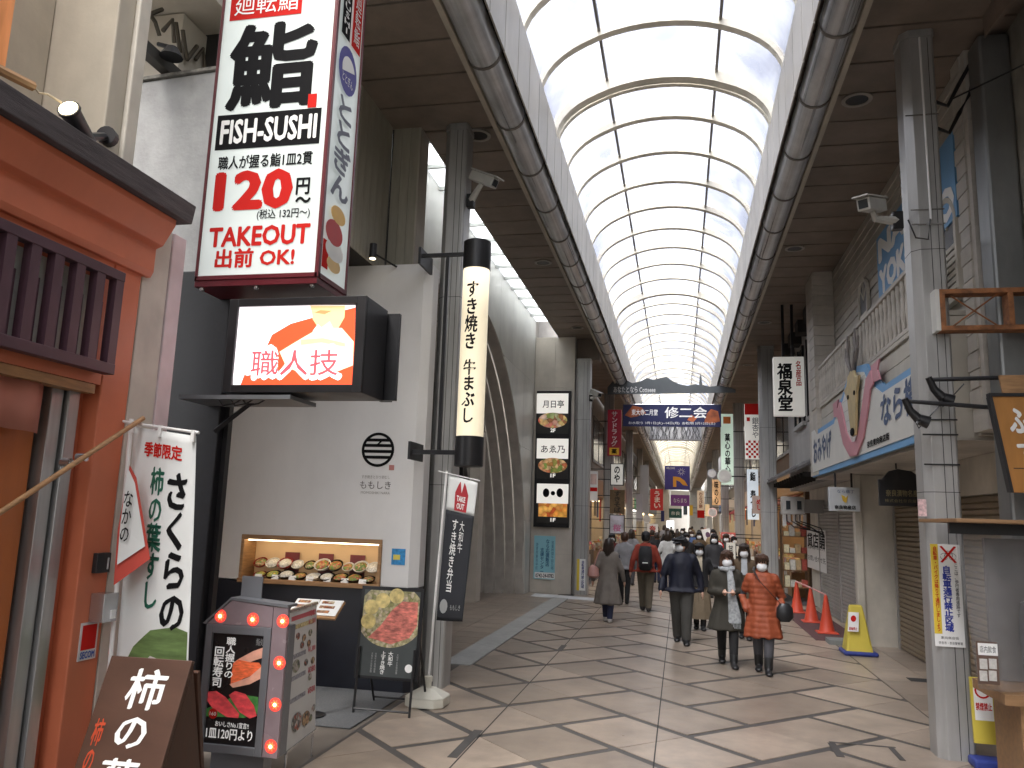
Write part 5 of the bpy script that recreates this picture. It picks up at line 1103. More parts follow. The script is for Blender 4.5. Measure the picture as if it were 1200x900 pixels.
# orange sign
t = thing('orange_sign', 'tilted orange wooden sign with white raised characters at the right edge', 'sign', (2.8, 7.4, 2.3))
FO = Fr(PY(1190, 575, 7.4), (1, .0, .04), (-.09, .0, 1)); M_os = mat('sign_orange', (.42, .19, .045), .5, var=.12, scale=3, stretch=(4, 4, 1))
FO = Fr(PY(1188, 577, 7.4), (1, 0, 0), (-.14, 0, 1)); hO = .82
MB().rect(FO, 0, .8, 0, hO, -.06, 0).build('board', M_os, t, bevel=.004); MB().rect(FO, -.02, .82, hO, hO + .03, -.07, .01).build('frame', M_black, t); MB().rect(FO, -.025, -.001, 0, hO, -.07, .01).build('frame', M_black, t)
MB().rect(FO, .12, .8, hO + .03, hO + .2, -.1, -.07).build('backing', M_wood, t)
text(t, 'ふじ', FO, (.06, .26, .5, .74), M_wink, .006, .04, vert=True) if False else text(t, 'ふ', FO, (.08, .24, .5, .72), M_wink, .006, .04)
text(t, 'す', FO, (.1, .28, .24, .44), M_wink, .006, .04); MB().rect(FO, .04, .8, .2, .207, .0005, .002).build('line', M_black, t)
# stall with vinyl sheet
t = thing('vinyl_stall', 'wooden street stall with a clear vinyl sheet at the right edge', 'stall', (2.7, 7.0, 0))
YV = 7.1; r = RY(1112, 612, 1260, 640, YV)
MB().box(r[0] - .02, 3.25, YV - .25, YV + .75, 2.07, 2.10).build('roof_board', mat('stall_wood', (.30, .17, .08), .55, var=.2, scale=4, stretch=(1, 6, 6)), t, bevel=.004)
MB().box(r[0], 3.25, YV - .02, YV + .02, 1.98, 2.068).build('rail', M_black, t)
vin = bpy.data.materials.new('vinyl'); vin.use_nodes = True; vb = vin.node_tree.nodes['Principled BSDF']; vb.inputs['Base Color'].default_value = (.4, .4, .41, 1); vb.inputs['Roughness'].default_value = .12; vb.inputs['Alpha'].default_value = .16
_n = vin.node_tree.nodes.new('ShaderNodeTexNoise'); _n.inputs['Scale'].default_value = 3; _b = vin.node_tree.nodes.new('ShaderNodeBump'); _b.inputs['Strength'].default_value = .5; _b.inputs['Distance'].default_value = .03; vin.node_tree.links.new(_n.outputs[0], _b.inputs['Height']); vin.node_tree.links.new(_b.outputs[0], vb.inputs['Normal'])
cloth('vinyl_sheet', ((r[0] + .04, YV - .03, 1.98), (3.25, YV - .03, 1.98), (3.25, YV - .05, .78), (r[0] + .14, YV - .05, .8)), 22, 10, vin, t, .03, .002, .5, 5)
xq = PY(1172, 820, YV).x; MB().box(xq, 3.25, YV - .1, YV + .6, .7, .78).build('counter', MATS['stall_wood'], t, bevel=.004); MB().box(xq + .12, 3.25, YV - .05, YV + .5, .013, .698).build('counter_base', MATS['stall_wood'], t)
MB().box(3.2, 3.26, YV + .65, YV + .7, 0.013, 2.068).build('leg', MATS['stall_wood'], t)
MB().box(2.55, 3.25, YV + .5, YV + .55, .79, 1.95).build('rear_panel', mat('stall_dark', (.16, .14, .125), .6, var=.5, scale=2), t)
# goods and figures seen dimly behind the vinyl
o = MB().tube([(2.95, YV + .3, .79), (2.95, YV + .3, 1.2), (2.93, YV + .3, 1.45), (2.93, YV + .3, 1.5)], [.22, .24, .2, .08], 14).build('apron_dummy', mat('slate_cloth', (.06, .065, .075), .8), None, smooth=True); tag(o, 'dark draped stack behind the clear vinyl of the stall', 'cover')
t = thing('price_notice', 'brown and white printed card hanging on the vinyl sheet', 'notice', tuple(PY(1157, 790, YV - .1)))
FV = FY(YV - .12); MB().rect(FV, *RY(1145, 752, 1170, 802, YV - .12), -.003, 0).build('card', mat('card_brown', (.12, .07, .05), .6), t); MB().rect(FV, *RY(1146, 754, 1169, 768, YV - .12), .0005, .002).build('heading', M_wink, t)
text(t, '店内飲食', FV, RY(1148, 757, 1167, 765, YV - .12), M_ink, .003)
for i in range(2):
    for j in range(2): MB().rect(FV, *RY(1148 + 11 * i, 772 + 14 * j, 1157 + 11 * i, 784 + 14 * j, YV - .12), .0005, .002).build('picture', mat('card_pale', (.55, .53, .5), .6, var=.15, scale=40), t)
# no-parking board and hose under the stall
t = thing('standing_notice', 'yellow and white no-smoking floor board under the vinyl stall', 'notice', (2.75, 7.8, 0))
r = RY(1140, 795, 1168, 872, 7.9); FV = Fr((0, 7.9, r[2]), (1, 0, 0), (0, .06, 1)); hh = r[3] - r[2]
M_yel = mat('yellow_plastic', (.62, .50, .07), .45, var=.05); MB().rect(FV, r[0], r[1], 0, hh, -.03, 0).build('board', M_yel, t, bevel=.004); MB().rect(FV, r[0] + .02, r[1] - .02, hh * .35, hh * .97, .0005, .002).build('paper', M_wink, t)
cx_ = (r[0] + r[1]) / 2; b = MB()
for k in range(16):
    a0, a1 = k * math.pi / 8, (k + 1) * math.pi / 8; b.prism(FV, [(cx_ + rr * math.cos(a), hh * .8 + rr * math.sin(a)) for rr, a in ((.05, a0), (.065, a0), (.065, a1), (.05, a1))], .0025, .004)
b.build('ban_ring', M_red, t); text(t, '禁煙禁止', FV, (r[0] + .03, r[1] - .03, hh * .5, hh * .62), M_red, .003, .03)
MB().box(r[0] - .03, r[1] + .03, 7.82, 8.02, .013, .09).build('foot', mat('blue_plastic', (.03, .05, .25), .45), t, bevel=.02)
o = MB().tube([(2.7, 7.72, .07), (2.85, 7.66, .06), (3.0, 7.55, .06), (3.2, 7.5, .06)], .055, 12).build('duct_hose', mat('hose_grey', (.32, .33, .33), .4, metal=.5)); tag(o, 'grey flexible duct hose on the ground at the right edge', 'hose')
# no cycling poster on the column, little sticker
t = thing('column_poster', 'yellow and white no-cycling poster on the right grey column', 'poster', (2.35, 8.03, 1))
FC_ = FY(8.036); r = RY(1093, 638, 1128, 758, 8.03); MB().rect(FC_, *r, 0, .003).build('sheet', M_wink, t)
MB().rect(FC_, r[0], r[0] + (r[1] - r[0]) * .26, r[2] + .11, r[3], .0035, .005).build('yellow_strip', MATS['ink_yellow'], t); w_ = r[1] - r[0]; h_ = r[3] - r[2]
text(t, '自転車・バイクは降りて通行しましょう', FC_, (r[0] + .02, r[0] + w_ * .22, r[2] + .13, r[3] - .02), M_red, .006, .02, vert=True)
text(t, '自転車通行禁止区域', FC_, (r[0] + w_ * .36, r[0] + w_ * .66, r[2] + .13, r[3] - .19), mat('ink_royal', (.02, .04, .32), .5, var=0), .004, .04, vert=True); text(t, 'ここは、歩行者専用道路です', FC_, (r[0] + w_ * .77, r[0] + w_ * .9, r[2] + .26, r[3] - .17), M_ink, .004, .01, vert=True)
text(t, '奈良市・奈良警察署', FC_, (r[0] + w_ * .12, r[1] - .02, r[2] + .02, r[2] + .045), M_ink, .004); text(t, '東向商店街', FC_, (r[0] + w_ * .2, r[1] - .05, r[2] + .065, r[2] + .09), M_ink, .004)
for s in (-1, 1): c0_ = (r[0] + w_ * .6, r[3] - .09); MB().prism(FC_, [(c0_[0] - .07, c0_[1] - s * .07), (c0_[0] - .05, c0_[1] - s * .075), (c0_[0] + .07, c0_[1] + s * .07), (c0_[0] + .05, c0_[1] + s * .075)], .004 + .0005 * s, .0052 + .0005 * s).build('cross', M_red, t)
for s in (-1, 1): MB().tube([(c0_[0] + s * .035 + .03 * math.cos(k * math.pi / 6), 8.0345, c0_[1] - .02 + .03 * math.sin(k * math.pi / 6)) for k in range(13)], .003, 4).build('bicycle_wheel', M_ink, t)
MB().tube([(c0_[0] - .035, 8.0345, c0_[1] - .02), (c0_[0] - .01, 8.0345, c0_[1] + .03), (c0_[0] + .03, 8.0345, c0_[1] + .03), (c0_[0] + .035, 8.0345, c0_[1] - .02)], .004, 4).build('bicycle_frame', M_ink, t)
r = RY(1076, 585, 1086, 605, 8.03); o = MB().rect(FC_, *r, 0, .003).build('column_sticker', mat('sticker_pinkwhite', (.6, .42, .42), .6, var=.4, scale=40)); tag(o, 'small pink and white sticker above the no-cycling poster', 'sticker')

# cones with bar, wet-floor stand, doormat strip
M_cone = mat('cone_red', (.62, .07, .03), .5, var=.1)
for i, (x, y, l) in enumerate(((2.72, 16.5, 'nearest of the three, by the yellow stand'), (2.70, 18.2, 'middle of the three'), (2.66, 20.0, 'farthest of the three, by the grey column'))):
    t = thing('traffic_cone', 'red traffic cone before the shutters, ' + l, 'cone', (x, y, 0), group='traffic cones')
    MB().lathe((x, y, .013), [(.155, .03), (.14, .05), (.075, .4), (.035, .66), (.025, .7)], 16).build('cone', M_cone, t, smooth=True); MB().box(x - .19, x + .19, y - .19, y + .19, .013, .045).build('base', M_cone, t, bevel=.015)
b = MB(); 
for i, (a, c) in enumerate((((2.72, 16.5), (2.70, 18.2)), ((2.70, 18.2), (2.66, 20.0)))):
    o = MB().tube([(a[0], a[1], .72), (c[0], c[1], .72)], .018, 8).build('cone_bar', mat('bar_stripe', (.6, .3, .28), .5, var=.5, scale=4, stretch=(.1, 2, .1))); tag(o, 'red and white bar linking the %s pair of cones' % ('nearer' if i == 0 else 'farther'), 'bar', 'cone bars')
t = thing('wet_floor_stand', 'yellow folding floor stand on a blue base beside the cones', 'stand', (2.75, 14.1, 0))
x = 2.77; y = 14.05
MB().add([(x - .2, y - .2, .08), (x + .2, y - .2, .08), (x + .2, y + .2, .08), (x - .2, y + .2, .08), (x - .11, y - .05, .78), (x + .09, y - .05, .78), (x + .09, y + .03, .78), (x - .11, y + .03, .78)], [(0, 1, 5, 4), (1, 2, 6, 5), (2, 3, 7, 6), (3, 0, 4, 7), (4, 5, 6, 7)]).build('body', M_yel, t, bevel=.03, seg=3)
MB().box(x - .25, x + .27, y - .25, y + .22, .013, .079).build('base', MATS['blue_plastic'], t, bevel=.03)
FT = Fr((x - .13, y - .195, .28), (1, 0, 0), (.1, .215, 1)); MB().rect(FT, -.05, .11, .1, .4, .005, .01).build('label', M_wink, t); MB().ell(FT, .03, .3, .04, .05, .0105, .012).build('mark', M_red, t); text(t, '駐輪禁止', FT, (-.03, .09, .12, .17), M_red, .0115, .02)
o = MB().box(2.5, 2.95, 14.95, 15.35, .013, .09).build('cable_block', mat('block_grey', (.2, .21, .2), .7)); tag(o, 'low grey block on the ground between cone and yellow stand', 'block')
o = MB().box(2.35, 3.2, 15.4, 20.8, .013, .02).build('door_mat', mat('maroon_mat', (.1, .045, .045), .9, var=.2, scale=30)); tag(o, 'long dark maroon mat under the traffic cones', 'mat')
# ================================================================ RIGHT: grey two-storey shop with tiled eave
M_grw = mat('grey_render', (.46, .455, .44), .7, var=.06, grime=.2)
M_tile = mat('roof_tile', (.11, .105, .105), .55, var=.2, objrand=.1)
t = thing('eaved_shop', 'grey two-storey shop with a tiled eave behind the white hanging sign', 'building', (3.3, 20, 0))
MB().box(3.03, 6, 17.25, 23.6, 2.96, 9).build('wall', M_grw, t)
for y in (18.2, 20.4):
    w = MB().box(3.0, 3.029, y, y + 1.5, 4.6, 6.4).build('window', M_win, t)
    for q in (y - .06, y + .72, y + 1.5): MB().box(2.97, 3.028, q, q + .06, 4.55, 6.45).build('frame', M_blackm, w)
    MB().box(2.94, 3.028, y - .1, y + 1.6, 4.45, 4.545).build('sill', M_grw, w)
for k in range(26):
    y = 17.3 + k * .235; MB().tube([(2.38, y, 3.2), (3.0, y, 3.52)], .055, 8).build('roof_tile', M_tile, t); 
MB().add([(2.36, 17.2, 3.13), (3.03, 17.2, 3.48), (3.03, 23.4, 3.48), (2.36, 23.4, 3.13), (2.36, 17.2, 3.18), (3.03, 17.2, 3.53), (3.03, 23.4, 3.53), (2.36, 23.4, 3.18)], [(0, 1, 2, 3), (4, 7, 6, 5), (0, 4, 5, 1), (1, 5, 6, 2), (2, 6, 7, 3), (3, 7, 4, 0)]).build('eave', M_tile, t)
for k in range(14): MB().box(2.5, 3.02, 17.4 + .44 * k, 17.47 + .44 * k, 3.02, 3.12).build('rafter', M_dark, t)
for k in range(4): MB().box(2.75, 3.02, 18.0 + 1.3 * k, 18.5 + 1.3 * k, 6.55, 6.85).build('roof_bracket', M_dark, t)
p_ = MB().box(2.99, 3.028, 17.5, 18.0, 3.75, 4.25).build('name_plate', mat('plate_bronze', (.1, .085, .06), .5), t)
def vsign(name, label, cat, px, Y, depth, face, frame=None, group=None, e=True):
    r = RY(*px, Y); t = thing(name, label, cat, ((r[0] + r[1]) / 2, Y, r[2]), group=group)
    MB().box(r[0], r[1], Y, Y + depth, r[2], r[3]).build('box', face, t, bevel=.008)
    if frame:
        b = MB(); f = .03
        for q in ((r[0] - f, r[0], r[2] - f, r[3] + f), (r[1], r[1] + f, r[2] - f, r[3] + f), (r[0], r[1], r[3], r[3] + f), (r[0], r[1], r[2] - f, r[2])): b.box(q[0], q[1], Y - .005, Y + depth + .005, q[2], q[3])
        b.build('frame', frame, t)
    return t, FY(Y - .001), r
def sub(r, a, b_, c, d): return (r[0] + (r[1] - r[0]) * a, r[0] + (r[1] - r[0]) * b_, r[2] + (r[3] - r[2]) * c, r[2] + (r[3] - r[2]) * d)
M_fw = mat('lit_cream', (.76, .74, .68), .4, var=.03, emit=.28)
t, f, r = vsign('hanging_sign', 'white box sign with three bold black characters hung from the ceiling', 'sign', (907, 418, 943, 487), 18.6, .22, M_fw, None, None)
text(t, '福泉堂', f, sub(r, .1, .62, .07, .9), M_ink, .003, vert=True, brush=.05); text(t, '名産品', f, sub(r, .72, .9, .5, .93), M_red, .003, .02, vert=True)
MB().box(r[0] + .2, r[0] + .26, 18.68, 18.74, r[3], SZ).build('hanger', M_blackm, t); MB().box(r[1] - .26, r[1] - .2, 18.68, 18.74, r[3], SZ).build('hanger', M_blackm, t)

# ================================================================ things hung across the street
t = thing('mountain_sign', 'dark grey silhouette sign of mountains and pagoda hung across the street', 'sign', (-.3, 27, 6.2))
Fm = FY(27.0); prof = [(712, 462), (712, 454), (718, 447), (726, 444), (733, 445), (741, 449), (750, 447), (758, 443), (766, 445), (774, 443), (781, 441.5), (789, 447), (796, 450), (806, 452), (815, 450), (819, 451), (820, 441), (821, 438), (822, 441), (823, 451), (832, 453), (845, 452), (856, 454), (862, 456), (862, 460)]
pp = [(PY(x, y, 27).x, PY(x, y, 27).z) for x, y in prof]
MB().prism(Fm, pp, -.05, 0).build('board', mat('slate_board', (.075, .085, .09), .6, var=.08), t); text(t, 'あなたとなら Cotteeee', Fm, RY(719, 453, 768, 460, 27), M_wink, .002)
for x in (-2.0, 1.45): MB().tube([(x, 27.02, 6.0 + .2), (x, 27.02, 6.75)], .012, 5).build('hanger', M_steel, t)
o = MB().tube([PY(712, 437, 27.2), PY(862, 437, 27.2)], .012, 5).build('span_wire', M_steel); tag(o, 'thin wire stretched between the gutters above the mountain sign', 'wire')
t = thing('street_banner', 'navy banner with white characters and orange flames across the street', 'banner', (-.3, 30, 5.5))
r = RY(730, 474, 845, 500, 30.0); Fb = FY(30.0); M_nv = mat('banner_navy', (.012, .016, .07), .7, var=.15, scale=1.5)
MB().box(r[0], r[1], 30.0, 30.03, r[2], r[3]).build('cloth', M_nv, t); Mfl = mat('flame_print', (.34, .09, .03), .6, var=.6, scale=3)
for pts in ([(.02, .5), (.1, .95), (.2, .85), (.24, .6), (.15, .45), (.08, .4)], [(.83, .2), (.86, .6), (.9, .8), (.97, .7), (.99, .25), (.9, .15)], [(.66, .3), (.7, .55), (.76, .4), (.72, .2)]):
    MB().prism(Fb, [(r[0] + (r[1] - r[0]) * u, r[2] + (r[3] - r[2]) * v) for u, v in pts], .001, .003).build('flame_print', Mfl, t)
text(t, '東大寺二月堂', Fb, sub(r, .09, .36, .5, .78), M_wink, .005, .015); text(t, '修二会', Fb, sub(r, .43, .86, .38, .9), M_wink, .005, brush=.025); text(t, 'お水取り 3月1日(火)~14日(月)  お松明 3月12日(土)', Fb, sub(r, .06, .94, .08, .22), M_wink, .005)
MB().tube([(r[0], 30.015, r[3]), (r[1], 30.015, r[3])], .02, 6).build('top_bar', M_steel, t)
for x in (r[0] + .1, r[1] - .1): MB().tube([(x, 30.015, r[3]), (x, 30.015, 6.75)], .01, 5).build('hanger', M_steel, t)
# welcome banner with fireworks
t = thing('hanging_banner', 'purple banner with white firework and orange arc far down the arcade', 'banner', (-.2, 58, 4))
r = RY(779, 546, 808.5, 574, 58); f = FY(58.0); MB().box(r[0], r[1], 58.0, 58.03, r[2], r[3]).build('cloth', mat('banner_violet', (.06, .05, .26), .7), t)
cu_, cv_ = r[0] + (r[1] - r[0]) * .66, r[2] + (r[3] - r[2]) * .76; b = MB()
for k in range(10): a = k * math.pi / 5; b.prism(f, [(cu_ + .1 * math.cos(a - .15), cv_ + .1 * math.sin(a - .15)), (cu_ + .32 * math.cos(a), cv_ + .32 * math.sin(a)), (cu_ + .1 * math.cos(a + .15), cv_ + .1 * math.sin(a + .15))], .001, .004)
b.build('firework_print', M_wink, t)
orr = mat('print_amber', (.75, .35, .04), .6, var=0); MB().rect(f, *sub(r, .33, .46, .12, .55), .001, .004).build('arc_print', orr, t)
MB().prism(f, [(r[0] + (r[1] - r[0]) * u, r[2] + (r[3] - r[2]) * v) for u, v in ((.4, .55), (.6, .53), (.8, .38), (.92, .17), (.72, .2), (.6, .34), (.46, .4))], .005, .007).build('arc_print', orr, t); text(t, 'WELCOME', f, sub(r, .06, .4, .86, .94), M_wink, .005)
MB().tube([(r[0], 58, r[3]), (r[0] + .1, 58, 6.8)], .01, 4).tube([(r[1], 58, r[3]), (r[1] - .1, 58, 6.8)], .01, 4).build('hangers', M_steel, t)
for px, Y, c, lab, tx in (((786, 580, 808, 593), 70, (.22, .06, .28), 'purple and white banner below the firework banner', 'ならまち'), ((784, 596, 799, 607), 82, (.02, .09, .08), 'small dark teal banner at the far end of the arcade', '奈良')):
    t, f, r = vsign('hanging_banner', lab, 'banner', px, Y, .03, mat('ban%.2f' % c[0], c, .7), None); text(t, tx, f, sub(r, .15, .85, .3, .7), M_wink, .005)
    MB().rect(f, r[0], r[1], r[3], r[3] + .35, -.03, 0).build('white_band', M_wink, t); MB().tube([(r[0] + .1, Y, r[3]), (r[0] + .1, Y, 6.8)], .01, 4).tube([(r[1] - .1, Y, r[3]), (r[1] - .1, Y, 6.8)], .01, 4).build('hangers', M_steel, t)

# ================================================================ vertical shop signs down the street
def brk(t, r, Y, side):
    x = r[0] if side < 0 else r[1]
    for k in (.25, .75):
        z = r[2] + (r[3] - r[2]) * k; MB().box(min(x, side * 3.35), max(x, side * 3.35), Y + .06, Y + .09, z - .015, z + .015).build('bracket', M_blackm, t)
def SG(label, px, Y, face, txt, tm, rect=(.2, .8, .05, .95), side=-1, depth=.16, frame=None, extra=None, **k):
    t, f, r = vsign('shop_sign', label, 'sign', px, Y, depth, face, frame, 'projecting shop signs'); brk(t, r, Y, side)
    if txt: text(t, txt, f, sub(r, *rect), tm, .003, vert=k.get('vert', True), bold=k.get('bold', .03), brush=k.get('brush', 0))
    if extra:
        for (a, m) in extra: MB().rect(f, *sub(r, *a), .0005, .0025).build('panel', m, t)
    return t, f, r
M_drug = mat('sign_maroon', (.26, .015, .03), .45, var=.05, emit=.15); M_ylw = mat('sign_amber', (.62, .36, .03), .5, var=.05, emit=.15)
t, f, r = SG('maroon vertical sign with white katakana and a yellow square', (712, 480, 728, 534), 31.2, M_drug, 'サンドラッグ', M_wink, (.28, .72, .2, .96), extra=[((.15, .85, .02, .17), M_ylw)]); text(t, '薬', f, sub(r, .3, .7, .04, .15), M_ink, .004, .03)
SG('small lit cream sign with two black brush characters below the maroon sign', (716, 544, 730, 568), 30.4, M_fw, 'のや', M_ink, (.25, .75, .1, .9), brush=.04, frame=M_blackm)
SG('brown wooden sign below the small lit cream sign', (714.5, 574, 732, 602), 29.6, mat('sign_wood', (.14, .09, .04), .6, var=.3, scale=4), 'すきそば', mat('ink_wood', (.03, .02, .01), .6, var=0), (.3, .75, .05, .95))
SG('white and pink picture panel below the brown wooden sign', (715, 604, 731, 625), 29.0, mat('panel_lilac', (.5, .5, .58), .5, var=.4, scale=3), '桜', mat('ink_pink', (.5, .15, .3), .5, var=0), (.2, .8, .1, .5), frame=M_blackm)
SG('white red and blue panel left of the maroon sign', (691, 552, 700, 587), 27.5, M_wink, '', M_ink, extra=[((0, 1, .32, .45), M_red), ((.1, .9, .55, .9), mat('panel_peach', (.6, .45, .4), .5, var=.3, scale=4))])
M_gp = mat('grey_panel', (.42, .43, .45), .5, var=.04)
SG('tall plain grey vertical panel on the left row', (750, 545, 760, 601), 50, M_gp, '', M_ink); SG('shorter plain grey vertical panel beside the tall one', (745.5, 579, 753, 611), 47.5, M_gp, '', M_ink)
SG('red hanging sign with white script on the left', (762, 573, 777, 598), 56, mat('sign_red', (.5, .03, .03), .5, var=.05, emit=.12), 'うまい', M_wink, (.3, .8, .1, .9))
SG('narrow navy sign under the red script sign', (774.5, 598.5, 778.5, 611), 57, mat('sign_navy', (.02, .03, .16), .5), '', M_ink)
SG('white board low on the left above the crowd', (758.5, 614, 771, 633), 41, M_wink, '奈良', M_red, (.2, .8, .1, .9))
t, f, r = SG('tall pale green lit sign with black brush characters on the right', (845, 485, 859.5, 568), 30.5, mat('sign_mint', (.6, .75, .62), .4, var=.03, emit=.4), '菓心の華心堂', M_ink, (.3, .75, .05, .72), side=1, brush=.03); MB().rect(f, *sub(r, .2, .8, .86, .96), .0005, .0025).build('mark', mat('mark_orange', (.7, .2, .03), .5, var=0), t)
t, f, r = SG('white sign with red top and red checked bottom beside the column', (873, 473, 892, 538), 25.2, M_fw, '銀杏や', mat('ink_greyblk', (.08, .08, .09), .5, var=0), (.45, .85, .38, .75), side=1, bold=.01, extra=[((0, 1, .8, 1), M_red), ((.12, .32, .68, .75), M_red)])
for i in range(6):
    for j in range(7):
        if (i + j) % 2: MB().rect(f, *sub(r, .04 + i * .155, .04 + i * .155 + .15, .02 + j * .045, .02 + j * .045 + .043), .0005, .002).build('check', M_red, t)
SG('white and blue lit sign with brush characters below the checked sign', (876, 550, 889, 609), 26.6, mat('sign_iceblue', (.66, .74, .8), .4, var=.03, emit=.4), '鮨 寿づし', M_ink, (.25, .75, .05, .95), side=1, brush=.02)
t, f, r = SG('cream vertical sign with orange brush characters on the right', (834.5, 562, 844.5, 592), 44, mat('sign_peach', (.7, .42, .2), .5, var=.3, scale=2, emit=.25), '味の心', M_ink, (.25, .75, .05, .95), side=1)
SG('rounded cream sign with red foot on the right row', (817, 575, 825.5, 607), 55, mat('sign_cream2', (.7, .55, .4), .5, emit=.25), 'わらび餅', mat('ink_brown', (.25, .07, .02), .5, var=0), (.25, .75, .35, .95), side=1, extra=[((0, 1, 0, .28), M_red)])
SG('small yellowish lit sign beside the round pink disc', (826.5, 591, 831.5, 605), 52, mat('sign_warm', (.75, .55, .3), .5, emit=.5), '', M_ink, side=1)
SG('tiny yellow sign far down the right row', (808, 592, 812, 604), 70, M_ylw, '', M_ink, side=1)
SG('red and white shop board low on the right above the crowd', (845, 624, 862, 632), 30, mat('board_redwhite', (.5, .1, .09), .6, var=.4, scale=8), '営業中', M_wink, (.1, .9, .2, .8), side=1, vert=False)
def disc(label, cx_, cy_, rp, Y, m, side=1):
    c = PY(cx_, cy_, Y); rr = (PY(cx_ + rp, cy_, Y) - c).length; t = thing('round_sign', label, 'sign', tuple(c), group='round projecting signs')
    f = FY(Y); MB().ell(f, c.x, c.z, rr, rr, -.1, 0, 28).build('disc', m, t, bevel=.01); MB().ell(f, c.x, c.z, rr * .8, rr * .8, .001, .004, 24).build('face', mat(m.name + '_in', tuple(v * .85 for v in m.node_tree.nodes['Principled BSDF'].inputs['Base Color'].default_value[:3]) if False else (.55, .54, .5), .5, var=.15, scale=4), t)
    MB().box(min(c.x, side * 3.3), max(c.x, side * 3.3), Y + .02, Y + .06, c.z - .02, c.z + .02).build('bracket', M_blackm, t)
disc('round grey disc sign left of the pale green sign foot', 834.5, 555, 5.5, 38, mat('disc_grey', (.35, .35, .38), .5)); disc('round pale sign at the foot of the pale green sign', 849, 558, 8.5, 29.5, mat('disc_pale', (.6, .66, .58), .5)); disc('round lit pink disc sign on the right row', 835, 600.5, 5.5, 48, mat('disc_pink', (.75, .5, .45), .5, emit=.4)); disc('round white disc sign on the left row', 758, 608.5, 4.5, 44, mat('disc_white', (.7, .7, .68), .5), -1)
# paper lantern shaped flag on the right
t, f, r = SG('cream tapered pennant with red border beside the eave', (882, 581, 897, 602), 24.0, mat('pennant', (.5, .38, .32), .7, var=.15, scale=4), 'めし', M_red, (.3, .7, .2, .8), side=1)

# ================================================================ shops along both sides
def shop(label, side, y0, y1, col, glow, signcol=None, awn=None, x=3.45):
    xw = side * x; t = thing('arcade_shop', label, 'shop', (xw, (y0 + y1) / 2, 0), group='shops along the arcade')
    mw = mat('shopwall_%d_%d' % (side, y0), col, .65, var=.08, grime=.2); far = side * 7
    bx = lambda a, b_: (min(a, b_), max(a, b_))
    MB().box(*bx(xw, far), y0 + .01, y1 - .01, 2.9, 9).build('upper_wall', mw, t)
    MB().box(*bx(xw, far), y0 + .01, y0 + .35, 0, 2.898).build('pier', mw, t); MB().box(*bx(xw, far), y1 - .35, y1 - .01, 0, 2.898).build('pier', mw, t)
    MB().box(*bx(xw + side * 2.2, far), y0 + .351, y1 - .351, 0, 2.898).build('back_wall', mat('shop_back', (.2, .15, .1), .7, var=.3), t)
    MB().box(*bx(xw + side * .3, xw + side * 2.1), y0 + .5, y1 - .5, 2.84, 2.89).build('ceiling_light', glow, t)
    n = max(1, int((y1 - y0) / 2.2))
    for i in range(n):
        ya = y0 + .5 + i * (y1 - y0 - 1) / n; w = MB().box(*bx(xw - side * .001, xw + side * -.03), ya, ya + (y1 - y0 - 1) / n - .3, 4.4, 6.2).build('window', M_win, t)
        MB().box(*bx(xw - side * .031, xw - side * .06), ya - .06, ya + (y1 - y0 - 1) / n - .24, 4.3, 4.398).build('sill', M_grw, w)
    if signcol: MB().box(*bx(xw - side * .002, xw - side * .14), y0 + .3, y1 - .3, 2.95, 3.65).build('fascia_sign', mat('fsign_%d_%d' % (side, y0), signcol, .5, var=.1, emit=.25), t)
    if awn:
        v = [(xw, y0 + .3, 2.9), (xw - side * .8, y0 + .3, 2.5), (xw - side * .8, y1 - .3, 2.5), (xw, y1 - .3, 2.9)]; o = MB().add(v, [(0, 1, 2, 3)]).build('awning', mat('awn_%d_%d' % (side, y0), awn, .7), t); o.modifiers.new('s', 'SOLIDIFY').thickness = .04
    if y0 < 60:
        for i in range(int((y1 - y0 - 1) / 1.1)):        # back shelves, hanging cloths and lamps inside
            ya = y0 + .6 + 1.1 * i; MB().box(*bx(xw + side * 1.6, xw + side * 2.1), ya, ya + .95, .0125, random.uniform(1.5, 2.3)).build('shelf', food_mat('shelf%d' % (i % 3), [[(.3, .2, .1), (.5, .1, .06), (.6, .55, .45), (.1, .08, .06)], [(.2, .12, .06), (.1, .2, .12), (.6, .5, .3), (.08, .06, .05)], [(.05, .05, .05), (.4, .3, .2), (.6, .3, .1)]][i % 3], 5), t)
            if random.random() < .6: MB().box(*bx(xw - side * .05, xw - side * .09), ya + .1, ya + .1 + random.uniform(.3, .7), random.uniform(1.9, 2.3), 2.88).build('shop_curtain', mat('noren%d' % (i % 4), [(.35, .3, .22), (.05, .07, .16), (.4, .06, .05), (.5, .47, .42)][i % 4], .8, var=.15), t)
    k = 0
    for i in range(int((y1 - y0 - 1) / 1.1)):
        ya = y0 + .6 + 1.1 * i; h = random.uniform(.6, .95); st = MB().box(*bx(xw - side * .35, xw + side * .3), ya, ya + .9, .0125, h).build('display_stand', mat('stand%d' % (i % 3), [(.3, .18, .09), (.5, .48, .44), (.12, .08, .06)][i % 3], .6, var=.2), t)
        for q in range(3): MB().box(*bx(xw - side * .3, xw + side * .1), ya + .05 + .28 * q, ya + .28 + .28 * q, h + .001, h + random.uniform(.12, .4)).build('goods', food_mat('goods%d' % ((i + q) % 4), [[(.6, .5, .35), (.5, .1, .06), (.7, .66, .55)], [(.65, .6, .5), (.15, .25, .1), (.6, .3, .1)], [(.2, .1, .05), (.6, .2, .15), (.7, .6, .3)], [(.7, .68, .62), (.1, .15, .3), (.6, .1, .1)]][(i + q) % 4], 9), st)
    return t
gl1 = mat('glow_white', (1, .95, .85), .5, var=0, emit=4); gl2 = mat('glow_warm', (1, .75, .42), .5, var=0, emit=4)
shop('drugstore with white fascia left of the maroon sign', -1, 22.6, 31.5, (.34, .33, .32), gl1, (.6, .6, .58))
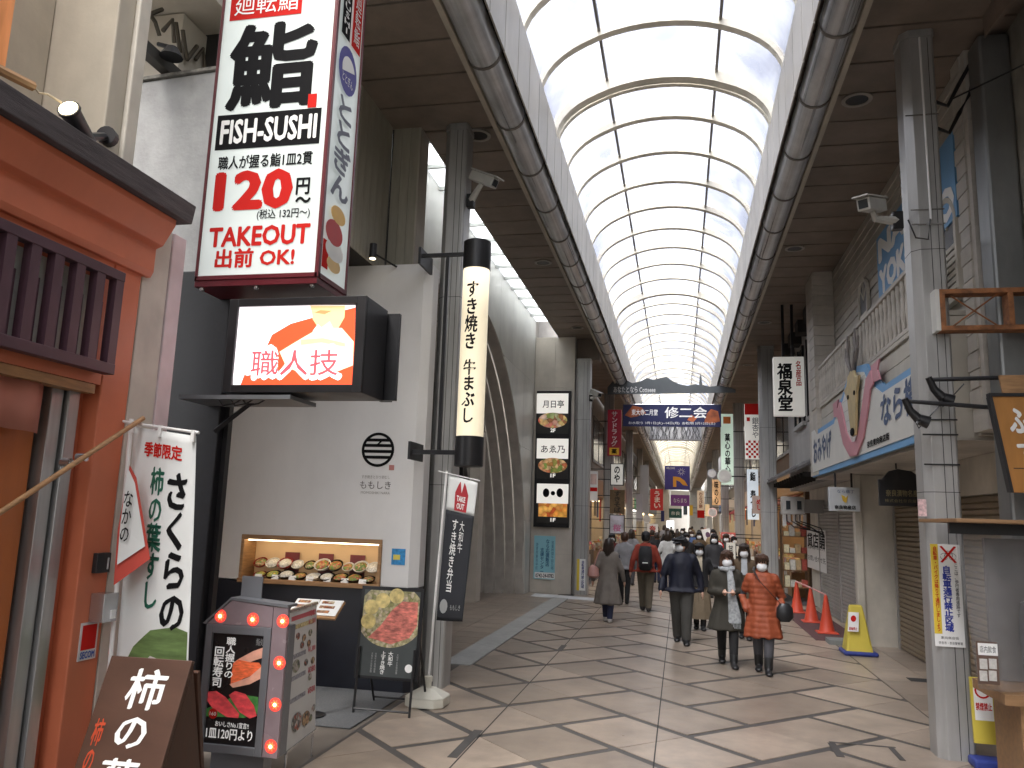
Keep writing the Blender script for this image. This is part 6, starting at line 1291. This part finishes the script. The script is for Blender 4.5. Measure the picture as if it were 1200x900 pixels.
shop('noodle shop with brown fascia beyond the maroon sign', -1, 31.6, 39, (.3, .26, .22), gl2, (.2, .1, .05)); shop('grey fronted shop with red fascia on the left middle stretch', -1, 39.1, 48, (.4, .39, .37), gl1, (.5, .06, .05)); shop('far left shop with cream fascia', -1, 48.1, 60, (.42, .38, .33), gl2, (.6, .5, .35)); shop('far left shop with green fascia', -1, 60.1, 75, (.36, .36, .36), gl1, (.1, .3, .15)); shop('last left shop with dark fascia at the end', -1, 75.1, 118, (.4, .38, .35), gl2, (.1, .1, .1))
shop('sweet shop with warm lights below the pale green sign', 1, 23.7, 32.5, (.17, .105, .06), gl2, (.3, .16, .06), (.4, .12, .06)); shop('confectionery with orange fascia on the right middle stretch', 1, 32.6, 41, (.36, .32, .28), gl2, (.55, .25, .06)); shop('right shop with red awning beyond the confectionery', 1, 41.1, 50, (.38, .36, .34), gl2, (.5, .4, .3), (.45, .05, .05)); shop('far right shop with cream fascia', 1, 50.1, 62, (.4, .38, .34), gl2, (.6, .5, .4)); shop('far right shop with blue fascia', 1, 62.1, 78, (.36, .36, .38), gl1, (.1, .18, .35)); shop('last right shop with white fascia at the end', 1, 78.1, 118, (.42, .4, .36), gl1, (.6, .6, .6))
# building closing the far end, and the street canyon behind the camera
t = thing('end_building', 'pale building closing the far end of the arcade', 'building', (0, 124, 0)); MB().box(-9, -1.6, 120, 130, 0, 12).build('wall', M_cream, t); MB().box(1.4, 9, 120, 130, 0, 12).build('wall', M_grw, t); MB().box(-1.6, 1.4, 127, 130, 0, 12).build('wall', M_white, t)  # the white middle wall is a backdrop added to brighten the far gap
for k in range(6): MB().box(-1.3 + .9 * (k % 3), -.7 + .9 * (k % 3), 126.95, 126.99, 3.2 + 2.2 * (k // 3), 4.6 + 2.2 * (k // 3)).build('window', M_win, t)

t = thing('end_sky_panel', 'added glowing white panel for the bright sky at the far end of the street', 'panel', (-.9, 95, 3)); r = RY(781, 610, 790, 620, 95); MB().box(r[0], r[1], 95, 95.1, r[2], r[3]).build('panel', mat('white_glow', (.9, .95, 1), .5, var=0, emit=1.3), t); MB().box((r[0] + r[1]) / 2 - .04, (r[0] + r[1]) / 2 + .04, 95.02, 95.08, .01, r[2]).build('post', M_blackm, t)  # glowing panel and its post added to stand for the bright end sky
t = thing('street_building', 'building across the street standing behind the right stained wall', 'building', (8, -10, 0)); MB().box(4.2, 12, -30, 1.9, 0, 10).build('wall', M_cream, t)
# papers, cards and stacked boxes on the sweet shop's near end
t = thing('gift_rack', 'wooden rack of gift boxes at the near end of the sweet shop', 'rack', (3.0, 23.2, 0))
M_wd2 = mat('rack_wood', (.2, .11, .05), .55, var=.25, scale=4)
for z in (.35, .8, 1.25, 1.7): MB().box(2.72, 3.4, 23.0, 23.6, z, z + .03).build('shelf', M_wd2, t)
for x in (2.72, 3.37): MB().box(x, x + .03, 23.0, 23.6, .013, 2.4).build('upright', M_wd2, t)
for z in (.38, .83, 1.28, 1.73):
    for k in range(4):
        h = random.uniform(.12, .3); MB().box(2.77 + .15 * k, 2.9 + .15 * k, 23.02, 23.3, z, z + h).build('gift_box', mat('gift%d' % ((k + int(z * 9)) % 4), [(.62, .6, .54), (.55, .4, .22), (.5, .1, .07), (.66, .6, .4)][(k + int(z * 9)) % 4], .6, var=.2, scale=20), t)
for k in range(5): z = 2.0 + .1 * (k % 2); MB().box(2.74 + .13 * k, 2.84 + .13 * k, 22.985, 22.99, z, z + .32).build('paper_card', MATS.get('paper_cream') or M_wink, t)
# standing signs near the crowd
t = thing('round_notice', 'round white notice with red ring on a stand right of the crowd', 'sign', tuple(PG(842, 690)))
c = PY(842, 640, 24.5); f = FY(24.5); MB().ell(f, c.x, c.z, .15, .15, -.02, 0, 24).build('disc', M_red, t); MB().ell(f, c.x, c.z, .115, .115, .001, .004, 24).build('face', M_wink, t); MB().ell(f, c.x, c.z, .06, .05, .005, .007, 16).build('mark', mat('mark_slate', (.1, .12, .16), .5, var=0), t); MB().tube([(c.x, 24.51, c.z - .15), (c.x, 24.51, .013)], .02, 6).build('post', M_steel, t)
t = thing('tilted_poster', 'tilted white poster board above the crowd on the right', 'poster', tuple(PY(829, 640, 33))); c = PY(829, 628, 33); f = Fr(c, (1, 0, .3), (-.3, 0, 1)); MB().rect(f, -.17, .17, -.28, .28, -.03, 0).build('board', M_wink, t); MB().ell(f, .03, .03, .09, .12, .001, .004).build('print', mat('print_plum', (.12, .06, .12), .5, var=.4, scale=9), t); MB().tube([c - Vector((0, 0, .28)), (c.x, 33.02, .013)], .02, 6).build('post', M_steel, t)
for i, (px, Y, txt) in enumerate((((897 - 46, 636, 862, 656), 22.5, '甘酒'), ((866 - 3, 640, 872, 652), 27.0, '茶'), ((870, 652, 884, 664), 25.0, '餅'))):
    t, f, r = vsign('price_board', ('white paper price board, %s of those on the right shop front' % ('nearest', 'smallest', 'rightmost')[i]), 'board', px, Y, .02, mat('paper_cream', (.66, .63, .54), .7, var=.05)); text(t, txt, f, sub(r, .25, .75, .15, .85), M_ink, .003, .02, vert=True); MB().tube([((r[0] + r[1]) / 2, Y + .03, r[2] + .1), ((r[0] + r[1]) / 2, Y + .03, .013)], .015, 5).build('post', M_steel, t)
# ================================================================ people
random.seed(5)
M_skin = mat('skin', (.56, .34, .25), .55, var=.05)
M_mask = mat('mask_white', (.68, .69, .7), .8, var=.02)
M_sole = mat('sole_dark', (.02, .02, .02), .6)
def remesh(mb, vox, smooth=2):
    me = mb.mesh('tmp', M_skin); o = bpy.data.objects.new('tmp', me)
    m = o.modifiers.new('r', 'REMESH'); m.mode = 'VOXEL'; m.voxel_size = vox
    if smooth: s = o.modifiers.new('s', 'SMOOTH'); s.iterations = smooth; s.factor = .5
    r = evaluated(o); bpy.data.objects.remove(o); bpy.data.meshes.remove(me); return r
def finish(me, name, mats, parent, fn=None):
    me.materials.clear()
    for m in mats: me.materials.append(m)
    if fn: me.polygons.foreach_set('material_index', [fn(p.center) for p in me.polygons])
    else: me.polygons.foreach_set('material_index', [0] * len(me.polygons))
    me.polygons.foreach_set('use_smooth', [True] * len(me.polygons)); me.name = name; o = bpy.data.objects.new(name, me); put(o, parent); me.update(); return o
def limb(mb, pts, rs, n=10):
    pts = [Vector(p) for p in pts]; P, Rr = [pts[0]], [rs[0]]
    for i in range(len(pts) - 1):
        for k in (1, 2, 3): P.append(pts[i].lerp(pts[i + 1], k / 3)); Rr.append(rs[i] + (rs[i + 1] - rs[i]) * k / 3)
    d0, d1 = (P[0] - P[1]).normalized(), (P[-1] - P[-2]).normalized()
    P = [P[0] + d0 * rs[0] * .85, P[0] + d0 * rs[0] * .5] + P + [P[-1] + d1 * rs[-1] * .5, P[-1] + d1 * rs[-1] * .85]; Rr = [rs[0] * .4, rs[0] * .83] + Rr + [rs[-1] * .83, rs[-1] * .4]
    mb.tube(P, Rr, n)
def hand(mb, w, d, side, s):
    """palm, four unequal fingers, thumb; w wrist, d direction of the hand"""
    d = Vector(d).normalized(); lat = Vector((0, -1, 0)) - d * Vector((0, -1, 0)).dot(d); lat.normalize(); inn = Vector((-side, 0, 0)); w = Vector(w)
    palm = w + d * .045 * s; mb.ball(palm, (.026 * s, .042 * s, .052 * s), 10, 8)
    for k, (o, L) in enumerate(((.03, .066), (.011, .075), (-.009, .07), (-.028, .055))):
        b0 = palm + d * .04 * s + lat * o * s; b1 = b0 + d * L * .5 * s + inn * .008 * s; b2 = b0 + d * L * .9 * s + inn * .03 * s; mb.tube([b0 - d * .02 * s, b0, b1, b2], [.0095 * s, .0095 * s, .009 * s, .007 * s], 6)
    t0 = palm + lat * .035 * s - d * .01 * s; mb.tube([t0 - lat * .02 * s, t0, t0 + lat * .018 * s + d * .035 * s + inn * .012 * s, t0 + lat * .014 * s + d * .062 * s + inn * .02 * s], [.012 * s, .012 * s, .01 * s, .008 * s], 6)
def person(label, x, y, face, h, coat, trouser, shoe, hair, stride=.0, hem=.5, arms='down', hairstyle='short', mask=True, cap=None, flare=.05, quilt=False, open_front=None, skirt=None, vox=.012, group=None, turn=0, width=1.0, boots=0, coatname='coat', collar=None, hd=1.1, legw=1.12):
    s = h / 1.65; t = thing('person', label, 'person', (x, y, .013), math.radians(face), group, local=True)
    Z = lambda z: z * s
    b = MB(); legs = []
    for sd in (-1, 1):
        st = stride * sd; hip = (sd * .08 * s, 0, Z(.86)); knee = (sd * .075 * s, (-st * .55 - .015) * s, Z(.47 + abs(st) * .02)); lift = .05 * max(0, -st) * 1.2
        ank = (sd * .062 * s, (-st * 1.0 + (.03 if st < 0 else 0)) * s, Z(.085 + lift)); legs.append(ank)
        limb(b, [hip, knee, ank], [.088 * s * width * legw, .064 * s * width * legw, .05 * s * width * legw])
        a = Vector(ank); f0 = Z(.03) + lift * s; b.tube([(a.x, a.y + .055 * s, f0 + .015 * s), (a.x, a.y + .04 * s, f0 + .018 * s), (a.x, a.y - .06 * s, f0 + .012 * s), (a.x + sd * .008, a.y - .14 * s, f0), (a.x + sd * .01, a.y - .185 * s, f0 - .004)], [.028 * s, .048 * s, (.052 * s, .042 * s), (.056 * s, .034 * s), (.034 * s, .02 * s)], 10)
    b.tube([(0, 0, Z(.78)), (0, 0, Z(.88)), (0, 0, Z(1.05)), (0, -.01, Z(1.25)), (0, 0, Z(1.36)), (0, .01, Z(1.42))], [(.15 * s, .1 * s), (.165 * s, .105 * s), (.14 * s, .09 * s), (.16 * s, .1 * s), (.14 * s, .075 * s), (.05 * s, .05 * s)], 14, up=(0, 1, 0))
    limb(b, [(0, .01, Z(1.38)), (0, -.005, Z(1.47))], [.05 * s, .047 * s])
    hc = Vector((0, -.015, 1.545)) * s; RT = Matrix.Rotation(math.radians(turn), 3, 'Z'); hs_ = s * hd; HM = lambda v: hc + RT @ (Vector(v) * hs_)
    b.ball(hc, (.073 * hs_, .092 * hs_, .108 * hs_), 14, 12); b.ball(HM((0, -.03, -.06)), (.055 * hs_, .058 * hs_, .055 * hs_), 12, 8)
    b.tube([HM((0, -.085, .01)), HM((0, -.1, -.015)), HM((0, -.108, -.03)), HM((0, -.09, -.04))], [.008 * s, .011 * s, .014 * s, .011 * s], 6)
    for sd in (-1, 1): b.ball(HM((sd * .074, .005, -.005)), (.01 * s, .02 * s, .03 * s), 6, 6)
    hands = []; sl = MB()
    for sd in (-1, 1):
        mode = arms[0 if sd < 0 else 1] if isinstance(arms, tuple) else arms
        sh = Vector((sd * .178 * s * (.45 + .55 * width), 0, Z(1.33)))
        if mode == 'down': el_, wr = sh + Vector((sd * .085, .03 + stride * sd * .25, -.27)) * s, sh + Vector((sd * .125, -.03 + stride * sd * .6, -.51)) * s
        elif mode == 'pocket': el_, wr = sh + Vector((sd * .09, .08, -.27)) * s, sh + Vector((sd * .035, -.08, -.46)) * s
        elif mode == 'chest': el_, wr = sh + Vector((sd * .06, .02, -.27)) * s, sh + Vector((-sd * .1, -.19, -.26)) * s
        elif mode == 'strap': el_, wr = sh + Vector((sd * .07, .04, -.25)) * s, sh + Vector((sd * .0, -.16, -.2)) * s
        limb(b, [sh, el_, wr], [.05 * s, .038 * s, .028 * s], 8); d = (wr - el_).normalized()
        if mode != 'pocket': hand(b, wr, d, sd, s); hands.append(wr + d * .06 * s)
        limb(sl, [sh - Vector((sd * .03, 0, .0)) * s, el_, wr - d * .015 * s], [.076 * s * (.6 + .4 * width), .06 * s * (.6 + .4 * width), .047 * s * (.6 + .4 * width)], 12)
    me = remesh(b, vox * s, 2)
    bz = boots if boots else .09
    def reg(c):
        if c.z < Z(bz): return 2
        if c.z > Z(1.4): return 0
        if any((c - hp).length < .13 * s for hp in hands): return 0
        return 1
    finish(me, 'body', [M_skin, trouser, shoe], t, reg)
    # coat or jacket
    hz = hem * s; n = 9; pts, rr = [], []
    prof = [(1.435, .075, .075), (1.40, .12, .09), (1.355, .175, .105), (1.25, .19, .125), (1.1, .175, .125), (.98, .18, .13), (.86, .195, .14)]
    for z, a, c in prof:
        if z > hem: pts.append((0, 0, Z(z))); rr.append((a * s * (.5 + .5 * width) * (.95 if hem > .7 else 1), c * s * width))
    k = max(0, .86 - hem)
    if hem < .86: 
        for q in (.33, .66, 1): pts.append((0, 0, Z(.86 - k * q))); rr.append(((.195 + flare * q) * s * width, (.14 + flare * .9 * q) * s * width))
    else: pts.append((0, 0, hz)); rr.append((.185 * s * width, .135 * s * width))
    sl.tube(pts, rr, 20, up=(0, 1, 0)); me = remesh(sl, (.016 if quilt else .021) * s, 2)
    for v in me.vertices:
        nn = Vector((v.normal.x, v.normal.y, v.normal.z)); p = Vector(v.co)
        dd = noise.noise(Vector((p.x * 9, p.y * 9, p.z * 4)) + Vector((x * 7, y, 0))) * .011 + noise.noise(Vector((p.x * 22, p.y * 22, p.z * 12)) + Vector((y, x, 3))) * .004
        if p.z < Z(.95) and abs(p.x) < .26 * s: dd += .012 * math.sin(math.atan2(p.y, p.x) * 7 + x * 9) * min(1, (Z(.95) - p.z) / .3)
        if quilt: dd += .008 * abs(math.sin(p.z * math.pi / .075)) ** .6 - .005
        v.co = p + nn * dd * s
    mats_ = [coat] + ([open_front] if open_front else [])
    co = finish(me, coatname, mats_, t, (lambda c: 1 if (abs(c.x) < .05 * s and c.y < -.03 and c.z > Z(1.12)) else 0) if open_front else None)
    if collar: MB().tube([(0, .005, Z(1.395)), (0, 0, Z(1.44)), (0, -.005, Z(1.475))], [(.1 * s, .09 * s), (.085 * s, .082 * s), (.075 * s, .078 * s)], 16, up=(0, 1, 0)).build('collar', collar, t, smooth=True)
    if quilt or hem < .7:
        MB().box(-.004, .004, -.175 * s, -.135 * s, Z(.7), Z(1.3)).build('zip', M_black, co) if quilt else None
    if skirt:
        b = MB(); b.tube([(0, 0, Z(.95)), (0, 0, Z(.8)), (0, .0, Z(.5)), (0, 0, Z(.22))], [(.16 * s, .12 * s), (.185 * s, .14 * s), (.215 * s, .18 * s), (.235 * s, .21 * s)], 28, up=(0, 1, 0))
        b.v = [(vx + .014 * math.sin(math.atan2(vy, vx) * 9) * (1 if vz < Z(.82) else .3), vy + .014 * math.cos(math.atan2(vy, vx) * 8), vz) for vx, vy, vz in b.v]; b.build('skirt', skirt, t, smooth=True)
    # hair
    b = MB(); hr = MB(); nu, nv = 22, 14; long_ = {'short': -.03, 'bob': -.12, 'long': -.13}[hairstyle]
    hr.ball((0, 0, 0), (.09, .112, .122), nu, nv); keep = []
    verts = []
    for (vx, vy, vz) in hr.v:
        n_ = noise.noise(Vector((vx * 40, vy * 40, vz * 14 + x))) * .008; q = Vector((vx, vy + .006, vz + .008)); q *= 1 + n_ / .1
        verts.append(q)
    fs = []
    for f in hr.f:
        c = sum((verts[i] for i in f), Vector()) / len(f); ang = abs(math.atan2(c.x, -c.y))
        low = .042 if ang < .75 else (-.02 if ang < 1.25 and hairstyle == 'short' else (-.11 if ang < 1.25 else -.12))
        if hairstyle == 'short' and ang >= 1.25: low = -.075
        if c.z > low - (.01 if hairstyle != 'short' and ang > .55 and ang < .75 else 0): fs.append(f)
    hb = MB().add([HM(v) for v in verts], fs)
    if hairstyle != 'short':
        L = .13 if hairstyle == 'bob' else .3
        for k in range(15):
            a = math.radians(62 + k * 236 / 14); q0 = Vector((math.sin(a) * .078, -math.cos(a) * .096, -.02)); jit = random.uniform(-.012, .012)
            hb.tube([HM(q0 + Vector((0, 0, .05))), HM(q0 * 1.06 + Vector((0, 0, -.03))), HM(q0 * (1.12 if hairstyle == 'bob' else 1.1) + Vector((0, 0, -L * .6))), HM(q0 * (.95 if hairstyle == 'bob' else 1.0) + Vector((jit, 0, -L + jit)))], [.018 * s, .024 * s, .022 * s, .006 * s], 6)
    for k in range(11):                               # fringe and loose locks
        a = math.radians(-58 + k * 11.6); q0 = Vector((math.sin(a) * .084, -math.cos(a) * .104, .05)); jit = random.uniform(-.012, .012)
        hb.tube([HM(q0 * .9 + Vector((0, .02, .055))), HM(q0 * 1.06 + Vector((0, 0, .02))), HM(q0 * 1.07 + Vector((jit, 0, -.028 + jit))), HM(q0 * 1.03 + Vector((jit * 1.5, 0, -.04 + jit)))], [.012 * s, .014 * s, .01 * s, .003 * s], 5)
    o = hb.build('hair', hair, t, smooth=True); 
    if cap:
        b = MB(); b.v = []; cb = MB().ball((0, 0, 0), (.09, .112, .1), 20, 12); fs = [f for f in cb.f if sum(cb.v[i][2] for i in f) / 4 > .005]
        c_ = MB().add([HM(Vector(v) + Vector((0, .004, .03))) for v in cb.v], fs); o = c_.build('cap', cap, t, smooth=True); o.modifiers.new('s', 'SOLIDIFY').thickness = .006
        MB().tube([HM((0, -.08, .04)), HM((0, -.13, .035)), HM((0, -.175, .022))], [(.078 * s, .008 * s), (.07 * s, .007 * s), (.03 * s, .005 * s)], 14, up=(0, 0, 1)).build('cap_peak', cap, t, smooth=True)
    for sd in (-1, 1): MB().ball(HM((sd * .03, -.083, .012)), (.012 * s, .006 * s, .007 * s), 8, 6).build('eye', M_ink, t)
    if mask:
        mk_ = MB().ball((0, 0, 0), (.07, .062, .062), 18, 12); fs = [f for f in mk_.f if sum(mk_.v[i][1] for i in f) / 4 < -.004 and sum(mk_.v[i][2] for i in f) / 4 < .046]
        o = MB().add([HM(Vector(v) + Vector((0, -.052, -.047))) for v in mk_.v], fs).build('face_mask', M_mask, t, smooth=True)
        for sd in (-1, 1): MB().tube([HM((sd * .062, -.06, -.03)), HM((sd * .076, -.02, -.012)), HM((sd * .08, .012, .0))], .003, 4).build('mask_loop', M_mask, t)
    return t, s
def cl(n, c, r=.85, v=.12, **k): return mat('cloth_' + n, c, r, var=v, scale=9, bump=.25, bscale=160, **k)
C_or, C_ol, C_nv, C_bk, C_br, C_rd, C_gy, C_lg = cl('orange', (.27, .058, .02), .62), cl('olive', (.034, .031, .023)), cl('navy', (.006, .008, .020), .65), cl('black', (.014, .014, .016)), cl('brown', (.085, .055, .03)), cl('red', (.24, .034, .018)), cl('greige', (.17, .15, .13)), cl('lightgrey', (.25, .25, .26))
T_gy, T_ch, T_bk, T_kh, T_nv = cl('trgrey', (.06, .06, .068)), cl('trcharcoal', (.052, .05, .044)), cl('trblack', (.012, .012, .013)), cl('khaki', (.085, .07, .048)), cl('trnavy', (.016, .02, .05))
S_bk, S_wh = mat('shoe_black', (.015, .015, .016), .35), mat('shoe_white', (.5, .48, .46), .5)
H_br, H_bk, H_dk = mat('hair_brown', (.06, .03, .018), .4, var=.3, scale=40, stretch=(1, 1, .2)), mat('hair_black', (.012, .011, .012), .38, var=.3, scale=40, stretch=(1, 1, .2)), mat('hair_dark', (.03, .02, .015), .4, var=.3, scale=40, stretch=(1, 1, .2))
K_sk, K_sc = cl('skirtkhaki', (.20, .155, .10)), cl('scarf', (.36, .38, .40))
person('woman in knee-length orange quilted coat and white mask walking towards the camera', 1.11, 11.75, -4, 1.56, C_or, T_gy, S_bk, H_br, .13, .50, 'pocket', 'short', quilt=True, flare=.05, width=1.12, boots=.24, collar=C_or, coatname='quilted_coat')
person('woman in long dark olive coat with grey scarf, hands at her chest', .66, 12.15, 3, 1.58, C_ol, T_bk, S_bk, H_br, .2, .52, 'chest', 'bob', flare=.09, boots=.2, width=1.06)
person('man in navy jacket and black cap with head turned to the left', .02, 14.0, 2, 1.72, C_nv, T_ch, S_bk, H_bk, .16, .80, 'down', 'short', cap=C_bk, turn=-38, width=1.24, coatname='jacket', legw=1.2)
person('woman in black cardigan and long khaki skirt behind the man in navy', .36, 15.9, 0, 1.58, C_bk, T_bk, S_bk, H_bk, .1, .82, 'down', 'long', open_front=cl('cream', (.5, .44, .33)), skirt=K_sk, coatname='cardigan')
person('woman in brown coat half hidden between olive and orange coats', 1.12, 15.0, -6, 1.62, C_br, T_bk, S_bk, H_dk, .08, .55, 'down', 'long', open_front=K_sc)
person('man in rust red jacket carrying a black backpack, seen from behind', -.76, 18.5, 182, 1.73, C_rd, T_kh, S_bk, H_bk, .14, .82, 'down', 'short', cap=C_bk, mask=False, coatname='jacket', width=1.16, legw=1.2)
person('woman in long greige coat with long dark hair, seen from behind', -1.4, 16.2, 176, 1.6, C_gy, T_nv, S_wh, H_dk, .13, .36, 'down', 'long', flare=.1, mask=False, width=1.04)
person('person in grey jacket and black trousers beside the woman in greige', -1.33, 19.9, 185, 1.68, C_lg, T_bk, S_bk, H_br, .12, .8, 'down', 'short', mask=False, coatname='jacket')
# scarf of the olive coat, bags
def bag_strap(pts, r, n, parent, m): MB().tube(pts, r, 6).build(n, m, parent)
sx, sy = .66, 12.15
t = thing('scarf', 'long grey patterned scarf hanging down the dark olive coat', 'scarf', (sx, sy, .8))
M_sc = mat('scarf_pattern', (.33, .35, .36), .9, var=.35, scale=28)
MB().tube([(sx - .09, sy + .02, 1.36), (sx - .07, sy - .1, 1.36), (sx + .0, sy - .13, 1.35), (sx + .08, sy - .09, 1.37), (sx + .09, sy + .03, 1.39), (sx, sy + .09, 1.4), (sx - .09, sy + .02, 1.37)], [.035] * 7, 8).build('loop', M_sc, t, smooth=True)
MB().tube([(sx + .03, sy - .13, 1.34), (sx + .05, sy - .17, 1.15), (sx + .06, sy - .185, .95), (sx + .09, sy - .2, .72), (sx + .09, sy - .2, .62)], [(.04, .02), (.05, .022), (.06, .022), (.085, .022), (.09, .012)], 10, up=(0, 1, 0)).build('hanging_end', M_sc, t, smooth=True)
for k in range(9): MB().box(sx + .01 + .019 * k, sx + .018 + .019 * k, sy - .204, sy - .198, .55, .63).build('fringe', M_sc, t)
ox, oy = 1.11, 11.75
t = thing('shoulder_bag', 'black shoulder bag slung across the orange quilted coat', 'bag', (ox + .25, oy, .8))
MB().tube([(ox + .27, oy - .17, .72), (ox + .27, oy - .17, .78), (ox + .27, oy - .165, .9), (ox + .265, oy - .16, .96)], [(.06, .02), (.115, .05), (.105, .045), (.06, .015)], 14, up=(0, 1, 0)).build('pouch', M_blackm, t, smooth=True)
MB().tube([(ox + .24, oy - .17, .93), (ox + .1, oy - .2, 1.08), (ox - .05, oy - .18, 1.24), (ox - .12, oy - .1, 1.38), (ox - .1, oy + .03, 1.42), (ox + .02, oy + .16, 1.3), (ox + .2, oy + .17, 1.05), (ox + .31, oy - .02, .95)], [(.014, .005)] * 8, 6).build('strap', M_blackm, t)
t = thing('backpack', 'black backpack with a pale stripe on the rust red jacket', 'backpack', (-.76, 18.3, 1.1)); bx_, by_ = -.76, 18.5
MB().tube([(bx_, by_ - .2, .93), (bx_, by_ - .22, 1.0), (bx_, by_ - .23, 1.2), (bx_, by_ - .21, 1.38), (bx_, by_ - .19, 1.44)], [(.12, .06), (.15, .1), (.155, .1), (.14, .08), (.09, .04)], 14, up=(0, 1, 0)).build('body', C_bk, t, smooth=True); MB().tube([(bx_, by_ - .3, 1.0), (bx_, by_ - .33, 1.1), (bx_, by_ - .31, 1.2)], [(.1, .03), (.115, .04), (.1, .03)], 12, up=(0, 1, 0)).build('pocket', C_bk, t, smooth=True); MB().box(bx_ - .06, bx_ + .06, by_ - .378, by_ - .37, 1.08, 1.1).build('stripe', M_wink, t)
for sd in (-1, 1): MB().tube([(bx_ + sd * .1, by_ - .14, 1.42), (bx_ + sd * .11, by_ + .0, 1.48), (bx_ + sd * .12, by_ + .15, 1.36), (bx_ + sd * .14, by_ + .12, 1.1), (bx_ + sd * .14, by_ - .14, .98)], [(.025, .008)] * 5, 6).build('strap', C_bk, t)
t = thing('handbag', 'pale pink handbag on the shoulder of the greige coat', 'bag', (-1.7, 16.1, .95)); gx, gy = -1.4, 16.2
MB().tube([(gx - .29, gy - .06, .86), (gx - .29, gy - .06, .9), (gx - .29, gy - .06, 1.05), (gx - .28, gy - .06, 1.1)], [(.08, .06), (.12, .17), (.1, .15), (.05, .1)], 12, up=(0, 1, 0)).build('pouch', mat('bag_pink', (.42, .22, .19), .5, var=.08), t, smooth=True); MB().tube([(gx - .27, gy - .16, 1.08), (gx - .21, gy - .1, 1.3), (gx - .17, gy, 1.41), (gx - .21, gy + .06, 1.3), (gx - .27, gy + .06, 1.08)], .01, 6).build('strap', MATS['bag_pink'], t)
# the crowd further on
cols = [('black', C_bk), ('dark navy', C_nv), ('charcoal', cl('charc', (.03, .03, .033))), ('brown', C_br), ('white', cl('white', (.5, .5, .48))), ('grey', C_lg), ('tan', cl('tan', (.25, .18, .1))), ('olive', C_ol), ('dark red', cl('dkred', (.16, .03, .03))), ('blue', cl('blue', (.05, .09, .2)))]
spots = [(-.35, 24, 4, 180), (-.75, 27, 0, 180), (.9, 22.5, 2, 0), (.2, 26, 0, 0), (1.35, 25, 7, 0), (.65, 29, 3, 0), (-1.5, 25.5, 5, 175), (-1.9, 23.0, 8, 10), (-.1, 32, 1, 180), (1.2, 31, 6, 0), (1.75, 28, 0, 20), (-1.1, 33, 2, 180), (.5, 36, 9, 0), (-.6, 39, 0, 180), (1.5, 37, 3, 0), (.1, 43, 2, 0), (-1.4, 42, 1, 180), (1.0, 45, 0, 0), (-.9, 48, 5, 180), (.6, 51, 7, 0), (-.2, 55, 0, 180), (1.4, 54, 1, 0), (-1.5, 56, 3, 0), (.3, 62, 2, 180), (-.7, 66, 0, 0), (1.0, 70, 6, 180)]
dist = lambda Y: 'near' if Y < 28 else ('middle' if Y < 40 else ('far' if Y < 52 else 'farthest'))
protos = {}; seen = {}
for i, (x, y, ci, fc) in enumerate(spots):
    cn, cm = cols[ci]; lab = 'pedestrian in %s coat in the %s part of the crowd, %s' % (cn, dist(y), 'walking away' if 90 < fc < 270 else 'facing the camera')
    seen[lab] = seen.get(lab, 0) + 1
    if seen[lab] > 1: lab = 'pedestrian in %s coat in the %s crowd, %s, %s side' % (cn, dist(y), 'walking away' if 90 < fc < 270 else 'facing the camera', 'left' if x < 0 else 'right')
    key = (ci, 90 < fc < 270)
    if key in protos:                                # a copy of an earlier figure of the same dress
        src = protos[key]; r = src.copy(); COL.objects.link(r); hh = random.uniform(.95, 1.05); r.location = (x, y, .013); r.rotation_euler = (0, 0, math.radians(fc + random.uniform(-12, 12))); r.scale = (hh, hh, hh); r['label'] = lab
        for ch in src.children:
            c = ch.copy(); COL.objects.link(c); c.parent = r
            for gch in ch.children:
                d_ = gch.copy(); COL.objects.link(d_); d_.parent = c
        continue
    protos[key], _ = person(lab, x, y, fc, random.uniform(1.58, 1.74), cm, random.choice((T_bk, T_ch, T_nv, T_gy)), S_bk, random.choice((H_bk, H_dk, H_br)), random.uniform(.08, .16), random.choice((.8, .8, .5, .6)), random.choice(('down', 'pocket')), random.choice(('short', 'bob', 'short')), mask=not 90 < fc < 270, vox=.02 if y < 35 else .026, group='people in the distant crowd')
bpy.data.scenes.remove(TMP)
